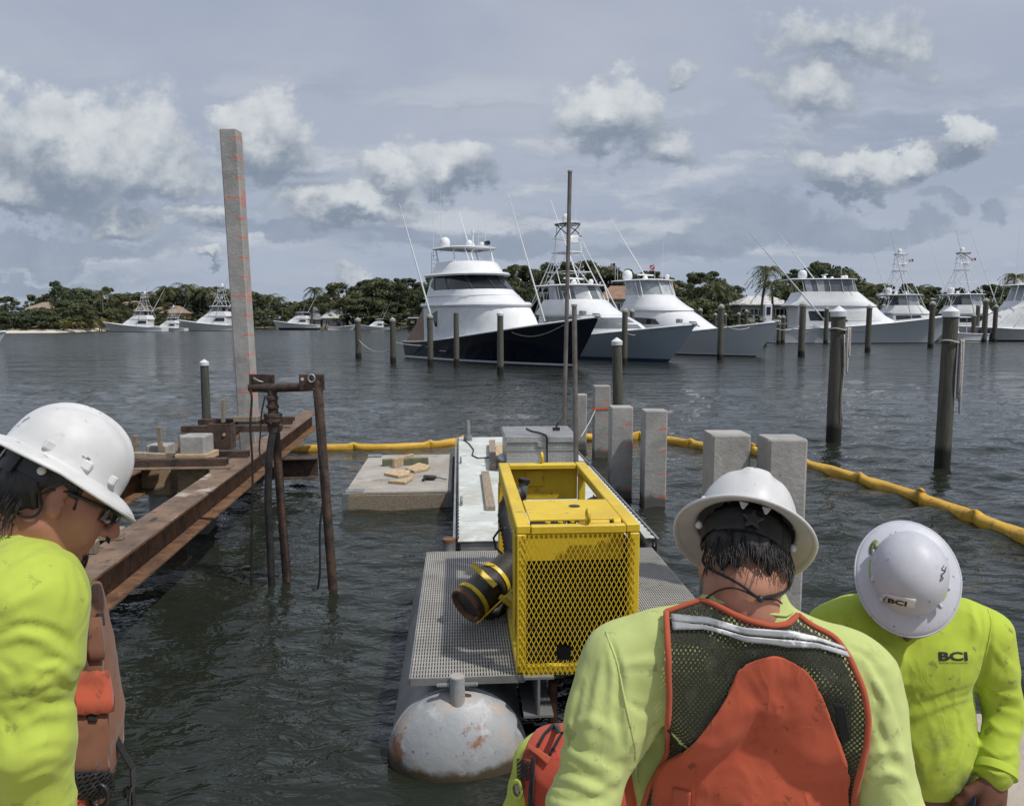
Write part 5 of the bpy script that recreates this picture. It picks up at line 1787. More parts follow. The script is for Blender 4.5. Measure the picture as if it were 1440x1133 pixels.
# white pedestal on the dock
pd = thing('power_pedestal', 'white dock power pedestal behind the bow of the boat with clear enclosure', 'pedestal', at(1079, 452, 82))
p = at(1079, 452, 82)
m = MB(); m.span((p.x - 1.2, p.y - .3, 1.2), (p.x + 1.2, p.y + .3, 3.9)) if False else m.span((p.x - .38, p.y - .3, 1.2), (p.x + .38, p.y + .3, 4.3)); m.build('cabinet', M['white_paint'], pd, bevel=.05)
m = MB(); m.span((p.x - .2, p.y - .34, 3.2), (p.x + .2, p.y - .302, 4.0)); m.build('dark_panel', M['black_trim'], pd)

# mooring lines between piles and boats
pz_ = lambda px, z: Vector((PX[px].location.x, PX[px].location.y, z))
slack(pz_(503, 1.3), pz_(552, .9), .5, .025, 'mooring line drooping between the two leftmost capped piles')
slack(pz_(552, 1.3), (-4.5, 54.6, 1.1), .25, .025, 'mooring line from the second capped pile to the navy stern')
slack(pz_(1014.5, 2.4), (17.6, 56.4, 2.4), .45, .025, 'mooring line from the capped pile to the white bow')
slack(pz_(879, 1.9), (9.0, 52.0, 2.0), .3, .025, 'mooring line from the capped pile to the grey blue bow')
slack((17.9, 55.4, 2.45), pz_(1129.5, 2.3), .5, .03, 'mooring line from the white bow across to the capped pile on its right')
slack((p.x, p.y, 2.5), pz_(1129.5, 2.6), .3, .03, 'upper mooring line from the pedestal to the pile before the long white boat')
# ------------------------------------------------------------------ far shore: land, trees, houses, docks
SHORE = [(-700, 150), (-300, 160), (0, 168), (90, 176), (130, 196), (190, 236), (330, 246), (460, 268), (560, 262), (640, 205), (760, 160), (900, 140), (1000, 128), (1120, 122), (1300, 124), (1500, 128), (2300, 135)]


def shore_y(px):
    for (a, ya), (b, yb) in zip(SHORE, SHORE[1:]):
        if px <= b:
            f = max(0, (px - a) / (b - a))
            return lerp(ya, yb, f)
    return SHORE[-1][1]


def shore_pt(px, back=0.0):
    Y = shore_y(px)
    X = (px - CXP) / FPX * Y
    return Vector((X * (Y + back) / Y, Y + back, 0))


def build_land():
    rng = random.Random(8)
    rows = []
    pxs = list(range(-700, 2301, 20))
    prof = [(-2.5, -.6), (0, .02), (3, .35), (7, .75), (14, 1.1), (40, 1.5), (120, 2.2), (500, 3.5), (1500, 6)]
    V, Fc = [], []
    for px in pxs:
        for bk, z in prof:
            p = shore_pt(px, bk + rng.uniform(-.6, .6) * (bk < 20))
            V.append((p.x, p.y, z + rng.uniform(-.1, .1) * (bk > 0)))
    k = len(prof)
    for i in range(len(pxs) - 1):
        for j in range(k - 1):
            a = i * k + j
            Fc.append((a, a + k, a + k + 1, a + 1))
    me = np_mesh('far_shore', V, Fc)
    ma = mat('shore_ground', (.045, .065, .025), .95, c2=(.085, .075, .045), vs=.25)
    T = NT(ma.node_tree)
    b = ma.node_tree.nodes['Principled BSDF']
    src = b.inputs['Base Color'].links[0].from_socket
    x, y, z = T.xyz(T.coord())
    nz_ = T.m('MULTIPLY_ADD', T.noise(T.coord(), .3, 3), 1.2, -.6)
    sand = T.m('MULTIPLY', T.step(T.m('ADD', x, T.m('MULTIPLY', nz_, 6)), -78, -92), T.step(T.m('ADD', z, T.m('MULTIPLY', nz_, .3)), .95, .70))
    T.put(b.inputs['Base Color'], T.mix(sand, src, (.58, .53, .45)))
    tag(link('far_shore', me, ma, None, True), kind='structure')


build_land()


def leaf_mat(name, c, c2):
    ma = bpy.data.materials.new(name)
    ma.use_nodes = True
    T = NT(ma.node_tree)
    b = ma.node_tree.nodes['Principled BSDF']
    oi = T.node('ShaderNodeObjectInfo').outputs['Random']
    gi = T.node('ShaderNodeNewGeometry').outputs['Random Per Island']
    n = T.noise(T.coord(), .55, 3)
    f = T.m('ADD', T.m('MULTIPLY', gi, .55), T.m('MULTIPLY_ADD', n, .9, -.2), clamp=True)
    col = T.mix(f, c, c2)
    col = T.mix(1.0, col, T.mix(oi, (.72, .80, .80), (1.22, 1.12, .92)), 'MULTIPLY')
    T.put(b.inputs['Base Color'], col)
    b.inputs['Roughness'].default_value = .6
    b.inputs['Specular IOR Level'].default_value = .25
    out = [q for q in ma.node_tree.nodes if q.type == 'OUTPUT_MATERIAL'][0]
    tr = T.node('ShaderNodeBsdfTranslucent')
    T.put(tr.inputs[0], col)
    mx = T.node('ShaderNodeMixShader')
    mx.inputs[0].default_value = .22
    T.l.new(b.outputs[0], mx.inputs[1]); T.l.new(tr.outputs[0], mx.inputs[2])
    T.l.new(mx.outputs[0], out.inputs[0])
    return ma


M['leaf'] = leaf_mat('hazed_broad_leaves', (.048, .063, .037), (.115, .135, .074))  # greens lifted and muted: distance haze painted into the leaf colour
M['leaf_light'] = leaf_mat('hazed_light_leaves', (.066, .085, .044), (.155, .175, .095))  # lighter green, with the same haze painted in
M['frond'] = leaf_mat('palm_fronds', (.035, .050, .018), (.12, .13, .055))
M['frond_yellow'] = leaf_mat('yellowing_fronds', (.08, .08, .022), (.26, .22, .07))
M['bark'] = mat('grey_bark', (.11, .09, .07), .95, c2=(.19, .165, .13), vs=3, rand=.2)


def quads(C, N, S, rng, asp=1.0):
    """leaf quads: centres, normals, sizes"""
    n = len(C)
    up = rng.normal(size=(n, 3))
    u = np.cross(N, up); u /= np.linalg.norm(u, axis=1, keepdims=True) + 1e-9
    v = np.cross(N, u)
    u = u * S[:, None] * .5; v = v * S[:, None] * .5 * asp
    V = np.stack([C - u - v * .3, C - v, C + u - v * .2, C + u * .3 + v], 1).reshape(-1, 3)
    F = np.arange(n * 4).reshape(n, 4)
    return V, F


def crown_mesh(name, seed, h0, h1, rx, nl, per, size, flat=1.0, skew=0.0):
    """crown from uneven leaf clumps scattered over an irregular volume, gaps left between them"""
    rng = np.random.RandomState(seed)
    C, N, S = [], [], []
    for i in range(nl):
        th = rng.uniform(0, 6.28)
        f = rng.uniform(0, 1)
        z = lerp(h0, h1, f ** .8)
        prof = math.sin(math.pi * (0.18 + .78 * f)) ** .7
        rr = rx * prof * math.sqrt(rng.uniform(.12, 1))
        lc = np.array([rr * math.cos(th) + skew * f, rr * math.sin(th), z])
        lr = rx * rng.uniform(.14, .36) * (.6 + .5 * prof)
        k = int(per * rng.uniform(.7, 1.3))
        d = rng.normal(size=(k, 3)); d /= np.linalg.norm(d, axis=1, keepdims=True)
        r = lr * rng.uniform(.45, 1.05, size=(k, 1)) ** .6
        p = lc + d * r * np.array([1, 1, .72 * flat])
        keep = p[:, 2] > h0 - .5
        C.append(p[keep]); N.append((d + rng.normal(0, .45, (k, 3)))[keep]); S.append(rng.uniform(.6, 1.35, k)[keep] * size)
    C, N, S = np.concatenate(C), np.concatenate(N), np.concatenate(S)
    N /= np.linalg.norm(N, axis=1, keepdims=True) + 1e-9
    V, F = quads(C, N, S, rng)
    return np_mesh(name, V, F)


def trunk_mb(h, r, seed, limbs=5, spread=2.5):
    rng = random.Random(seed)
    m = MB()
    pts_ = [(rng.uniform(-.15, .15) * k, rng.uniform(-.15, .15) * k, h * k / 4 - (.6 if k == 0 else 0)) for k in range(5)]
    m.tube(pts_, [r * 1.25, r, r * .85, r * .7, r * .5], 7)
    for i in range(limbs):
        a = rng.uniform(0, 6.28)
        z = h * rng.uniform(.4, .85)
        l = spread * rng.uniform(.6, 1.1)
        m.tube([(0, 0, z), (l * .5 * math.cos(a), l * .5 * math.sin(a), z + l * .45), (l * math.cos(a), l * math.sin(a), z + l * .75)], [r * .5, r * .35, r * .12], 5)
    return m


TP = []
for k, (h, rx, base, nl, per, sz, flat, lm) in enumerate(((11, 4.6, 2.2, 44, 130, .40, 1.0, 'leaf'), (14, 5.6, 3.0, 52, 130, .42, 1.0, 'leaf'), (9, 5.2, 1.6, 40, 130, .40, .8, 'leaf_light'),
                                                       (12.5, 3.8, 3.5, 38, 125, .40, 1.1, 'leaf_light'), (16, 6.4, 4.5, 54, 130, .46, .8, 'leaf'))):
    t = thing('broadleaf_tree', 'x', 'tree', (0, -900 - k * 20, 0), group='broadleaf trees on the far shore')
    o = link('crown', crown_mesh('crown', 20 + k, base, h, rx, nl, per, sz, flat, (k % 3 - 1) * .8), M[lm], t)
    trunk_mb(h * .72, .028 * h, 40 + k, 6, rx * .7).build('trunk', M['bark'], t, smooth=50, world=False)
    TP.append([t, h, False])
t = thing('shrub', 'x', 'shrub', (0, -1100, 0), group='shrubs along the far shore')
link('foliage', crown_mesh('foliage', 71, .1, 2.6, 2.3, 14, 80, .36, .8), M['leaf'], t)
trunk_mb(1.4, .06, 3, 4, 1.0).build('stem', M['bark'], t, world=False)
SB = [t, 2.6, False]


def frond_mesh(seed, ln, droop, up):
    rng = random.Random(seed)
    V, Fc = [], []
    n = 13
    spine = []
    for i in range(n + 1):
        f = i / n
        spine.append(Vector((ln * (f - .12 * f * f), 0, up * ln * f - droop * ln * f * f)))
    for i in range(n):
        a, b = spine[i], spine[i + 1]
        f = (i + .5) / n
        wl = ln * .26 * math.sin(math.pi * min(1, .12 + f * .86)) ** .7
        for sg in (-1, 1):
            j = rng.uniform(.75, 1.1)
            tip = (a + b) / 2 + Vector((ln * .10, sg * wl * j, -wl * rng.uniform(.35, .8)))
            k = len(V)
            V += [tuple(a), tuple(a.lerp(b, .75)), tuple(tip)]
            Fc.append((k, k + 1, k + 2))
    # midrib
    for i in range(n):
        a, b = spine[i], spine[i + 1]
        k = len(V)
        w_ = .05 * (1 - i / n) + .012
        V += [tuple(a + Vector((0, w_, .01))), tuple(a - Vector((0, w_, -.01))), tuple(b)]
        Fc.append((k, k + 1, k + 2))
    me = bpy.data.meshes.new('frond')
    me.from_pydata(V, [], Fc)
    return me


def palm_proto(seed, h, nf, fl, mt, bend):
    rng = random.Random(seed)
    t = thing('palm_tree', 'x', 'palm', (0, -1200 - seed * 10, 0), group='palms on the far shore')
    pts_ = [(bend * (f ** 1.8), .12 * math.sin(3 * f), h * f - (.5 if f == 0 else 0)) for f in (0, .2, .4, .6, .8, 1)]
    m = MB(); m.tube(pts_, [.26, .19, .16, .15, .14, .13], 8); m.build('trunk', M['bark'], t, smooth=50, world=False)
    mes = [frond_mesh(seed + q, fl, d, u) for q, (d, u) in enumerate(((.95, .75), (.9, .45), (.75, .12), (.65, -.25)))]
    for me in mes: me.materials.append(M[mt])
    top = Vector(pts_[-1])
    for k in range(nf):
        q = k * 4 // nf
        o = bpy.data.objects.new('frond', mes[q])
        COL.objects.link(o)
        o.parent = t
        o.location = top
        s = rng.uniform(.85, 1.12)
        o.scale = (s, s, s)
        o.rotation_euler = (rng.uniform(-.25, .25), rng.uniform(-.12, .12), k * 2.399 + rng.uniform(-.3, .3))
    m = MB(); m.sphere(top - Vector((0, 0, .15)), .26, 8, 6); m.build('heart', M['bark'], t, world=False)
    return [t, h + fl * .35, False]


PM = [palm_proto(1, 8.0, 18, 3.0, 'frond', .9), palm_proto(2, 6.0, 16, 2.6, 'frond', -.5), palm_proto(3, 2.0, 15, 2.6, 'frond_yellow', .2)]


def put(pr, px, back, top_px, label, rz=0.0, wide=1.0, sink=0.0):
    """stand a tree at a bearing behind the shore line so that its top reaches the photo's tree line"""
    p = shore_pt(px, back)
    z0 = .9 + back * .012
    ztop = at(px, top_px, p.y).z
    t, h, used = pr
    s = max((ztop - z0) / h, .15)
    o = t if not used else dup(t)
    pr[2] = True
    o.location = (p.x, p.y, z0 - sink)
    o.rotation_euler = (0, 0, rz)
    o.scale = (s * wide, s * wide, s)
    o['label'] = label
    return o


TL = [(-60, 425), (0, 420), (40, 424), (75, 404), (100, 409), (130, 404), (160, 411), (190, 409), (215, 414), (240, 405), (265, 408), (300, 406), (330, 408), (360, 418), (390, 418), (420, 414), (450, 412), (475, 402),
      (500, 399), (550, 394), (600, 390), (640, 384), (700, 379), (750, 373), (800, 374), (830, 366), (860, 372), (900, 384), (940, 386), (980, 383), (1010, 393), (1030, 408), (1065, 412), (1090, 404), (1110, 388), (1140, 372),
      (1160, 373), (1185, 388), (1210, 406), (1230, 400), (1260, 404), (1300, 402), (1340, 406), (1380, 402), (1440, 398), (1500, 400)]


def tl(px):
    for (a, ya), (b, yb) in zip(TL, TL[1:]):
        if px <= b: return lerp(ya, yb, max(0, (px - a) / (b - a)))
    return TL[-1][1]


LAND = [(0, 'the left edge of the shore'), (30, 'the strip of white sand'), (55, 'the small tan house'), (86, 'the tall thin tree'), (112, 'the young yellowish palms'), (150, 'the bow of the leftmost tower boat'),
        (190, 'the leftmost tower boat'), (222, 'the small tower boat'), (262, 'the larger tower boat'), (300, 'the hardtop of the larger tower boat'), (338, 'the very tall concrete pile'), (372, 'the low timber dock'),
        (412, 'the grey roofed boathouse'), (440, 'the leaning palm'), (470, 'the white roofed house'), (503, 'the leftmost capped pile'), (530, 'the small flybridge boat'), (552, 'the second capped pile'),
        (590, 'the stern of the navy yacht'), (640, 'the bridge of the navy yacht'), (690, 'the front of the navy yacht bridge'), (715, 'the bare outrigger by the navy yacht'), (745, 'the ladder of the dark hooped tower'),
        (775, 'the tower of the grey blue boat'), (801, 'the very tall steel pole'), (830, 'the hardtop of the grey blue boat'), (872, 'the tan house roofs'), (905, 'the bridge of the diver flag boat'), (945, 'the right tan house'),
        (980, 'the bow of the diver flag boat'), (1014, 'the pile before the diver flag boat'), (1045, 'the low white roofed house'), (1068, 'the tall clear palm'), (1090, 'the lower palm'), (1118, 'the hardtop end of the long boat'),
        (1150, 'the radar dome of the long boat'), (1181, 'the left big mooring pile'), (1212, 'the front of the long boat bridge'), (1245, 'the foredeck of the long boat'), (1270, 'the pale lattice tower'), (1312, 'the pile at the long boat bow'),
        (1340, 'the right big mooring pile'), (1362, 'the dark hooped right tower'), (1400, 'the outboard engines'), (1432, 'the covered boat'), (1480, 'the right edge of the shore')]
USED = {}


def by_place(px, kind, row):
    q = min(LAND, key=lambda e: abs(e[0] - px))
    d = px - q[0]
    side = 'directly behind' if abs(d) < 3.5 else ('just left of' if d < 0 else 'just right of')
    lab = ' '.join(k for k in (row, kind, side, q[1]) if k)
    if lab in USED:
        q2 = min((e for e in LAND if e[1] != q[1]), key=lambda e: abs(e[0] - px))
        lab = ' '.join(k for k in (row, kind, 'left of' if px < q2[0] else 'right of', q2[1]) if k)
    USED[lab] = 1
    return lab


rng = random.Random(12)
KINDS = ['dark bushy tree', 'tall dark rounded tree', 'broad light green tree', 'slender light green tree', 'spreading flat topped tree']
px = -40
while px < 1490:
    k = rng.choice((0, 1, 2, 3, 4, 0, 1))
    if not (1035 < px < 1090):
        put(TP[k], px, rng.uniform(16, 40), tl(px) + rng.uniform(-5, 11), by_place(px, KINDS[k], 'back row'), rng.uniform(0, 6.28), rng.uniform(.9, 1.25))
    px += rng.uniform(14, 22)
px = -30
while px < 1480:
    k = rng.choice((0, 2, 3, 2))
    if not (840 < px < 960 or 1020 < px < 1120 or 432 < px < 448):
        y = tl(px)
        put(TP[k], px, rng.uniform(7, 14), y + (455 - y) * rng.uniform(.22, .5), by_place(px, KINDS[k], 'front row'), rng.uniform(0, 6.28), rng.uniform(1.0, 1.4), .6)
    px += rng.uniform(18, 30)
px = -20
while px < 1480:
    if not (400 < px < 470):
        p = shore_pt(px)
        put(SB, px, rng.uniform(3.5, 7), 452 - rng.uniform(4, 14), by_place(px, 'low green waterside shrub', ''), rng.uniform(0, 6.28), rng.uniform(1.0, 1.8), .3)
    px += rng.uniform(19, 30)
for px, y, k, bk, lab in ((440, 399, 0, 6, 'tall leaning palm with a full crown beside the grey roofed house on the far shore'), (1068, 366, 0, 10, 'tall palm standing clear against the sky behind the white boats'),
                          (1086, 388, 1, 9, 'lower palm just right of the tall palm behind the white boats'), (1416, 378, 0, 30, 'palm showing above the covered boat at the right edge')):
    put(PM[k], px, bk, y, lab, .4)
for px, y in ((236, 398), (250, 402), (262, 394), (282, 402), (300, 399), (318, 401), (345, 405), (206, 406), (150, 404), (385, 410), (400, 414), (995, 388), (1008, 395), (1025, 404), (1098, 394), (1232, 394), (1290, 396)):
    put(PM[rng.choice((0, 1))], px, rng.uniform(8, 16), y, by_place(px, 'tree line palm', ''), rng.uniform(0, 6.28))
for px, y in ((105, 438), (118, 442), (92, 444), (130, 440), (143, 440), (160, 446), (335, 440), (430, 446), (960, 436)):
    put(PM[2], px, rng.uniform(4, 7), y, by_place(px, 'young yellowish waterside palm', ''), rng.uniform(0, 6.28), 1.0, .4)
tall = put(TP[3], 86, 20, 397, 'tall thin tree standing above the others at the far left', 1.0, .7)

# houses among the trees
def house_at(px0, px1, Y, eave_y, ridge_y, label, wallc, roofc, name='house', depth=9.0, z0=1.0, nwin=4):
    x0, x1 = (px0 - CXP) / FPX * Y, (px1 - CXP) / FPX * Y
    ez, rz_ = at(px0, eave_y, Y).z, at(px0, ridge_y, Y + depth / 2).z
    t = thing(name, label, 'house', ((x0 + x1) / 2, Y + depth / 2, z0))
    wm = M.setdefault('wall' + str(wallc), mat('stucco_wall', wallc, .9, c2=tuple(q * .85 for q in wallc), vs=.8))
    rm = M.setdefault('roof' + str(roofc), mat('tiled_roof', roofc, .85, c2=tuple(q * .7 for q in roofc), vs=1.5, wave=(2.2, 'Z', 1.0), bump=.5, bd=.1))
    MB().span((x0, Y, z0 - .5), (x1, Y + depth, ez)).build('wall', wm, t)
    ov = .6
    rl = min((x1 - x0) * .28, depth * .5)
    m = MB()
    a = [(x0 - ov, Y - ov, ez), (x1 + ov, Y - ov, ez), (x1 + ov, Y + depth + ov, ez), (x0 - ov, Y + depth + ov, ez)]
    b = [(x0 + rl, Y + depth / 2 - .1, rz_), (x1 - rl, Y + depth / 2 - .1, rz_), (x1 - rl, Y + depth / 2 + .1, rz_), (x0 + rl, Y + depth / 2 + .1, rz_)]
    m.loft([[(x, y, z - .18) for x, y, z in a], a, b]); rf = m.build('roof', rm, t)
    for k in range(nwin):
        xc = lerp(x0, x1, (k + .5) / nwin)
        zc = ez - 1.5
        fr = MB().span((xc - .75, Y - .06, zc - .9), (xc + .75, Y - .005, zc + .75)).build('window_frame', M['white_paint'], t)
        for s in (-1, 1):
            MB().span((xc + s * .36 - .3, Y - .075, zc - .8), (xc + s * .36 + .3, Y - .062, zc + .65)).build('window_pane', M['glass_dark'], fr)
    return t


house_at(846, 900, 150, 420, 402, 'tan tiled house roof just left of the boat with clear enclosure', (.42, .36, .28), (.30, .19, .125))
house_at(905, 962, 152, 416, 391, 'tan tiled house right behind the bridge of the boat with clear enclosure', (.42, .36, .28), (.32, .205, .135), depth=12)
house_at(1040, 1112, 140, 428, 416, 'low white roofed house behind the tall palm', (.50, .49, .46), (.62, .62, .61), nwin=6)
house_at(160, 205, 243, 436, 423, 'pale stucco house with windows among the left trees', (.46, .40, .32), (.30, .22, .17), nwin=3)
house_at(208, 262, 246, 440, 430, 'tan walled house behind the left tower boats', (.42, .30, .20), (.34, .25, .19), nwin=4)
house_at(44, 66, 190, 434, 425, 'small tan house at the far left among the trees', (.40, .31, .22), (.34, .26, .20), nwin=1)
house_at(418, 452, 272, 449, 432, 'grey roofed boathouse left behind the leaning palm', (.35, .35, .34), (.26, .27, .28), nwin=2)
house_at(455, 484, 272, 447, 433, 'white roofed house right behind the leaning palm', (.4, .39, .37), (.55, .55, .54), nwin=2)
# screen enclosure beside the white roofed house
t = thing('pool_cage', 'white framed pool screen enclosure below the low white roofed house', 'screen enclosure', (42, 133, 1))
x0, x1, Y = (1040 - 720) / 1100 * 133, (1085 - 720) / 1100 * 133, 133
for k in range(9):
    x = lerp(x0, x1, k / 8)
    MB().tube([(x, Y, .8), (x, Y, 3.6)], .06, 5).build('upright', M['white_paint'], t)
for z in (2.2, 3.6):
    MB().tube([(x0, Y, z), (x1, Y, z)], .06, 5).build('crossbar', M['white_paint'], t)


def dock_run(px0, px1, Y0, Y1, z, wd, label, n, name='boat_dock', hp=.9):
    a, b = Vector(((px0 - CXP) / FPX * Y0, Y0, z)), Vector(((px1 - CXP) / FPX * Y1, Y1, z))
    t = thing(name, label, 'dock', (a.x, a.y, 0))
    MB().bar(a, b, wd, .22).build('deck', M['wood'], t)
    d = (b - a).normalized(); xq = Vector((d.y, -d.x, 0))
    for k in range(n):
        for s in (-1, 1):
            p = a.lerp(b, k / (n - 1)) + xq * s * (wd / 2 + .14)
            MB().tube([(p.x, p.y, -1), (p.x, p.y, z + hp * (.6 + .4 * ((k * 7 + s) % 3)))], .13, 7).build('post', M['pile_wood'], t)
    return t


dock_run(128, 215, 205, 200, .9, 1.6, 'timber dock with many posts before the leftmost tower boat', 9, hp=1.3)
dock_run(345, 500, 252, 262, .8, 1.8, 'long low timber dock on the far shore left of the navy yacht', 12)
dock_run(560, 606, 250, 235, 1.0, 1.8, 'timber dock behind the stern of the navy yacht', 5)
dock_run(960, 1112, 100, 98, 1.0, 1.8, 'marina dock behind the bow of the boat with clear enclosure', 8, hp=.7)
dock_run(1225, 1450, 116, 114, 1.1, 1.8, 'marina dock behind the long white boat and the tower boats', 10, hp=.7)
# boat lift roof by the navy yacht
t = thing('boat_lift', 'small white boat lift canopy on posts behind the navy yacht stern', 'boat lift', at(592, 450, 190))
p = at(592, 447, 190)
MB().span((p.x - 3, p.y - 1.5, p.z - .1), (p.x + 3, p.y + 1.5, p.z + .15)).build('canopy', M['white_paint'], t)
for s in (-1, 1):
    for u in (-1, 1):
        MB().tube([(p.x + 2.8 * s, p.y + 1.3 * u, -.5), (p.x + 2.8 * s, p.y + 1.3 * u, p.z)], .12, 6).build('post', M['pile_wood'], t)
# low sea wall along the right hand shore
m = MB()
prev = None
sw = thing('sea_wall', 'low concrete sea wall behind the moored boats on the right', 'sea wall', shore_pt(1100, -1))
pts_ = [shore_pt(px, -1.2) for px in range(880, 1800, 40)]
for a, b in zip(pts_, pts_[1:]):
    MB().bar(a + Vector((0, 0, .35)), b + Vector((0, 0, .35)), .5, 1.7).build('wall_panel', M['concrete'], sw)
# ------------------------------------------------------------------ people: smooth bodies grown from blended volumes
import openvdb as vdb
from mathutils.bvhtree import BVHTree

CAMP = Vector((0, 0, CAMZ))


class Field:
    def __init__(s, lo, hi, h):
        s.lo = np.array(lo, float)
        s.h = h
        s.n = np.ceil((np.array(hi, float) - s.lo) / h).astype(int) + 1
        s.a = np.full(s.n, .09, np.float32)

    def block(s, lo, hi):
        i0 = np.clip(np.floor((np.array(lo) - s.lo) / s.h).astype(int), 0, s.n - 1)
        i1 = np.clip(np.ceil((np.array(hi) - s.lo) / s.h).astype(int) + 1, 1, s.n)
        i1 = np.maximum(i1, i0 + 1)
        ax = [s.lo[k] + s.h * np.arange(i0[k], i1[k]) for k in range(3)]
        P = np.stack(np.meshgrid(*ax, indexing='ij'), -1).astype(np.float32)
        return tuple(slice(i0[k], i1[k]) for k in range(3)), P

    def put(s, fn, lo, hi, k=.03, op='u', pad=.075):
        sl_, P = s.block(np.array(lo) - pad, np.array(hi) + pad)
        d = fn(P)
        a = s.a[sl_]
        if op == 'u':
            q = np.maximum(k - np.abs(a - d), 0) / k
            s.a[sl_] = np.minimum(a, d) - q * q * k * .25
        elif op == 'sub':
            d = -d
            q = np.maximum(k - np.abs(a - d), 0) / k
            s.a[sl_] = np.maximum(a, d) + q * q * k * .25
        elif op == 'int':
            s.a[sl_] = np.maximum(a, d)

    def cone(s, a, b, r1, r2, k=.03, op='u', sq=None):
        a, b = np.array(a, float), np.array(b, float)
        r = max(r1, r2)
        L2 = max(float(((b - a) ** 2).sum()), 1e-9)

        def fn(P):
            t = np.clip(((P - a) @ (b - a)) / L2, 0, 1)
            o = P - a - t[..., None] * (b - a)
            f = 1.0
            if sq is not None:
                ax, f = np.array(sq[0], float), sq[1]
                ax /= np.linalg.norm(ax)
                c = o @ ax
                o = o + (c * (1 / f - 1))[..., None] * ax
            return (np.sqrt((o ** 2).sum(-1)) - (r1 + (r2 - r1) * t)) * (1 if f >= 1 else (.5 + .5 * f))
        s.put(fn, np.minimum(a, b) - r, np.maximum(a, b) + r, k, op)

    def ell(s, c, r, R=None, k=.03, op='u'):
        c, r = np.array(c, float), np.array(r, float)
        M3 = np.eye(3) if R is None else np.array(R)

        def fn(P):
            q = (P - c) @ M3
            k0 = np.sqrt(((q / r) ** 2).sum(-1)) + 1e-6
            k1 = np.sqrt(((q / r ** 2) ** 2).sum(-1)) + 1e-6
            return k0 * (k0 - 1) / k1
        m = r.max()
        s.put(fn, c - m, c + m, k, op)

    def plane(s, p, n, k=.0):
        """keep the side the normal points away from"""
        p, n = np.array(p, float), np.array(n, float)
        n /= np.linalg.norm(n)
        sl_, P = s.block(s.lo, s.lo + s.h * s.n)
        s.a = np.maximum(s.a, ((P - p) @ n).astype(np.float32))

    def disp(s, fn, band=.035):
        idx = np.nonzero(np.abs(s.a) < band)
        P = s.lo + s.h * np.stack(idx, -1)
        s.a[idx] += fn(P.astype(np.float32)).astype(np.float32)

    def mesh(s, name):
        g = vdb.FloatGrid(.09)
        g.copyFromArray(s.a.astype(np.float64))
        pts, quads = g.convertToQuads(0.0)
        pts = np.asarray(pts) * s.h + s.lo
        quads = np.asarray(quads).astype(np.int64)[:, ::-1]
        # keep the outward winding
        return pts, quads


_tab = np.random.RandomState(99).rand(32, 32, 32).astype(np.float32)


def vnoise(P):
    i = np.floor(P).astype(np.int64)
    f = P - i
    f = f * f * (3 - 2 * f)
    i &= 31
    j = (i + 1) & 31
    r = 0
    for a in (0, 1):
        for b in (0, 1):
            for c in (0, 1):
                w_ = (f[..., 0] if a else 1 - f[..., 0]) * (f[..., 1] if b else 1 - f[..., 1]) * (f[..., 2] if c else 1 - f[..., 2])
                r = r + w_ * _tab[(j if a else i)[..., 0], (j if b else i)[..., 1], (j if c else i)[..., 2]]
    return r


def ridges(P, axis, fa, fp, amp, seed=0, center=None, rad=None):
    """cloth folds running across an axis; optionally gathered round a joint"""
    ax = np.array(axis, float); ax /= np.linalg.norm(ax)
    al = P @ ax
    pp = P - al[..., None] * ax
    q = pp * fp + (al * fa)[..., None] * ax + seed * 3.7
    q = q + .55 * np.stack([vnoise(P * 9 + seed), vnoise(P * 9 + seed + 7), vnoise(P * 9 + seed + 13)], -1)
    n = vnoise(q)
    r = 1 - np.abs(2 * n - 1)
    v = -(r ** 2.2 - .32) * amp * .8
    if center is not None:
        d2 = ((P - np.array(center)) ** 2).sum(-1)
        v = v * np.exp(-d2 / (rad * rad))
    return v


def strokes(bvh, lst, dep=1.5):
    """modelled folds: each is a line of pixels carried onto the cloth, a height (negative = crease) and a width"""
    segs = []
    for pts_, amp, wd in lst:
        P = [np.array(cast(bvh, *curve2(pts_, i / 14), 0, dep)) for i in range(15)]
        segs.append((P, amp, wd))

    def fn(Q):
        out = np.zeros(len(Q), np.float32)
        for P, amp, wd in segs:
            lo, hi = np.min(P, 0) - 3.2 * wd, np.max(P, 0) + 3.2 * wd
            ix = np.nonzero(np.all((Q > lo) & (Q < hi), 1))[0]
            if not len(ix): continue
            q = Q[ix]
            d2 = np.full(len(q), 9.0)
            tt = np.zeros(len(q))
            for k, (a, b) in enumerate(zip(P, P[1:])):
                e = b - a
                t = np.clip(((q - a) @ e) / max(e @ e, 1e-9), 0, 1)
                dd = ((q - a - t[:, None] * e) ** 2).sum(1)
                m_ = dd < d2
                d2 = np.where(m_, dd, d2)
                tt = np.where(m_, (k + t) / 14, tt)
            env = np.sin(np.pi * np.clip(.10 + .80 * tt, 0, 1)) ** .8
            w2 = wd * (.6 + .6 * tt)
            out[ix] += -amp * env * (np.exp(-d2 / w2 ** 2) - .55 * np.exp(-d2 / (2.1 * w2) ** 2))
        return out
    return fn


def grown(name, F, mt, parent):
    V, Q = F.mesh(name)
    V = V - np.array(wloc(parent))
    me = np_mesh(name, V, Q)
    bm = bmesh.new(); bm.from_mesh(me)
    # drop crumbs
    bmesh.ops.recalc_face_normals(bm, faces=bm.faces)
    bm.to_mesh(me); bm.free()
    return link(name, me, mt, parent, True)


def bvh_of(*obs):
    V, Fc = [], []
    for o in obs:
        n = len(V)
        off = wloc(o)
        V += [v.co + off for v in o.data.vertices]
        Fc += [[i + n for i in p.vertices] for p in o.data.polygons]
    return BVHTree.FromPolygons(V, Fc)


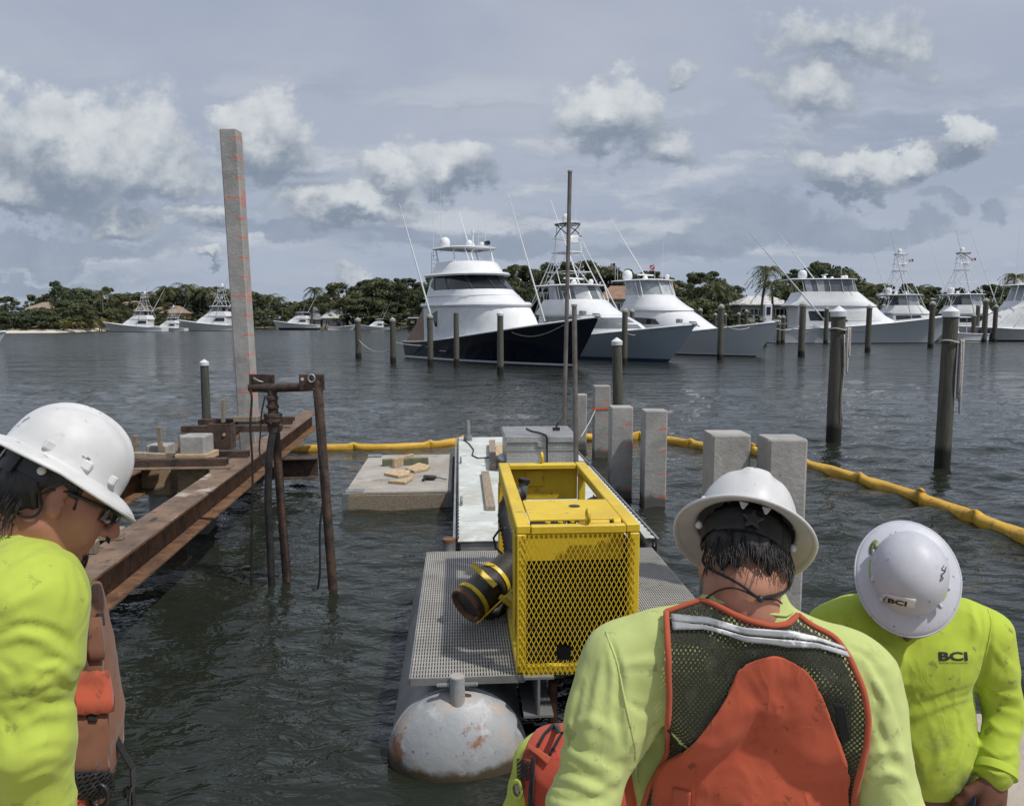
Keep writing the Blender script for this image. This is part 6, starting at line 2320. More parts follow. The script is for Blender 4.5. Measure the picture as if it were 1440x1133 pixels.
def cast(bvh, px, py, off=0.0, dep=None):
    d = ray(px, py).normalized()
    loc, nrm, i, ds = bvh.ray_cast(CAMP, d)
    if loc is None:
        q = CAMP + d * ((dep or 1.5) / max(d.y, .3))
        loc, nrm, i, ds = bvh.find_nearest(q)
        loc = q.lerp(loc, .5)
    if nrm.dot(d) > 0: nrm = -nrm
    return loc + nrm * off * .6 - d * off * .6


def relax(G, it):
    for _ in range(it):
        H = [r[:] for r in G]
        for i in range(1, len(G) - 1):
            for j in range(1, len(G[0]) - 1):
                H[i][j] = G[i][j] * .5 + (G[i - 1][j] + G[i + 1][j] + G[i][j - 1] + G[i][j + 1]) * .125
        G = H
    return G


def sheet(name, G, mt, parent, th=.003, smooth=True):
    off = wloc(parent) if parent else Vector((0, 0, 0))
    nv, nu = len(G), len(G[0])
    V = [tuple(p - off) for r in G for p in r]
    Fq = [(i * nu + j, i * nu + j + 1, (i + 1) * nu + j + 1, (i + 1) * nu + j) for i in range(nv - 1) for j in range(nu - 1)]
    me = bpy.data.meshes.new(name)
    me.from_pydata(V, [], Fq)
    o = link(name, me, mt, parent, smooth)
    sm = o.modifiers.new('thickness', 'SOLIDIFY')
    sm.thickness = th
    sm.offset = 0
    return o


def curve2(pts_, t):
    """point on a polyline of pixels by fraction of its length"""
    S = [0]
    for a, b in zip(pts_, pts_[1:]):
        S.append(S[-1] + math.hypot(b[0] - a[0], b[1] - a[1]))
    s = t * S[-1]
    for i in range(1, len(pts_)):
        if S[i] >= s - 1e-9:
            f = (s - S[i - 1]) / max(S[i] - S[i - 1], 1e-9)
            return np.array(pts_[i - 1]) * (1 - f) + np.array(pts_[i]) * f
    return np.array(pts_[-1])


def patch(bvh, top, bot, left, right, nu, nv, off, dep=None, smooth_it=3):
    G = []
    c00, c10, c01, c11 = (np.array(q, float) for q in (top[0], top[-1], bot[0], bot[-1]))
    for j in range(nv + 1):
        t = j / nv
        row = []
        for i in range(nu + 1):
            s = i / nu
            p = (1 - t) * curve2(top, s) + t * curve2(bot, s) + (1 - s) * curve2(left, t) + s * curve2(right, t)
            p = p - ((1 - s) * (1 - t) * c00 + s * (1 - t) * c10 + (1 - s) * t * c01 + s * t * c11)
            row.append(cast(bvh, p[0], p[1], off, dep))
        G.append(row)
    return relax(G, smooth_it)


def strip(bvh, upper, lower, n, off, dep=None, m=3):
    return relax([[cast(bvh, *(curve2(upper, i / n) * (1 - j / m) + curve2(lower, i / n) * (j / m)), off, dep) for i in range(n + 1)] for j in range(m + 1)], 1)


def seam(bvh, pts_, r, off, mt, name, parent, n=40, dep=None, sm=2):
    P = [cast(bvh, *curve2(pts_, i / n), off, dep) for i in range(n + 1)]
    for _ in range(sm):
        P = [P[0]] + [(P[i - 1] + P[i] * 2 + P[i + 1]) / 4 for i in range(1, n)] + [P[-1]]
    m = MB(); m.tube(P, r, 8)
    return m.build(name, mt, parent, smooth=True)


# ---- materials for clothes and skin
def cloth(name, c, c2, dirt=(.12, .11, .05), amt=.5, rough=.85, weave=420, crease=.45):
    ma = mat(name, c, rough, c2=c2, vs=3.5, vlo=.3, vhi=.75, bump=.25, bs=weave, bd=.002, spec=.25,
             stains=((dirt, 5.5, .55, .72, amt), (dirt, 23, .61, .67, amt), (tuple(q * 1.15 for q in c), 2.2, .5, .7, .4)))
    b = ma.node_tree.nodes['Principled BSDF']
    b.inputs['Sheen Weight'].default_value = .10
    # soft secondary creases between the modelled folds
    T = NT(ma.node_tree)
    co = T.coord()
    n = T.noise(T.v('MULTIPLY', co, (1, 1, .62)), 11, 2, .4, .7)
    cr = T.m('POWER', T.m('SUBTRACT', 1.0, T.m('ABSOLUTE', T.m('MULTIPLY_ADD', n, 2.0, -1.0))), 1.6)
    cr = T.m('MULTIPLY', cr, T.step(T.noise(co, 5, 2), .38, .62))
    bn = T.node('ShaderNodeBump')
    bn.inputs['Strength'].default_value = crease
    bn.inputs['Distance'].default_value = .010
    T.put(bn.inputs['Height'], cr)
    prev = b.inputs['Normal'].links[0].from_socket
    T.put(bn.inputs['Normal'], prev)
    T.put(b.inputs['Normal'], bn.outputs[0])
    return ma


M['lime_c'] = cloth('faded_lime_shirt', (.50, .575, .215), (.42, .49, .165), amt=.42)
M['lime_l'] = cloth('bright_lime_shirt', (.45, .55, .085), (.385, .475, .065), amt=.45)
M['lime_r'] = cloth('green_lime_shirt', (.42, .525, .055), (.34, .435, .045), dirt=(.13, .14, .05), amt=.6)
M['orange'] = cloth('orange_vest_fabric', (.50, .10, .048), (.41, .085, .042), dirt=(.10, .035, .02), amt=.6, crease=.9)
M['orange_old'] = cloth('faded_orange_vest_fabric', (.165, .080, .045), (.27, .085, .042), dirt=(.06, .042, .028), amt=.8, crease=.9)
M['trim'] = cloth('orange_binding', (.45, .10, .05), (.38, .08, .04), amt=.4)
M['jeans'] = cloth('dark_blue_jeans', (.035, .055, .085), (.055, .08, .115), dirt=(.10, .09, .07), amt=.4)
M['work_trousers'] = cloth('dark_work_trousers', (.03, .032, .036), (.05, .05, .05), dirt=(.10, .09, .07), amt=.4)
M['strap'] = cloth('black_webbing', (.012, .012, .013), (.022, .022, .022), dirt=(.07, .06, .05), amt=.4)
M['boot'] = mat('leather_boot', (.08, .05, .03), .7, c2=(.05, .03, .02), vs=8)
M['silver_tape'] = mat('silver_reflective_tape', (.36, .37, .38), .5, .2, c2=(.24, .25, .26), vs=14, bump=.3, bs=60, bd=.004,
                       stains=(((.75, .76, .77), 9, .55, .62, .8), ((.15, .14, .13), 11, .6, .7, .6)))
M['hat'] = mat('scuffed_white_hard_hat', (.63, .63, .63), .46, c2=(.54, .545, .545), vs=9, coat=0, spec=.4, rvar=.08,
               stains=(((.33, .33, .34), 20, .62, .72, .35), ((.03, .03, .03), 40, .655, .675, .85), ((.42, .41, .38), 7, .60, .72, .30)))
M['hat_grey'] = mat('pale_grey_hard_hat', (.52, .53, .58), .48, c2=(.46, .47, .515), vs=9, coat=0, spec=.4, rvar=.08,
                    stains=(((.28, .28, .31), 22, .63, .72, .35), ((.03, .03, .03), 52, .665, .685, .85)))
M['plastic_black'] = mat('black_plastic', (.012, .012, .014), .38, c2=(.02, .02, .022), vs=20)
M['lens'] = mat('dark_sunglass_lens', (.006, .006, .008), .05, spec=.8, coat=.6)


def skin(name, c, c2):
    ma = mat(name, c, .48, c2=c2, vs=9, vlo=.3, vhi=.8, bump=.12, bs=140, bd=.002, spec=.4,
             stains=((tuple(q * .62 for q in c), 24, .60, .72, .35),))
    b = ma.node_tree.nodes['Principled BSDF']
    b.inputs['Subsurface Weight'].default_value = .12
    b.inputs['Subsurface Radius'].default_value = (.010, .004, .002)
    b.inputs['Subsurface Scale'].default_value = 1.0
    return ma


M['skin_c'] = skin('tanned_skin', (.42, .205, .135), (.36, .165, .105))
M['skin_l'] = skin('sunburnt_skin', (.40, .19, .13), (.33, .135, .085))
M['skin_r'] = skin('dark_tanned_skin', (.15, .062, .036), (.11, .045, .027))


def hair_mat(name, c, c2):
    ma = mat(name, c, .52, c2=c2, vs=60, vlo=.4, vhi=.7, bump=.9, bs=160, bd=.004, stretch=(1, 1, .12), spec=.6)
    return ma


M['hair'] = hair_mat('black_hair', (.006, .005, .005), (.022, .017, .014))


def net_mat(name, c=(.016, .015, .014), ax=0, px=.0088, pz=.0105, thr=.24):
    """open knitted net: the holes are real openings"""
    ma = bpy.data.materials.new(name)
    ma.use_nodes = True
    T = NT(ma.node_tree)
    b = ma.node_tree.nodes['Principled BSDF']
    b.inputs['Roughness'].default_value = .7
    co = T.coord()
    wv = T.v('SCALE', T.v('SUBTRACT', T.noise(co, 14, 2, .5, 0, 1), (.5, .5, .5)), .006)
    q = T.xyz(T.v('ADD', co, wv))
    u = T.m('COSINE', T.m('MULTIPLY', q[ax], 2 * math.pi / px))
    v = T.m('COSINE', T.m('MULTIPLY', q[2], 2 * math.pi / pz))
    T.put(b.inputs['Base Color'], T.mix(T.step(T.noise(co, 40, 3), .5, .75), c, tuple(k * 3.2 for k in c)))
    f = T.m('LESS_THAN', T.m('MULTIPLY', u, v), thr * .5)
    T.put(b.inputs['Alpha'], f)
    return ma


M['net'] = net_mat('black_vest_net')
M['net_y'] = net_mat('black_vest_net_side', ax=1)


# ---- hard hat
def hard_hat(parent, c, R, mt, name='hard_hat', ridges_=True, size=1.0):
    """full brim hat: dome with raised centre ribs, flared brim with rolled edge, slots, black suspension"""
    c = Vector(c)
    R = Matrix(R) * size
    na, prof = 72, []
    for i in range(17):
        t = math.pi / 2 * i / 16
        prof.append((math.sin(t), math.cos(t)))
    V, rows = [], []
    for s, z in prof:
        row = []
        for k in range(na):
            a = 2 * math.pi * k / na
            x, y = .103 * math.sin(a) * s ** .92, .122 * math.cos(a) * s ** .92
            h = .125 * z ** .88 + .012
            if ridges_:
                rb = max(0, 1 - ((abs(x) - .0) / .030) ** 4) if abs(x) < .03 else 0
                h += .0065 * min(1, rb * 1.6) * min(1, z * 3) * (1 if y > -2 else 0)
                for s2 in (-1, 1):
                    dd = abs(x - s2 * .062) / .016
                    h += .0025 * max(0, 1 - dd ** 4) * min(1, z * 2.5)
            row.append((x, y, h))
        rows.append(row)
    for f in (0, .15, .35, .55, .75, .9, 1.0):
        row = []
        for k in range(na):
            a = 2 * math.pi * k / na
            bw = .038 + .014 * max(0, math.cos(a)) ** 2 + .006 * max(0, -math.cos(a)) ** 2
            x, y = (.104 + bw * f) * math.sin(a), (.123 + bw * f) * math.cos(a)
            z = .010 - .010 * f - .020 * f * f * (abs(math.sin(a)) ** 2 * .25 + .75 * max(0, math.cos(a)) + .35 * max(0, -math.cos(a)))
            if f == 1.0: z -= .004
            row.append((x, y, z))
        rows.append(row)
    m = MB()
    m.loft([[c + R @ Vector(p) for p in row] for row in rows[1:]], caps=False)
    apex = c + R @ Vector((0, 0, rows[0][0][2]))
    n0 = len(m.v)
    m.v.append(tuple(apex))
    m.f += [(n0, k, (k + 1) % na) for k in range(na)]
    h = m.build(name, mt, parent, smooth=50)
    sd = h.modifiers.new('shell', 'SOLIDIFY'); sd.thickness = .0035; sd.offset = -1
    # rolled rim
    m = MB(); m.tube([c + R @ Vector(p) for p in rows[-1]], .0032, 8, closed=True); m.build('rim', mt, h, smooth=True)
    # accessory slots standing proud of the side
    for sx in (-1, 1):
        for y in (-.045, .03, .085):
            x = .103 * math.sqrt(max(0, 1 - (y / .125) ** 2)) * .985
            m = MB(); m.box(c + R @ Vector((sx * x, y, .028)), (.010, .022, .020), R @ Matrix.Rotation(-sx * y * 6.5, 3, 'Z')); m.build('slot', mt, h, bevel=.003)
    # suspension: a wide black band inside with a ratchet at the back
    m = MB()
    n = 48
    ring = lambda z, g, th: [c + R @ Vector(((.083 + g) * math.sin(a), (.100 + g) * math.cos(a), z)) for a in (2 * math.pi * k / n for k in range(n))]
    m.loft([ring(.004, 0, 0), ring(.004, .003, 0), ring(-.038, .001, 0), ring(-.038, -.002, 0)], caps=False, closed_v=True)
    sus = m.build('suspension_band', M['plastic_black'], h, smooth=40)
    m = MB()
    for a0, a1, z0, z1, g in ((2.35, 3.93, -.010, -.048, .006),):
        rr_ = []
        for k in range(15):
            a = a0 + (a1 - a0) * k / 14
            rr_.append([c + R @ Vector(((.084 + q) * math.sin(a), (.101 + q) * math.cos(a), z)) for z, q in ((z0, 0), (z0, g), (z1, g), (z1, 0))])
        m.loft(rr_)
    m.build('nape_strap', M['plastic_black'], sus, smooth=40)
    kb = Vector((0, -.110, -.028))
    st = []
    for k in range(10):
        a = math.pi / 2 + math.pi * k / 5
        r = .024 if k % 2 == 0 else .011
        st.append(kb + Vector((r * math.cos(a), 0, r * math.sin(a))))
    m = MB(); m.prism([c + R @ p for p in st], (0, 0, 0), R @ Vector((0, -.010, 0))); m.build('ratchet_knob', M['knob'], sus, bevel=.002)
    for s in (-1, 1):
        m = MB()
        m.prism([c + R @ Vector((s * .022 + x, -.121, z)) for x, z in ((-.009, .004), (.009, .004), (.002, -.011), (-.002, -.011))], (0, 0, 0), R @ Vector((0, .004, 0)))
        m.build('suspension_key', mt, sus, bevel=.001)
    for s in (-1, 1):
        m = MB(); m.sphere(c + R @ Vector((s * .094, -.03, -.020)), .008, 10, 6); m.build('side_rivet', mt, sus, smooth=True)
    return h


M['knob'] = mat('dark_grey_plastic', (.022, .022, .026), .35)


def head_prims(F, c, R, infl=0.0, ears=True):
    R = Matrix(R); c = Vector(c)
    W_ = lambda *p: tuple(c + R @ Vector(p))
    Rn = np.array(R)
    F.ell(W_(0, -.012, .03), (.077 + infl, .096 + infl, .092 + infl), Rn, .02)
    F.ell(W_(0, .026, -.035), (.062, .068, .085), Rn, .03)
    for s in (-1, 1):
        F.cone(W_(s * .052, .0, -.065), W_(s * .016, .072, -.112), .026, .020, .03)
        F.cone(W_(s * .048, .052, -.018), W_(s * .035, .07, -.05), .022, .018, .03)
        F.cone(W_(s * .008, .094, .022), W_(s * .048, .076, .022), .011, .010, .015)
        F.ell(W_(s * .031, .090, .002), (.016, .012, .010), Rn, .012, 'sub')
        F.ell(W_(s * .031, .083, .002), (.0125, .0125, .0125), Rn, .004)
        F.cone(W_(s * .011, .104, -.038), W_(s * .012, .100, -.036), .0085, .0085, .008)
        if ears:
            F.ell(W_(s * .082, -.008, -.012), (.010, .019, .032), Rn @ np.array(Matrix.Rotation(s * -.35, 3, 'Z') @ Matrix.Rotation(.2, 3, 'X')), .010)
            F.ell(W_(s * .092, -.003, -.006), (.007, .010, .018), Rn, .006, 'sub')
            F.ell(W_(s * .084, .006, -.036), (.007, .009, .009), Rn, .008)
    F.cone(W_(0, .096, .012), W_(0, .119, -.032), .0085, .0125, .012)
    F.cone(W_(-.018, .090, -.062), W_(.018, .090, -.062), .0075, .0075, .008)
    F.cone(W_(-.015, .088, -.074), W_(.015, .088, -.074), .0085, .0085, .008)
    F.ell(W_(0, .084, -.105), (.024, .020, .020), Rn, .02)


def hair_field(c, R, h, low=-.055, back=True, seed=0, thick=.012, front=.035):
    c = Vector(c); R = Matrix(R)
    lo, hi = np.array(c) - .17, np.array(c) + .17
    F = Field(lo, hi, h)
    Rn = np.array(R)
    F.ell(tuple(c + R @ Vector((0, -.014, .028))), (.077 + thick, .097 + thick, .093 + thick), Rn)
    F.ell(tuple(c + R @ Vector((0, -.060, -.040))), (.062, .046, .050), Rn, .04)
    sl_, P = F.block(F.lo, F.lo + F.h * F.n)
    q = (P - np.array(c)) @ Rn
    x, y, z = q[..., 0], q[..., 1], q[..., 2]
    # hairline: forehead, temples with sideburns, nape
    line = np.where(y > .0, front - .3 * z - y, .2)
    nape = z - (low + .55 * np.maximum(y + .06, 0) + .012 * np.sin(x * 90 + seed) + .010 * np.sin(x * 210 + 2 * seed))
    ear = np.sqrt((np.maximum(np.abs(y + .008) - .005, 0) / 1.0) ** 2 + (np.minimum(z + .0, .03) + .012) ** 2) - .028
    ear = np.where(np.abs(x) > .06, ear, .1)
    F.a = np.maximum(F.a, np.maximum(-np.minimum(np.minimum(line, nape), 9), -ear).astype(np.float32))
    F.disp(lambda P: .0055 * (vnoise(np.stack([((P - np.array(c)) @ Rn)[:, 0] * 130, ((P - np.array(c)) @ Rn)[:, 1] * 60, ((P - np.array(c)) @ Rn)[:, 2] * 16], -1) + seed) - .5) * 2
           + .006 * (vnoise(P * 28 + seed) - .5), .03)
    return F


def strands(name, c, R, n, low, mt, parent, seed, spread=1.0, thick=.012):
    """loose locks along the nape and over the back of the head"""
    rng = random.Random(seed)
    c = Vector(c); R = Matrix(R)
    m = MB()
    for i in range(n):
        a = rng.uniform(-1.25, 1.25)
        z = rng.uniform(low, low + .06)
        rx_, ry_ = .078 + thick, .098 + thick
        cz = math.sqrt(max(.05, 1 - ((z + .02) / .125) ** 2))
        p = Vector((rx_ * math.sin(a) * cz, -.014 - ry_ * math.cos(a) * cz, z))
        d = Vector((rng.uniform(-.35, .35), -.12 + rng.uniform(-.2, .15), -1)).normalized()
        l = rng.uniform(.018, .042)
        o = Vector((math.sin(a), -math.cos(a), 0)) * .002
        m.tube([c + R @ (p + o), c + R @ (p + o + d * l * .5 + Vector((0, .002, 0))), c + R @ (p + d * l + Vector((0, .010, 0)))], [.0011, .0010, .0002], 4, caps=False)
    return m.build(name, mt, parent, smooth=True)


def hand_prims(F, wr, fwd, up, side, r=1.0, curl=.5):
    """palm, four unequal bent fingers, thumb; fwd = to the fingertips, up = back of the hand, side = towards the thumb"""
    wr, f, u, s = (Vector(q) for q in (wr, fwd, up, side))
    f.normalize(); u.normalize(); s.normalize()
    F.cone(wr, wr + f * .045 * r, .026 * r, .030 * r, .02, sq=(tuple(u), .62))
    F.cone(wr + f * .035 * r - s * .018 * r, wr + f * .085 * r - s * .026 * r, .018 * r, .017 * r, .015, sq=(tuple(u), .8))
    F.cone(wr + f * .035 * r + s * .014 * r, wr + f * .088 * r + s * .024 * r, .021 * r, .018 * r, .015, sq=(tuple(u), .8))
    for k, (o, l) in enumerate(((.029, .072), (.0095, .082), (-.010, .076), (-.028, .058))):
        p = wr + f * .088 * r + s * o * r
        ang = 0.0
        for q, (fr, rr_) in enumerate(((.45, .0098), (.32, .0090), (.25, .0080))):
            ang += curl * (.55, .8, .6)[q] * (1 + .12 * k)
            d = f * math.cos(ang) - u * math.sin(ang)
            p2 = p + d * l * fr * r * 1.12
            F.cone(p, p2, rr_ * r, rr_ * r * .92, .004)
            p = p2
    p = wr + f * .022 * r + s * .024 * r - u * .006
    for d, l, rr_ in ((f * .62 + s * .70 - u * .25, .044, .0135), (f * .85 + s * .35 - u * .35, .034, .0115), (f * .95 + s * .10 - u * .45, .026, .0098)):
        p2 = p + d.normalized() * l * r
        F.cone(p, p2, rr_ * r, rr_ * r * .9, .008)
        p = p2


def rot_head(yaw, pitch, roll=0.0):
    """local y = where the face points: yaw about the vertical from +Y, then bowed down, then rolled"""
    return (Matrix.Rotation(yaw, 3, 'Z') @ Matrix.Rotation(-pitch, 3, 'X') @ Matrix.Rotation(roll, 3, 'Y'))


def legs(F, hips, feet, knees, infl=0.0, boots=False):
    for hp, kn, ft in zip(hips, knees, feet):
        F.cone(hp, kn, .095 + infl, .062 + infl, .04)
        F.cone(kn, ft, .060 + infl, .045 + infl, .03)
# ------------------------------------------------------------------ man seen from behind (orange vest over faded lime shirt)
DECKZ = .45


def make_center():
    t = thing('person', 'man seen from behind in white hard hat and orange vest with black net back', 'person', (.47, 1.62, DECKZ))
    RH = rot_head(R_(-4), R_(38), R_(7))
    HC = at(1046, 792, 1.585)
    N = at(1052, 872, 1.52)
    shL, shR = at(878, 938, 1.55), at(1200, 958, 1.50)
    elL, elR = at(818, 1130, 1.47), at(1262, 1165, 1.42)
    wrL, wrR = elL + Vector((.06, .24, -.06)), elR + Vector((-.08, .22, -.04))
    ch = at(1068, 1040, 1.585)
    RT = np.array(Matrix.Rotation(R_(-6), 3, 'Z') @ Matrix.Rotation(R_(-14), 3, 'X'))
    pel = Vector((.47, 1.66, 1.36)); bel = Vector((.475, 1.63, 1.52))
    hips = [Vector((.47 + s * .095, 1.66, 1.33)) for s in (-1, 1)]
    knees = [Vector((.47 + s * .12, 1.70, .92)) for s in (-1, 1)]
    feet = [Vector((.47 + s * .14, 1.64, DECKZ + .10)) for s in (-1, 1)]

    def torso(F, i, lower=True):
        F.ell(tuple(ch), (.236 + i, .132 + i, .245 + i), RT, .05)
        F.cone(shL.lerp(shR, .16), shL.lerp(shR, .84), .082 + i, .082 + i, .06, sq=((0, 1, 0), .85))
        F.cone(N + Vector((-.02, .01, -.012)), shL.lerp(N, .34) + Vector((0, 0, .012)), .066 + i, .076 + i, .06)
        F.cone(N + Vector((.02, .01, -.02)), shR.lerp(N, .28), .066 + i, .074 + i, .06)
        # shoulder blades and the groove between them
        F.ell(tuple(at(985, 985, 1.47)), (.075, max(.016 + i, .014), .10), RT, .05) if i > -.005 else None
        F.ell(tuple(at(1150, 1000, 1.45)), (.075, max(.016 + i, .014), .10), RT, .05) if i > -.005 else None
        if lower:
            F.ell(tuple(bel), (.215 + i, .125 + i, .20 + i), None, .08)
            F.ell(tuple(pel), (.18 + i, .125 + i, .14 + i), None, .08)

    def arms(F, i, wrist=1.0):
        for sh, el, wr, f in ((shL, elL, wrL, 1.0), (shR, elR, wrR, .82)):
            F.cone(sh, sh.lerp(el, .35), .074 + i, .068 * f + i, .05)
            F.cone(sh, el, .068 * f + i, .050 * f + i, .04)
            F.cone(el, el.lerp(wr, wrist), .049 * f + i, .036 + i, .03)

    lo, hi = (-.02, 1.22, .40), (.98, 2.05, 2.28)
    F = Field(lo, hi, .0075)
    torso(F, -.014); arms(F, -.010)
    legs(F, hips, [q - Vector((0, 0, .02)) for q in feet], knees, -.012)
    F.cone(N + Vector((0, .0, -.05)), HC + RH @ Vector((0, -.035, -.06)), .070, .064, .04)
    for wr, sd in ((wrL, 1), (wrR, -1)):
        hand_prims(F, wr, (.05 * sd, .9, -.35), (-sd * .2, .3, .9), (sd, 0, 0), 1.05, .6)
    # finer grid for head and neck, joined to the same surface
    F2 = Field(np.array(HC) - .2, np.array(HC) + .2, .004)
    body = None
    head_prims(F, HC, RH)
    body = grown('body', F, M['skin_c'], t)

    S = Field((-.05, 1.20, 1.22), (1.0, 2.05, 2.06), .0062)
    torso(S, .0); arms(S, .012, .93)
    S.cone(N + Vector((0, .01, -.06)), N + Vector((.002, .026, .034)), .082, .078, .03)
    S.cone(N + Vector((.002, .036, .030)), N + Vector((.006, .07, .13)), .076, .078, .006, 'sub')
    # sleeve volume and folds
    aL, aR = (elL - shL), (elR - shR)
    S.disp(lambda P: ridges(P, aL, 17, 7, .009, 1, shL.lerp(elL, .62), .20) + ridges(P, (aL.x + .5, aL.y, aL.z + .35), 13, 5, .009, 2, shL + Vector((.05, 0, -.10)), .13))
    S.disp(lambda P: ridges(P, aR, 17, 7, .009, 3, shR.lerp(elR, .6), .20) + ridges(P, (aR.x - .5, aR.y, aR.z + .3), 13, 5, .009, 4, shR + Vector((-.05, 0, -.10)), .13))
    S.disp(lambda P: ridges(P, (.5, 0, 1), 9, 5, .004, 5))
    S.plane((0, 0, 1.26), (0, 0, -1))
    raw = grown('shirt', S, M['lime_c'], t)
    bv = bvh_of(raw)
    S.disp(strokes(bv, [([(860, 905), (872, 950), (868, 1000), (876, 1050)], -0.0128, .010), ([(790, 1053), (825, 1069), (868, 1092)], 0.0160, .013), ([(779, 1092), (837, 1108), (868, 1096)], 0.0160, .012),
                        ([(785, 1075), (820, 1092), (862, 1110)], -0.0128, .009), ([(846, 930), (836, 990), (828, 1040)], 0.0112, .014), ([(818, 960), (806, 1010), (812, 1060)], -0.0096, .012),
                        ([(878, 935), (905, 930), (934, 928)], 0.0096, .012), ([(880, 985), (905, 1000), (930, 985)], -0.0080, .010),
                        ([(1218, 937), (1246, 983), (1249, 1038)], 0.0144, .012), ([(1228, 1000), (1243, 1040), (1262, 1075)], -0.0128, .010), ([(1215, 1068), (1246, 1054), (1268, 1060)], 0.0128, .011),
                        ([(1222, 1100), (1250, 1085), (1276, 1098)], 0.0128, .010), ([(1195, 910), (1222, 925), (1240, 950)], -0.0096, .009), ([(800, 1020), (830, 1010), (860, 1030)], 0.0096, .012),
                        ([(770, 1118), (815, 1128), (850, 1124)], -0.0112, .009), ([(1232, 960), (1254, 1000), (1262, 1040)], 0.0096, .010)]))
    bpy.data.objects.remove(raw)
    shirt = grown('shirt', S, M['lime_c'], t)
    # the seam round the armhole and the collar edge
    bv = bvh_of(shirt)
    seam(bv, [(852, 888), (868, 930), (880, 990), (893, 1050), (897, 1133)], .0022, .0, M['lime_c'], 'shoulder_seam', t, dep=1.5)
    seam(bv, [(1010, 846), (1040, 852), (1075, 862), (1105, 866), (1113, 860)], .0035, .001, M['lime_c'], 'collar_edge', t, dep=1.5)

    # vest: front and waist as a shell, the back from its own panels
    V = Field((.10, 1.26, 1.20), (.85, 2.0, 2.02), .0075)
    torso(V, .016)
    for sh, el in ((shL, elL), (shR, elR)):
        V.cone(sh + (sh - el) * .2, el, .095, .085, .02, 'sub')
    V.cone(N + Vector((0, .03, -.03)), N + Vector((0, .06, .2)), .10, .10, .02, 'sub')
    V.plane((0, 1.60, 0), (0, -1, 0))
    V.plane((0, 0, 1.86), (0, 0, 1))
    V.plane((0, 0, 1.28), (0, 0, -1))
    grown('vest_front', V, M['orange'], t)
    TB = Field((.02, 1.20, 1.22), (.94, 2.0, 2.02), .0085)
    torso(TB, .002)
    tb_ = grown('torso_form', TB, None, t)
    bv = bvh_of(tb_, shirt)
    bpy.data.objects.remove(tb_)
    TOPc = [(938, 864), (962, 856), (987, 848), (1000, 850), (1012, 855), (1030, 863), (1051, 872), (1082, 880), (1105, 878), (1119, 868)]
    LEFTc = [(938, 864), (939, 920), (941, 990), (941, 1061), (930, 1080), (918, 1100), (908, 1133), (905, 1190)]
    RIGHTc = [(1119, 868), (1137, 882), (1172, 898), (1193, 925), (1211, 968), (1220, 1007), (1218, 1053), (1206, 1100), (1203, 1190)]
    BOTc = [(905, 1190), (1000, 1195), (1100, 1195), (1205, 1190)]
    G = patch(bv, TOPc, BOTc, LEFTc, RIGHTc, 46, 46, .014, 1.5, 4)
    sheet('net_back', G, M['net'], t, .001)
    oy = [920, 926, 941, 956, 976, 999, 1018, 1046, 1057, 1069, 1085, 1133, 1195]
    ol = [1072, 1050, 1036, 1028, 1020, 1006, 993, 972, 958, 936, 924, 921, 921]
    orr = [1098, 1114, 1132, 1144.5, 1155, 1164, 1172, 1183, 1187, 1191, 1196, 1200, 1200]
    G = []
    for j in range(45):
        y = 920 + 275 * (j / 44) ** 1.15
        a, b = np.interp(y, oy, ol), np.interp(y, oy, orr)
        G.append([cast(bv, a + (b - a) * i / 34, y + 3 * (1 - math.sin(math.pi * i / 34)) * (j < 4), .0205, 1.5) for i in range(35)])
    G = relax(G, 5)
    op = sheet('orange_panel', G, M['orange'], t, .003)
    pb = bvh_of(op)
    seam(bv, LEFTc, .0062, .014, M['trim'], 'armhole_binding', t, 46, 1.5)
    seam(bv, RIGHTc, .0062, .014, M['trim'], 'armhole_binding', t, 46, 1.5)
    seam(bv, TOPc, .0062, .013, M['trim'], 'neck_binding', t, 46, 1.5)
    up1 = [(945, 869), (993, 870), (1020, 875), (1047, 882), (1080, 884), (1106, 887), (1148, 898), (1186, 912)]
    lo1 = [(945, 877), (993, 879), (1020, 884), (1047, 891), (1080, 894), (1106, 897), (1148, 904), (1188, 916)]
    up2 = [(945, 877), (993, 880.5), (1020, 886), (1047, 893), (1080, 896), (1106, 899), (1148, 905.5), (1190, 918)]
    lo2 = [(946, 888), (989, 886), (1020, 892), (1047, 901), (1080, 904), (1106, 909), (1148, 912), (1194, 926)]
    sheet('reflective_strip', strip(bv, up1, lo1, 44, .0185, 1.5), M['silver_tape'], t, .0016)
    sheet('reflective_strip', strip(bv, up2, lo2, 44, .0185, 1.5), M['silver_tape'], t, .0016)
    # side tab, dark label and pocket tag on the panel
    sheet('side_tab', strip(bv, [(1172, 985), (1186, 985)], [(1182, 1042), (1196, 1036)], 8, .016, 1.5, 10), M['strap'], t, .002)
    sheet('pocket_tag', strip(pb, [(947, 1106), (972, 1112)], [(944, 1160), (969, 1160)], 8, .004, 1.45, 8), M['trim'], t, .002)
    # trousers and boots
    Q = Field((.05, 1.35, .48), (.90, 2.0, 1.5), .011)
    Q.ell(tuple(pel), (.178, .130, .15), None, .05)
    legs(Q, hips, feet, knees, .010)
    Q.plane((0, 0, 1.44), (0, 0, 1))
    grown('trousers', Q, M['work_trousers'], t)
    for ft in feet:
        B = Field(tuple(ft - Vector((.1, .12, .14))), tuple(ft + Vector((.1, .26, .12))), .008)
        B.cone(ft + Vector((0, 0, .06)), ft + Vector((0, 0, -.03)), .055, .052, .03)
        B.cone(ft + Vector((0, -.02, -.05)), ft + Vector((0, .17, -.06)), .046, .042, .03)
        B.plane((0, 0, DECKZ + .001), (0, 0, -1))
        grown('boot', B, M['boot'], t)
    hr = grown('hair', hair_field(HC, RH, .0032, -.034, seed=2, thick=.011), M['hair'], t)
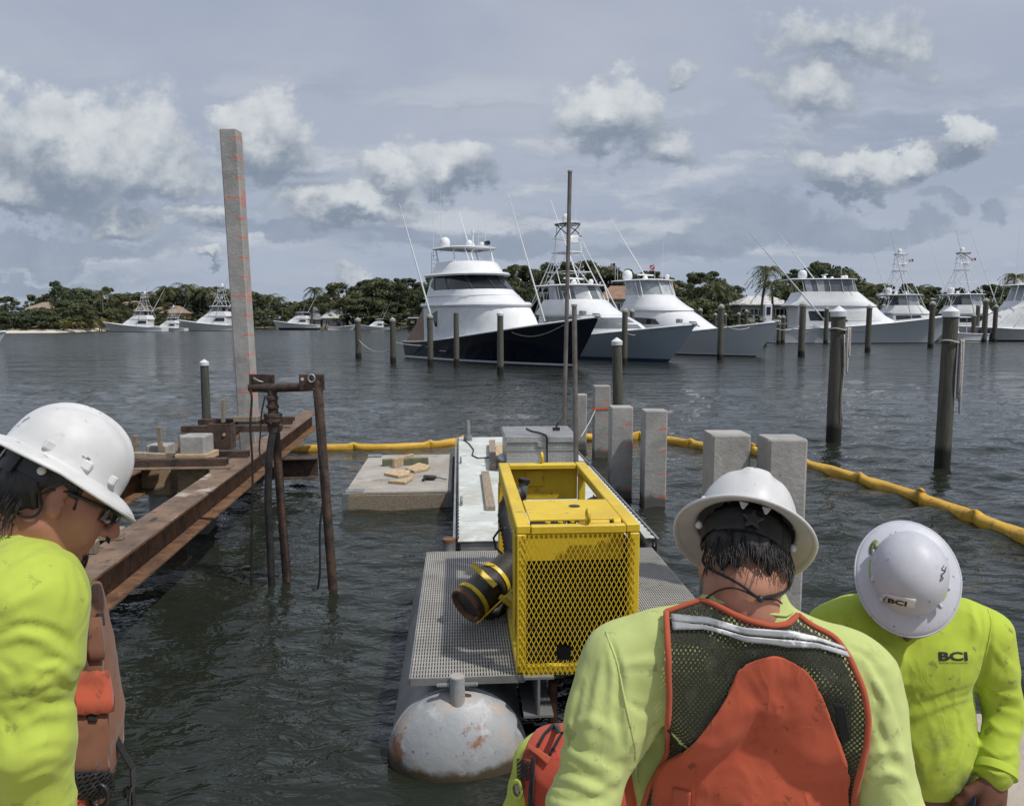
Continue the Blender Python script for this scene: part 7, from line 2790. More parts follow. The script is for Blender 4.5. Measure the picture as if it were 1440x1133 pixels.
    strands('hair_lock', HC, RH, 240, -.040, M['hair'], hr, 5, thick=.011)
    RHh = rot_head(R_(-4), R_(43), R_(15))
    hc = at(1046, 752, 1.60)
    hat = hard_hat(t, hc, RHh, M['hat'])
    # chin cord hanging round the nape
    def neck_pts(pl_):
        bb = bvh_of(body)
        return [cast(bb, x, y, .006, 1.55) for x, y in pl_]
    P1 = neck_pts([(982, 758), (983, 775), (990, 790), (1003, 802), (1022, 811), (1042, 822), (1058, 834), (1068, 841)])
    P2 = neck_pts([(1110, 795), (1110, 815), (1104, 828), (1092, 835), (1078, 838), (1068, 841)])
    P3 = neck_pts([(995, 841), (1012, 830), (1030, 826), (1048, 831), (1068, 841), (1088, 842), (1097, 848)])
    for P, r in ((P1, .0028), (P2, .0036), (P3, .0018)):
        m = MB(); m.tube(bez(P, 6), r, 7); m.build('chin_cord', M['strap'], hat, smooth=True)
    m = MB(); m.sphere(P1[-1], .007, 10, 6); m.build('cord_bead', M['plastic_black'], hat, smooth=True)
    return t


make_center()


# ------------------------------------------------------------------ man at the left, in profile
def make_left():
    t = thing('person', 'man in profile at the left in white hard hat, sunglasses and bright lime shirt', 'person', (-.98, 1.55, DECKZ))
    RH = rot_head(R_(-66), R_(34), R_(-7))
    HC = at(92, 692, 1.53)
    N = at(-4, 748, 1.55)
    shN, shF = at(40, 845, 1.37), at(20, 800, 1.76)
    elN = at(38, 1035, 1.34)
    wrN = at(75, 1240, 1.42)
    elF, wrF = shF + Vector((-.02, .05, -.30)), shF + Vector((.03, .02, -.56))
    ch = at(27, 935, 1.57)
    RT = np.array(Matrix.Rotation(R_(8), 3, 'Y'))
    ax_ = ch.x
    bel = Vector((ax_ + .025, 1.57, 1.62)); pel = Vector((ax_ - .03, 1.57, 1.42))
    hips = [Vector((pel.x, 1.57 + s * .095, 1.38)) for s in (-1, 1)]
    knees = [Vector((pel.x + .05, 1.57 + s * .11, .94)) for s in (-1, 1)]
    feet = [Vector((pel.x - .02, 1.57 + s * .13, DECKZ + .10)) for s in (-1, 1)]

    def torso(F, i):
        F.ell(tuple(ch), (.135 + i, .20 + i, .25 + i), RT, .05)
        F.cone(shN.lerp(shF, .18), shN.lerp(shF, .82), .085 + i, .08 + i, .06)
        F.cone(N + Vector((.0, -.02, -.04)), shN.lerp(N, .3), .066 + i, .07 + i, .06)
        F.cone(N + Vector((.0, .02, -.04)), shF.lerp(N, .3), .066 + i, .07 + i, .06)
        F.ell(tuple(bel), (.140 + i, .18 + i, .20 + i), None, .08)
        F.ell(tuple(pel), (.130 + i, .175 + i, .15 + i), None, .08)

    def arms(F, i, w_=1.0):
        F.cone(shN, shN.lerp(elN, .4), .076 + i, .070 + i, .05)
        F.cone(shN, elN, .068 + i, .058 + i, .05)
        F.cone(elN, elN.lerp(wrN, w_), .060 + i, .040 + i, .04)
        F.cone(shF, elF, .072 + i, .052 + i, .05)
        F.cone(elF, elF.lerp(wrF, w_), .052 + i, .036 + i, .03)

    lo, hi = (-1.45, 1.10, .40), (-.42, 2.0, 2.40)
    F = Field(lo, hi, .0072)
    torso(F, -.014); arms(F, -.014)
    legs(F, hips, [q - Vector((0, 0, .02)) for q in feet], knees, -.012)
    F.cone(N + Vector((.01, 0, -.05)), HC + RH @ Vector((0, -.03, -.06)), .068, .062, .04)
    hand_prims(F, wrN, (.2, .1, -1), (-.2, -.95, 0), (.95, -.2, .1), 1.05, .5)
    hand_prims(F, wrF, (.1, 0, -1), (.1, 1, 0), (1, 0, 0), 1.05, .5)
    # head on a finer grid: resample everything near it
    H = Field(np.array(HC) - np.array((.2, .16, .22)), np.array(HC) + np.array((.2, .16, .2)), .0036)
    for ff in (F, H):
        head_prims(ff, HC, RH)
    H.cone(N + Vector((.01, 0, -.05)), HC + RH @ Vector((0, -.03, -.06)), .068, .062, .04)
    F.put(lambda P: ((P - np.array(HC - Vector((0, 0, .0)))) ** 2).sum(-1) ** .5 - .0001, HC, HC, .001) if False else None
    body = grown('body', F, M['skin_l'], t)

    S = Field((-1.45, 1.10, 1.20), (-.42, 2.0, 2.20), .0062)
    torso(S, .0); arms(S, .010, .95)
    S.cone(N + Vector((.0, 0, -.06)), N + Vector((.012, 0, .0)), .082, .078, .03)
    S.cone(N + Vector((.02, 0, .01)), N + Vector((.07, 0, .10)), .074, .074, .008, 'sub')
    aN = elN - shN
    S.disp(lambda P: ridges(P, aN, 15, 6, .013, 11, elN + Vector((.03, 0, .03)), .13) + ridges(P, (.8, 0, 1), 10, 4, .010, 12, shN + Vector((.03, 0, -.08)), .17)
           + ridges(P, (-.5, 0, 1), 11, 4, .008, 16, shN + Vector((-.06, 0, .02)), .16))
    S.disp(lambda P: ridges(P, wrN - elN, 12, 7, .006, 13, elN.lerp(wrN, .4), .22) + ridges(P, (.4, .3, 1), 10, 5, .004, 14))
    S.plane((0, 0, 1.28), (0, 0, -1))
    raw = grown('shirt', S, M['lime_l'], t)
    S.disp(strokes(bvh_of(raw), [([(0, 892), (21, 879), (46, 879), (75, 889), (96, 905), (104, 930)], -.012, .010), ([(0, 905), (30, 893), (58, 896), (84, 915), (98, 940)], .012, .013),
                        ([(0, 928), (18, 943), (30, 965)], -.010, .010), ([(62, 925), (85, 925), (106, 943)], -.010, .008), ([(44, 962), (67, 951), (85, 938)], -.009, .008), ([(50, 940), (75, 938), (104, 957)], .010, .010),
                        ([(65, 968), (85, 969), (104, 969)], -.007, .009), ([(0, 985), (39, 981), (60, 975)], -.009, .010), ([(26, 1003), (46, 988), (78, 986), (108, 985)], -.008, .010),
                        ([(30, 1020), (60, 1004), (106, 1002)], .009, .012), ([(0, 1005), (15, 1026), (22, 1050)], -.009, .010), ([(10, 965), (40, 960), (62, 962)], .009, .012),
                        ([(32, 785), (53, 768), (80, 766), (100, 776)], -.007, .009), ([(0, 815), (34, 792), (60, 782), (90, 785)], .008, .014), ([(16, 838), (53, 816), (72, 806)], -.008, .009),
                        ([(0, 862), (30, 842), (62, 832)], .008, .012), ([(95, 790), (100, 830), (92, 870)], -.007, .010), ([(112, 800), (124, 840), (122, 880)], .006, .012), ([(40, 1060), (70, 1050), (104, 1056)], -.006, .010),
                        ([(30, 1100), (62, 1085), (100, 1095)], .005, .012), ([(8, 760), (30, 752), (52, 754)], .005, .010)]))
    bpy.data.objects.remove(raw)
    shirt = grown('shirt', S, M['lime_l'], t)
    bv = bvh_of(shirt)
    m = seam(bv, [(0, 742), (22, 741), (45, 744), (62, 750), (78, 758)], .0065, .003, M['strap'], 'collar_edge', t, 24, 1.5)

    V = Field((-1.25, 1.30, 1.20), (-.62, 1.85, 2.10), .0068)
    torso(V, .018)
    V.cone(N + Vector((.0, 0, -.02)), N + Vector((.08, 0, .2)), .105, .11, .02, 'sub')
    for sh, el in ((shN, elN), (shF, elF)):
        V.cone(sh + (sh - el) * .2, sh.lerp(el, .75), .088, .080, .02, 'sub')
    V.disp(lambda P: ridges(P, (.2, .2, 1), 12, 8, .006, 15))
    V.plane((0, 0, 1.47), (0, 0, -1))
    V.plane(tuple(at(130, 842, 1.5)), (-.35, 0, 1))
    vest = grown('vest', V, M['orange_old'], t)
    # pocket flap, lower skirt, net hem, straps at the chest: sheets hung in front of the vest
    Yv = 1.46
    bvv = bvh_of(vest)

    def hang(name, cols, mt, th=.004, off=.006, wob=0.0):
        """cols: (y, x_left, x_right) pixel rows from top to bottom, laid over the vest"""
        G = [[cast(bvv, a + (b - a) * i / 14, y + wob * math.sin(i * 1.3 + k), off, 1.50) for i in range(15)] for k, (y, a, b) in enumerate(cols)]
        return sheet(name, relax(G, 1), mt, t, th)
    hang('vest_panel', [(848, 112, 136), (862, 106, 138), (900, 98, 141), (940, 94, 142), (990, 92, 144), (1050, 92, 144), (1100, 92, 142), (1133, 90, 140), (1200, 88, 138)], M['orange_old'], .005, .006)
    hang('pocket', [(868, 112, 134), (890, 115, 137), (912, 117, 139), (928, 120, 138)], M['orange_old'], .010, .014)
    hang('pocket_flap', [(944, 98, 142), (955, 97, 144), (968, 97, 146), (984, 97, 149), (1002, 100, 148)], M['orange'], .006, .026, 1.0)
    hang('hook_patch', [(1004, 115, 128), (1014, 117, 129)], M['strap'], .004, .022)
    hang('lower_panel', [(996, 96, 143), (1020, 96, 144), (1050, 97, 145), (1075, 98, 147), (1090, 98, 147)], M['orange_old'], .006, .016)
    hang('net_hem', [(1084, 100, 150), (1095, 100, 152), (1108, 100, 150), (1118, 100, 144)], M['net'], .003, .024)
    hang('net_backing', [(1082, 98, 149), (1095, 98, 151), (1107, 98, 149), (1117, 98, 143)], M['strap'], .002, .020)
    m = MB()
    sp = [at(x, y, Y) for x, y, Y in ((152, 985, 1.60), (158, 1020, 1.60), (164, 1040, 1.60), (176, 1062, 1.60), (186, 1078, 1.60), (187, 1100, 1.60), (183, 1120, 1.60), (184, 1145, 1.60))]
    for a, b in zip(sp, sp[1:]):
        m.bar(a, b + (b - a) * .1, .004, .018, up=(0, 1, 0))
    m.build('hanging_strap', M['strap'], t)
    m = MB(); m.tube([at(x, y, 1.60) for x, y in ((176, 1120), (174, 1112), (180, 1106), (187, 1112), (188, 1128), (183, 1140))], .004, 7); m.build('strap_buckle', M['plastic_black'], t, smooth=True)
    m = MB(); c = at(140, 1118, 1.5)
    m.tube([c + Vector((.018 * math.cos(q), 0, .024 * math.sin(q))) for q in (2 * math.pi * k / 14 for k in range(14))], .0045, 7, closed=True); m.build('snap_ring', M['plastic_black'], t, smooth=True)
    hang('clip_tab', [(863, 130, 137), (872, 132, 139), (880, 132, 139)], M['strap'], .006, .016)
    hang('pink_tag', [(1110, 100, 112), (1126, 100, 113), (1150, 101, 112)], M['orange'], .003, .02)

    Q = Field((-1.30, 1.30, .48), (-.70, 1.85, 1.55), .011)
    Q.ell(tuple(pel), (.134, .180, .15), None, .05)
    legs(Q, hips, feet, knees, .010)
    Q.plane((0, 0, 1.50), (0, 0, 1))
    grown('trousers', Q, M['work_trousers'], t)
    for ft in feet:
        B = Field(tuple(ft - Vector((.12, .1, .14))), tuple(ft + Vector((.28, .1, .12))), .008)
        B.cone(ft + Vector((0, 0, .06)), ft + Vector((0, 0, -.03)), .055, .052, .03)
        B.cone(ft + Vector((-.02, 0, -.05)), ft + Vector((.17, 0, -.06)), .046, .042, .03)
        B.plane((0, 0, DECKZ + .001), (0, 0, -1))
        grown('boot', B, M['boot'], t)
    hr = grown('hair', hair_field(HC, RH, .0032, -.070, seed=7, thick=.010, front=.025), M['hair'], t)
    strands('hair_lock', HC, RH, 240, -.088, M['hair'], hr, 9, thick=.010)
    # short beard stubble on chin and lip
    m = MB()
    rb = random.Random(4)
    bb = bvh_of(body)
    for i in range(380):
        if i < 260:
            p = Vector((rb.uniform(-.035, .035), .10, rb.uniform(-.125, -.085)))
        else:
            p = Vector((rb.uniform(-.028, .028), .12, rb.uniform(-.055, -.047)))
        w0 = HC + RH @ p
        l, n_, i_, d_ = bb.find_nearest(w0)
        dd = (RH @ Vector((rb.uniform(-.3, .3), .4, -1))).normalized()
        m.tube([l, l + dd * .008 + n_ * .002], [.0008, .0003], 3, caps=False)
    tag(m.build('beard', M['hair'], t), kind='stuff')
    # sunglasses
    L_ = lambda *p: HC + RH @ Vector(p)
    sg = None
    m = MB()
    for s in (-1, 1):
        rows = []
        for k in range(7):
            a = k / 6
            x = s * (.008 + .056 * a)
            y = .112 - .004 * a - .030 * a * a
            rows.append([L_(x, y + dy, z) for z, dy in ((.020, -.002), (.012, .001), (-.002, .002), (-.014 - .004 * math.sin(3 * a), -.001), (-.022 + .008 * a, -.004))])
        m.loft(rows, caps=False, closed_u=False)
    gl = m.build('sunglasses', M['lens'], t, smooth=True)
    gl.modifiers.new('t', 'SOLIDIFY').thickness = .002
    for s in (-1, 1):
        m = MB(); m.tube([L_(s * .064, .080, .012), L_(s * .078, .055, .012), L_(s * .084, .0, .010), L_(s * .084, -.025, .0), L_(s * .080, -.035, -.015)], [.0045, .0045, .003, .003, .002], 7); m.build('temple', M['plastic_black'], gl, smooth=True)
    m = MB(); m.tube([L_(-.012, .113, .012), L_(0, .117, .010), L_(.012, .113, .012)], .003, 6); m.build('bridge', M['plastic_black'], gl, smooth=True)
    hat = hard_hat(t, at(86, 663, 1.53), rot_head(R_(-66), R_(36), R_(-14)), M['hat'], size=.96)
    P = [at(x, y, Y) for x, y, Y in ((52, 678, 1.435), (56, 695, 1.43), (58, 712, 1.43), (50, 724, 1.43), (36, 726, 1.43), (20, 720, 1.44), (-4, 711, 1.46))]
    m = MB(); m.tube(bez(P, 6), .0030, 7); m.build('chin_cord', M['strap'], hat, smooth=True)
    return t


make_left()


# ------------------------------------------------------------------ man at the right, facing us, head bowed
def text_on(bvh, s, quad, parent, mt, name, off=.0012, bold=.02, xs=1.0, dep=2.1):
    """lettering laid on a surface: corners of the word in the picture plane are carried onto the cloth"""
    cu = bpy.data.curves.new('lettering', 'FONT')
    cu.body = s
    cu.offset = bold
    cu.resolution_u = 3
    ob = bpy.data.objects.new('lettering', cu)
    COL.objects.link(ob)
    dg = bpy.context.evaluated_depsgraph_get()
    me = bpy.data.meshes.new_from_object(ob.evaluated_get(dg))
    bpy.data.objects.remove(ob)
    bm = bmesh.new(); bm.from_mesh(me)
    bmesh.ops.triangulate(bm, faces=bm.faces)
    bmesh.ops.subdivide_edges(bm, edges=[e for e in bm.edges if e.calc_length() > .15], cuts=2)
    bmesh.ops.triangulate(bm, faces=bm.faces)
    bm.to_mesh(me); bm.free()
    xsv = [v.co.x for v in me.vertices]; ysv = [v.co.y for v in me.vertices]
    x0, x1, y0, y1 = min(xsv), max(xsv), min(ysv), max(ysv)
    tl_, tr_, br_, bl_ = (np.array(q, float) for q in quad)
    off0 = wloc(parent)
    for v in me.vertices:
        u, w_ = (v.co.x - x0) / (x1 - x0), (v.co.y - y0) / (y1 - y0)
        p = (tl_ * (1 - u) + tr_ * u) * w_ + (bl_ * (1 - u) + br_ * u) * (1 - w_)
        v.co = cast(bvh, p[0], p[1], off, dep) - off0
    return link(name, me, mt, parent)


M['ink'] = mat('black_print', (.010, .010, .012), .6)


def make_right():
    t = thing('person', 'man facing the camera with bowed head, grey white hard hat and lime BCI shirt', 'person', (1.14, 2.2, DECKZ))
    RH = rot_head(R_(160), R_(58), R_(-2))
    HC = at(1277, 832, 2.13)
    N = at(1268, 850, 2.24)
    shV, shH = at(1172, 888, 2.21), at(1384, 893, 2.17)      # his right (hidden by the middle man), his left
    elH, wrH = at(1413, 1000, 2.14), at(1400, 1088, 2.04)
    elV, wrV = at(1150, 1010, 2.1), at(1190, 1090, 1.98)
    ch = at(1277, 965, 2.22)
    RT = np.array(Matrix.Rotation(R_(10), 3, 'X') @ Matrix.Rotation(R_(3), 3, 'Y'))
    bel = at(1292, 1045, 2.17); pel = at(1300, 1120, 2.22)
    hips = [pel + Vector((s * .095, .0, -.02)) for s in (-1, 1)]
    feet = [Vector((hips[k].x + (-.05, .05)[k], 2.30, DECKZ + .10)) for k in (0, 1)]
    knees = [(hips[k] + feet[k]) / 2 + Vector(((-.03, .03)[k], -.16, .02)) for k in (0, 1)]

    def torso(F, i):
        F.ell(tuple(ch), (.160 + i, .125 + i, .235 + i), RT, .035)
        F.cone(shV.lerp(shH, .15), shV.lerp(shH, .85), .088 + i, .088 + i, .06, sq=((0, 1, 0), .9))
        F.cone(N + Vector((-.02, 0, -.03)), shV.lerp(N, .3), .066 + i, .07 + i, .06)
        F.cone(N + Vector((.02, 0, -.03)), shH.lerp(N, .3), .066 + i, .07 + i, .06)
        F.ell(tuple(bel), (.142 + i, .140 + i, .19 + i), None, .06)
        F.ell(tuple(pel + Vector((0, 0, .04))), (.140 + i, .130 + i, .12 + i), None, .06)
        F.cone(ch, pel + Vector((0, 0, .06)), .140 + i, .135 + i, .06, sq=((0, 1, 0), .92))
        F.ell(tuple(at(1228, 935, 2.10)), (.075, .03, .06), None, .06)
        F.ell(tuple(at(1328, 940, 2.10)), (.075, .03, .06), None, .06)

    def arms(F, i, w_=1.0):
        for sh, el, wr in ((shV, elV, wrV), (shH, elH, wrH)):
            F.cone(sh, sh.lerp(el, .4), .068 + i, .058 + i, .025)
            F.cone(sh, el, .056 + i, .040 + i, .015)
            F.cone(el, el.lerp(wr, w_), .038 + i, .034 + i, .015)

    F = Field((.72, 1.78, .40), (1.62, 2.55, 2.0), .0068)
    torso(F, -.014); arms(F, -.014)
    legs(F, hips, [q - Vector((0, 0, .02)) for q in feet], knees, -.012)
    F.cone(N + Vector((0, 0, -.05)), HC + RH @ Vector((0, -.03, -.06)), .068, .062, .04)
    head_prims(F, HC, RH)
    hand_prims(F, wrH + Vector((-.004, -.006, .004)), (-.16, -.12, -1), (.25, -.95, .05), (-1, -.25, .1), 1.16, .55)
    hand_prims(F, wrV, (.2, -.15, -1), (-.25, -.95, .05), (1, -.25, .1), 1.1, .55)
    body = grown('body', F, M['skin_r'], t)
    S = Field((.70, 1.78, 1.02), (1.64, 2.55, 1.95), .006)
    torso(S, .0); arms(S, .010, .97)
    S.cone(N + Vector((0, -.0, -.05)), N + Vector((0, -.01, .02)), .082, .078, .03)
    S.cone(N + Vector((0, -.02, .015)), N + Vector((0, -.06, .12)), .072, .074, .008, 'sub')
    aH = wrH - elH
    S.disp(lambda P: ridges(P, aH, 22, 7, .011, 21, elH.lerp(wrH, .80), .10) + ridges(P, (aH.x + .3, aH.y, aH.z), 13, 5, .009, 22, elH, .12))
    S.disp(lambda P: ridges(P, (-.7, 0, .8), 9, 3.5, .010, 23, shH + Vector((-.05, 0, -.10)), .14) + ridges(P, (.7, 0, .8), 9, 3.5, .010, 24, shV + Vector((.05, 0, -.08)), .14)
           + ridges(P, (.35, 0, 1), 7, 3, .010, 25, at(1285, 1030, 2.05), .22) + ridges(P, (-.3, 0, 1), 9, 4, .004, 26))
    # hem hangs lower on the left
    hp_ = at(1290, 1118, 2.08)
    S.plane(tuple(hp_), (-.60, 0, -1))
    S.plane((0, 0, at(1290, 1121, 2.08).z), (0, 0, -1))
    raw = grown('shirt', S, M['lime_r'], t)
    S.disp(strokes(bvh_of(raw), [([(1392, 850), (1390, 899), (1384, 937), (1374, 965)], -.012, .010), ([(1365, 966), (1334, 975), (1296, 989), (1258, 1000)], -.006, .010), ([(1368, 980), (1330, 990), (1290, 1006), (1255, 1012)], .007, .012),
                        ([(1386, 962), (1407, 977), (1434, 981)], .013, .010), ([(1388, 976), (1410, 992), (1434, 997)], -.010, .009), ([(1383, 1053), (1404, 1063), (1428, 1056)], .014, .009), ([(1384, 1062), (1405, 1073), (1426, 1068)], -.010, .007),
                        ([(1381, 1080), (1401, 1089), (1421, 1086)], .012, .008), ([(1387, 1066), (1406, 1079), (1422, 1083)], .008, .007), ([(1158, 853), (1177, 880), (1185, 906)], -.010, .012), ([(1200, 806), (1172, 824), (1156, 842)], -.006, .008),
                        ([(1366, 850), (1374, 890), (1362, 925)], .009, .014), ([(1395, 905), (1412, 930), (1430, 945)], .008, .012), ([(1392, 1015), (1410, 1030), (1432, 1030)], .007, .010), ([(1345, 1000), (1352, 1035), (1340, 1075)], -.009, .012),
                        ([(1310, 1020), (1322, 1060), (1316, 1095)], .008, .014), ([(1270, 1030), (1285, 1070), (1290, 1105)], -.008, .014), ([(1220, 930), (1245, 960), (1285, 965)], .006, .018), ([(1300, 885), (1330, 880), (1352, 865)], -.006, .014),
                        ([(1355, 1050), (1348, 1075), (1330, 1095)], .008, .010)], 2.1))
    bpy.data.objects.remove(raw)
    shirt = grown('shirt', S, M['lime_r'], t)
    bv = bvh_of(shirt)
    text_on(bv, 'BCI', [(1319.5, 916), (1360, 916), (1361, 928.5), (1320.5, 928.5)], t, M['ink'], 'chest_lettering', .0015, .035)
    text_on(bv, 'Bulkhead Construction Inc', [(1321, 929.8), (1360.5, 929.8), (1360.5, 932.6), (1321, 932.6)], t, M['ink'], 'small_lettering', .0015, .0)
    seam(bv, [(1389, 856), (1395, 875), (1390, 905), (1378, 945), (1374, 965)], .002, .0, M['lime_r'], 'shoulder_seam', t, 30, 2.1)
    # cuff
    c0, c1 = elH.lerp(wrH, .86), elH.lerp(wrH, .995)
    m = MB(); m.tube([c0, c0.lerp(c1, .3), c1], [.050, .0525, .0535], 26); m.build('cuff', M['lime_r'], t, smooth=50)
    Q = Field((.80, 1.75, .48), (1.50, 2.6, 1.40), .010)
    Q.ell(tuple(pel), (.178, .134, .14), None, .05)
    legs(Q, hips, feet, knees, .014)
    Q.disp(lambda P: ridges(P, (.3, 0, 1), 12, 6, .006, 27))
    Q.plane(tuple(pel + Vector((0, 0, .10))), (0, 0, 1))
    jq = grown('jeans', Q, M['jeans'], t)
    bj = bvh_of(jq)
    for ft in feet:
        B = Field(tuple(ft - Vector((.1, .28, .14))), tuple(ft + Vector((.1, .12, .12))), .008)
        B.cone(ft + Vector((0, 0, .06)), ft + Vector((0, 0, -.03)), .055, .052, .03)
        B.cone(ft + Vector((0, .02, -.05)), ft + Vector((0, -.17, -.06)), .046, .042, .03)
        B.plane((0, 0, DECKZ + .001), (0, 0, -1))
        grown('boot', B, M['boot'], t)
    grown('hair', hair_field(HC, RH, .004, -.07, seed=12, thick=.010), M['hair'], t)
    # blue neck gaiter showing under the brim
    G_ = Field(np.array(N) - .16, np.array(N) + np.array((.16, .16, .16)), .006)
    G_.ell(tuple(HC + RH @ Vector((0, .06, -.098))), (.064, .066, .060), np.array(RH), .03)
    G_.cone(N + Vector((0, -.02, -.04)), N + Vector((0, -.09, .0)), .074, .060, .03)
    grown('neck_gaiter', G_, M.setdefault('gaiter', cloth('blue_gaiter', (.02, .14, .24), (.015, .10, .18))), t)
    hcen, HR = at(1276.5, 808, 2.06), rot_head(R_(160), R_(58), R_(-3))
    hat = hard_hat(t, hcen, HR, M['hat_grey'], ridges_=False, size=.92)
    for s, a0, a1 in ((1, -.25, .25), (-1, -.30, .05), (-1, .25, .55)):
        m = MB()
        a0 += math.pi / 2 * s; a1 += math.pi / 2 * s
        rr_ = []
        for k in range(9):
            a = a0 + (a1 - a0) * k / 8
            rr_.append([hcen + (HR * .92) @ Vector(((.1045 + q) * math.sin(a), (.1235 + q) * math.cos(a), .0118 - .006 * q / .006)) for q in (.0, .005)])
        m.loft(rr_, caps=False, closed_u=False)
        sl2 = m.build('slot_opening', M['lime_r'], hat); sl2.modifiers.new('t', 'SOLIDIFY').thickness = .0015
    hb = bvh_of(hat)
    m = MB()
    pl_ = [(1240, 834.5), (1288, 842), (1287, 854), (1262, 853), (1239, 845)]
    lab = sheet('helmet_label', [[cast(hb, *(np.array(a) * (1 - f) + np.array(b) * f), .0022, 2.0) for a, b in (((1240, 834), (1239, 846)), ((1256, 836), (1254, 849)), ((1272, 839), (1270, 852)), ((1288, 842), (1286, 854)))] for f in (0, .25, .5, .75, 1)], M.setdefault('label', mat('pale_label', (.66, .66, .62), .5)), hat, .0006)
    lb = bvh_of(lab)
    text_on(hb, 'BCI', [(1249.5, 840), (1276, 845.5), (1274.5, 852), (1248.5, 846.5)], hat, M['ink'], 'helmet_lettering', .0032, .035, dep=2.0)
    ck = [cast(hb, x, y, .0032, 2.0) for x, y in ((1241, 838.5), (1243, 843), (1247.5, 838))]
    m = MB(); m.tube(ck, .0011, 6); m.build('check_mark', M['ink'], hat)
    cen, ru, rv = np.array((1228.5, 769)), np.array((4.0, -10.0)), np.array((4.5, 2.2))
    rows = [[cast(hb, *(cen + f * (math.cos(a) * ru + math.sin(a) * rv)), .0022, 2.0) for a in (2 * math.pi * k / 22 for k in range(23))] for f in (.02, .5, 1)]
    sheet('round_sticker', rows, M.setdefault('sticker', mat('olive_sticker', (.22, .24, .07), .5, c2=(.07, .08, .03), vs=60, vlo=.45, vhi=.55)), hat, .0006)
    sc = [cast(hb, x, y, .002, 2.0) for x, y in ((1327, 795), (1324, 800), (1329, 803), (1323, 808), (1326, 813), (1322, 815), (1330, 797), (1327, 806))]
    m = MB(); m.tube(bez(sc, 4), .0010, 5); m.build('marker_scribble', M['ink'], hat)
    return t


make_right()


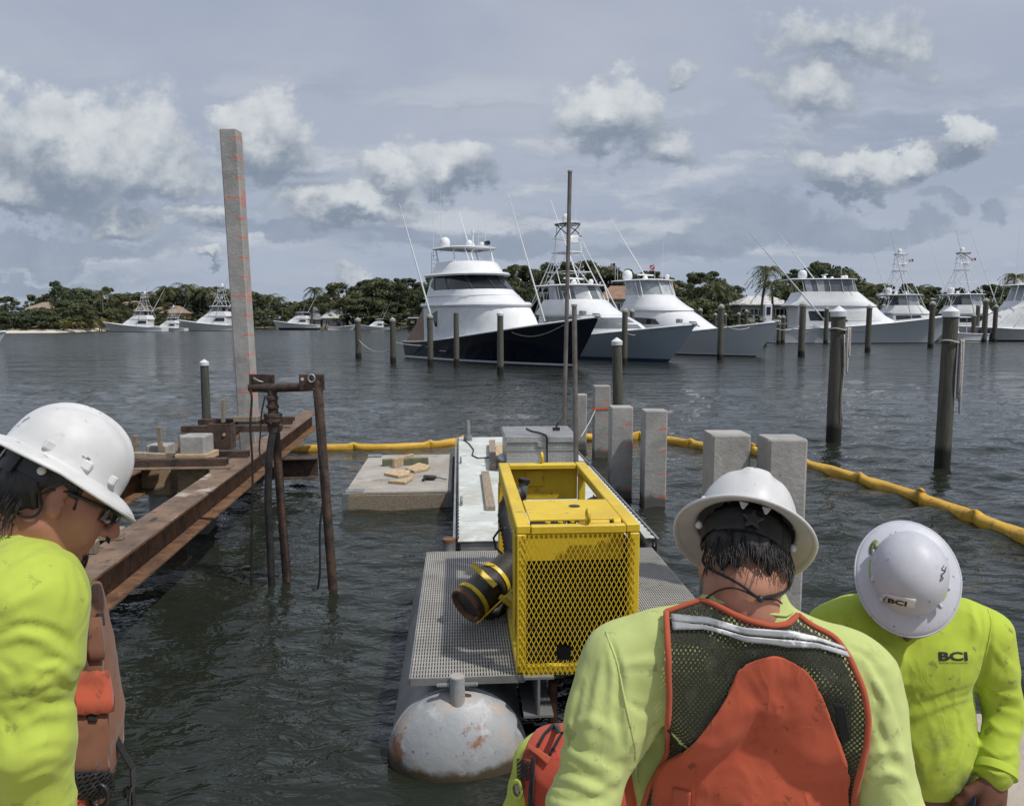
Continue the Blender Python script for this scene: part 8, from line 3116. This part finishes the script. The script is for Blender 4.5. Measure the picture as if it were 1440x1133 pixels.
# ------------------------------------------------------------------ crouching man, mostly hidden
def make_crouched():
    t = thing('person', 'crouching man in a red orange vest with black straps, mostly hidden by the middle man', 'person', (.22, 2.2, DECKZ))
    sh0 = at(818, 1062, 2.22)
    hipc = Vector((.36, 2.05, .92))
    back = sh0.lerp(hipc, .5)
    HC = at(872, 1030, 2.40)
    N = at(850, 1040, 2.32)
    RH = rot_head(R_(-20), R_(60), 0)
    shL = at(760, 1072, 2.22); shR = at(915, 1080, 2.28)
    elL = at(735, 1150, 2.26); wrL = elL + Vector((.10, .22, -.12))
    elR = shR + Vector((.05, .05, -.26)); wrR = elR + Vector((-.05, .22, -.08))
    mid = (shL + shR) / 2
    d = (hipc - mid).normalized()

    def torso(F, i):
        F.cone(mid + Vector((0, -.02, -.03)), hipc, .165 + i, .15 + i, .06, sq=((0, .5, 1), .8))
        F.cone(shL.lerp(shR, .12), shL.lerp(shR, .88), .085 + i, .085 + i, .07)
        F.ell(tuple(hipc), (.17 + i, .15 + i, .15 + i), None, .06)

    def arms(F, i):
        for sh, el, wr in ((shL, elL, wrL), (shR, elR, wrR)):
            F.cone(sh, el, .066 + i, .050 + i, .05)
            F.cone(el, wr, .050 + i, .036 + i, .03)
    hips = [hipc + Vector((s * .09, 0, -.03)) for s in (-1, 1)]
    knees = [Vector((.18, 2.36, .80)), Vector((.52, 2.36, .80))]
    feet = [Vector((.20, 2.14, DECKZ + .10)), Vector((.52, 2.14, DECKZ + .10))]
    F = Field((-.10, 1.75, .42), (.80, 2.70, 1.75), .0085)
    torso(F, -.012); arms(F, -.012)
    legs(F, hips, feet, knees, -.01)
    F.cone(N + Vector((0, -.03, -.03)), HC, .066, .06, .04)
    head_prims(F, HC, RH)
    hand_prims(F, wrL, (.2, .9, -.4), (0, .4, .9), (1, 0, 0), 1.05, .5)
    hand_prims(F, wrR, (-.2, .9, -.4), (0, .4, .9), (-1, 0, 0), 1.05, .5)
    grown('body', F, M['skin_l'], t)
    S = Field((-.12, 1.75, .75), (.82, 2.70, 1.60), .0075)
    torso(S, 0); arms(S, .012)
    S.disp(lambda P: ridges(P, (1, 0, .6), 12, 5, .008, 31))
    shirt = grown('shirt', S, M['lime_l'], t)
    V = Field((-.12, 1.75, .80), (.82, 2.60, 1.60), .0070)
    torso(V, .020)
    for sh, el in ((shL, elL), (shR, elR)):
        V.cone(sh + (sh - el) * .1 + Vector((-.075 if sh is shL else .075, .05, .02)), el + Vector((-.05 if sh is shL else .05, .03, 0)), .062, .055, .015, 'sub')
    V.cone(shL + Vector((.02, -.02, .0)), shL.lerp(elL, .75) + Vector((.035, -.03, 0)), .078, .062, .03)
    V.disp(lambda P: ridges(P, (1, 0, .3), 9, 4, .005, 32))
    vest = grown('vest', V, M.setdefault('vest_red', cloth('red_orange_vest_fabric', (.44, .075, .045), (.36, .06, .04), dirt=(.10, .03, .02), amt=.6)), t)
    bv = bvh_of(vest, shirt)
    sheet('strap', strip(bv, [(798, 1003), (778, 1017), (765, 1031), (756, 1047)], [(800, 1007), (782, 1020), (768, 1033), (759, 1050)], 20, .006, 2.1, 2), M['strap'], t, .003)
    sheet('strap', strip(bv, [(790, 1030), (782, 1042), (772, 1060)], [(792, 1032), (785, 1045), (775, 1063)], 16, .006, 2.1, 2), M['strap'], t, .003)
    sheet('strap', strip(bv, [(749, 1063), (748, 1085), (745, 1110), (744, 1150)], [(754, 1065), (753, 1085), (751, 1110), (751, 1150)], 20, .010, 2.05, 2), M['strap'], t, .004)
    sheet('cross_band', strip(bv, [(745, 1047), (760, 1055), (775, 1065)], [(742, 1052), (757, 1063), (770, 1075)], 16, .010, 2.1, 4), M['trim'], t, .004)
    sheet('net_pocket', patch(bv, [(729, 1066), (747, 1070)], [(729, 1095), (745, 1096)], [(729, 1066), (729, 1095)], [(747, 1070), (745, 1096)], 8, 10, .010, 2.05), M['net'], t, .002)
    rr_ = [[cast(bv, 730 + f * 8 * math.cos(a), 1108 + f * 15 * math.sin(a), .014, 2.05) for a in (2 * math.pi * k / 24 for k in range(25))] for f in (.03, .55)]
    sheet('badge_face', rr_, M.setdefault('badge', mat('grey_striped_badge', (.30, .31, .30), .5, c2=(.04, .04, .04), vs=70, vlo=.48, vhi=.52)), t, .002)
    rr_ = [[cast(bv, 730 + f * 8 * math.cos(a), 1108 + f * 15 * math.sin(a), .016, 2.05) for a in (2 * math.pi * k / 24 for k in range(25))] for f in (.62, 1.0)]
    sheet('badge_rim', rr_, M['lime_l'], t, .005)
    Q = Field((-.10, 1.75, .48), (.80, 2.65, 1.1), .010)
    Q.ell(tuple(hipc), (.175, .155, .15), None, .05)
    legs(Q, hips, feet, knees, .012)
    grown('trousers', Q, M['work_trousers'], t)
    for ft in feet:
        B = Field(tuple(ft - Vector((.1, .12, .14))), tuple(ft + Vector((.1, .26, .12))), .008)
        B.cone(ft + Vector((0, 0, .06)), ft + Vector((0, 0, -.03)), .055, .052, .03)
        B.cone(ft + Vector((0, -.02, -.05)), ft + Vector((0, .17, -.06)), .046, .042, .03)
        B.plane((0, 0, DECKZ + .001), (0, 0, -1))
        grown('boot', B, M['boot'], t)
    grown('hair', hair_field(HC, RH, .005, -.07, seed=14), M['hair'], t)
    hard_hat(t, HC + RH @ Vector((0, 0, .045)), RH, M['hat'])
    return t


make_crouched()
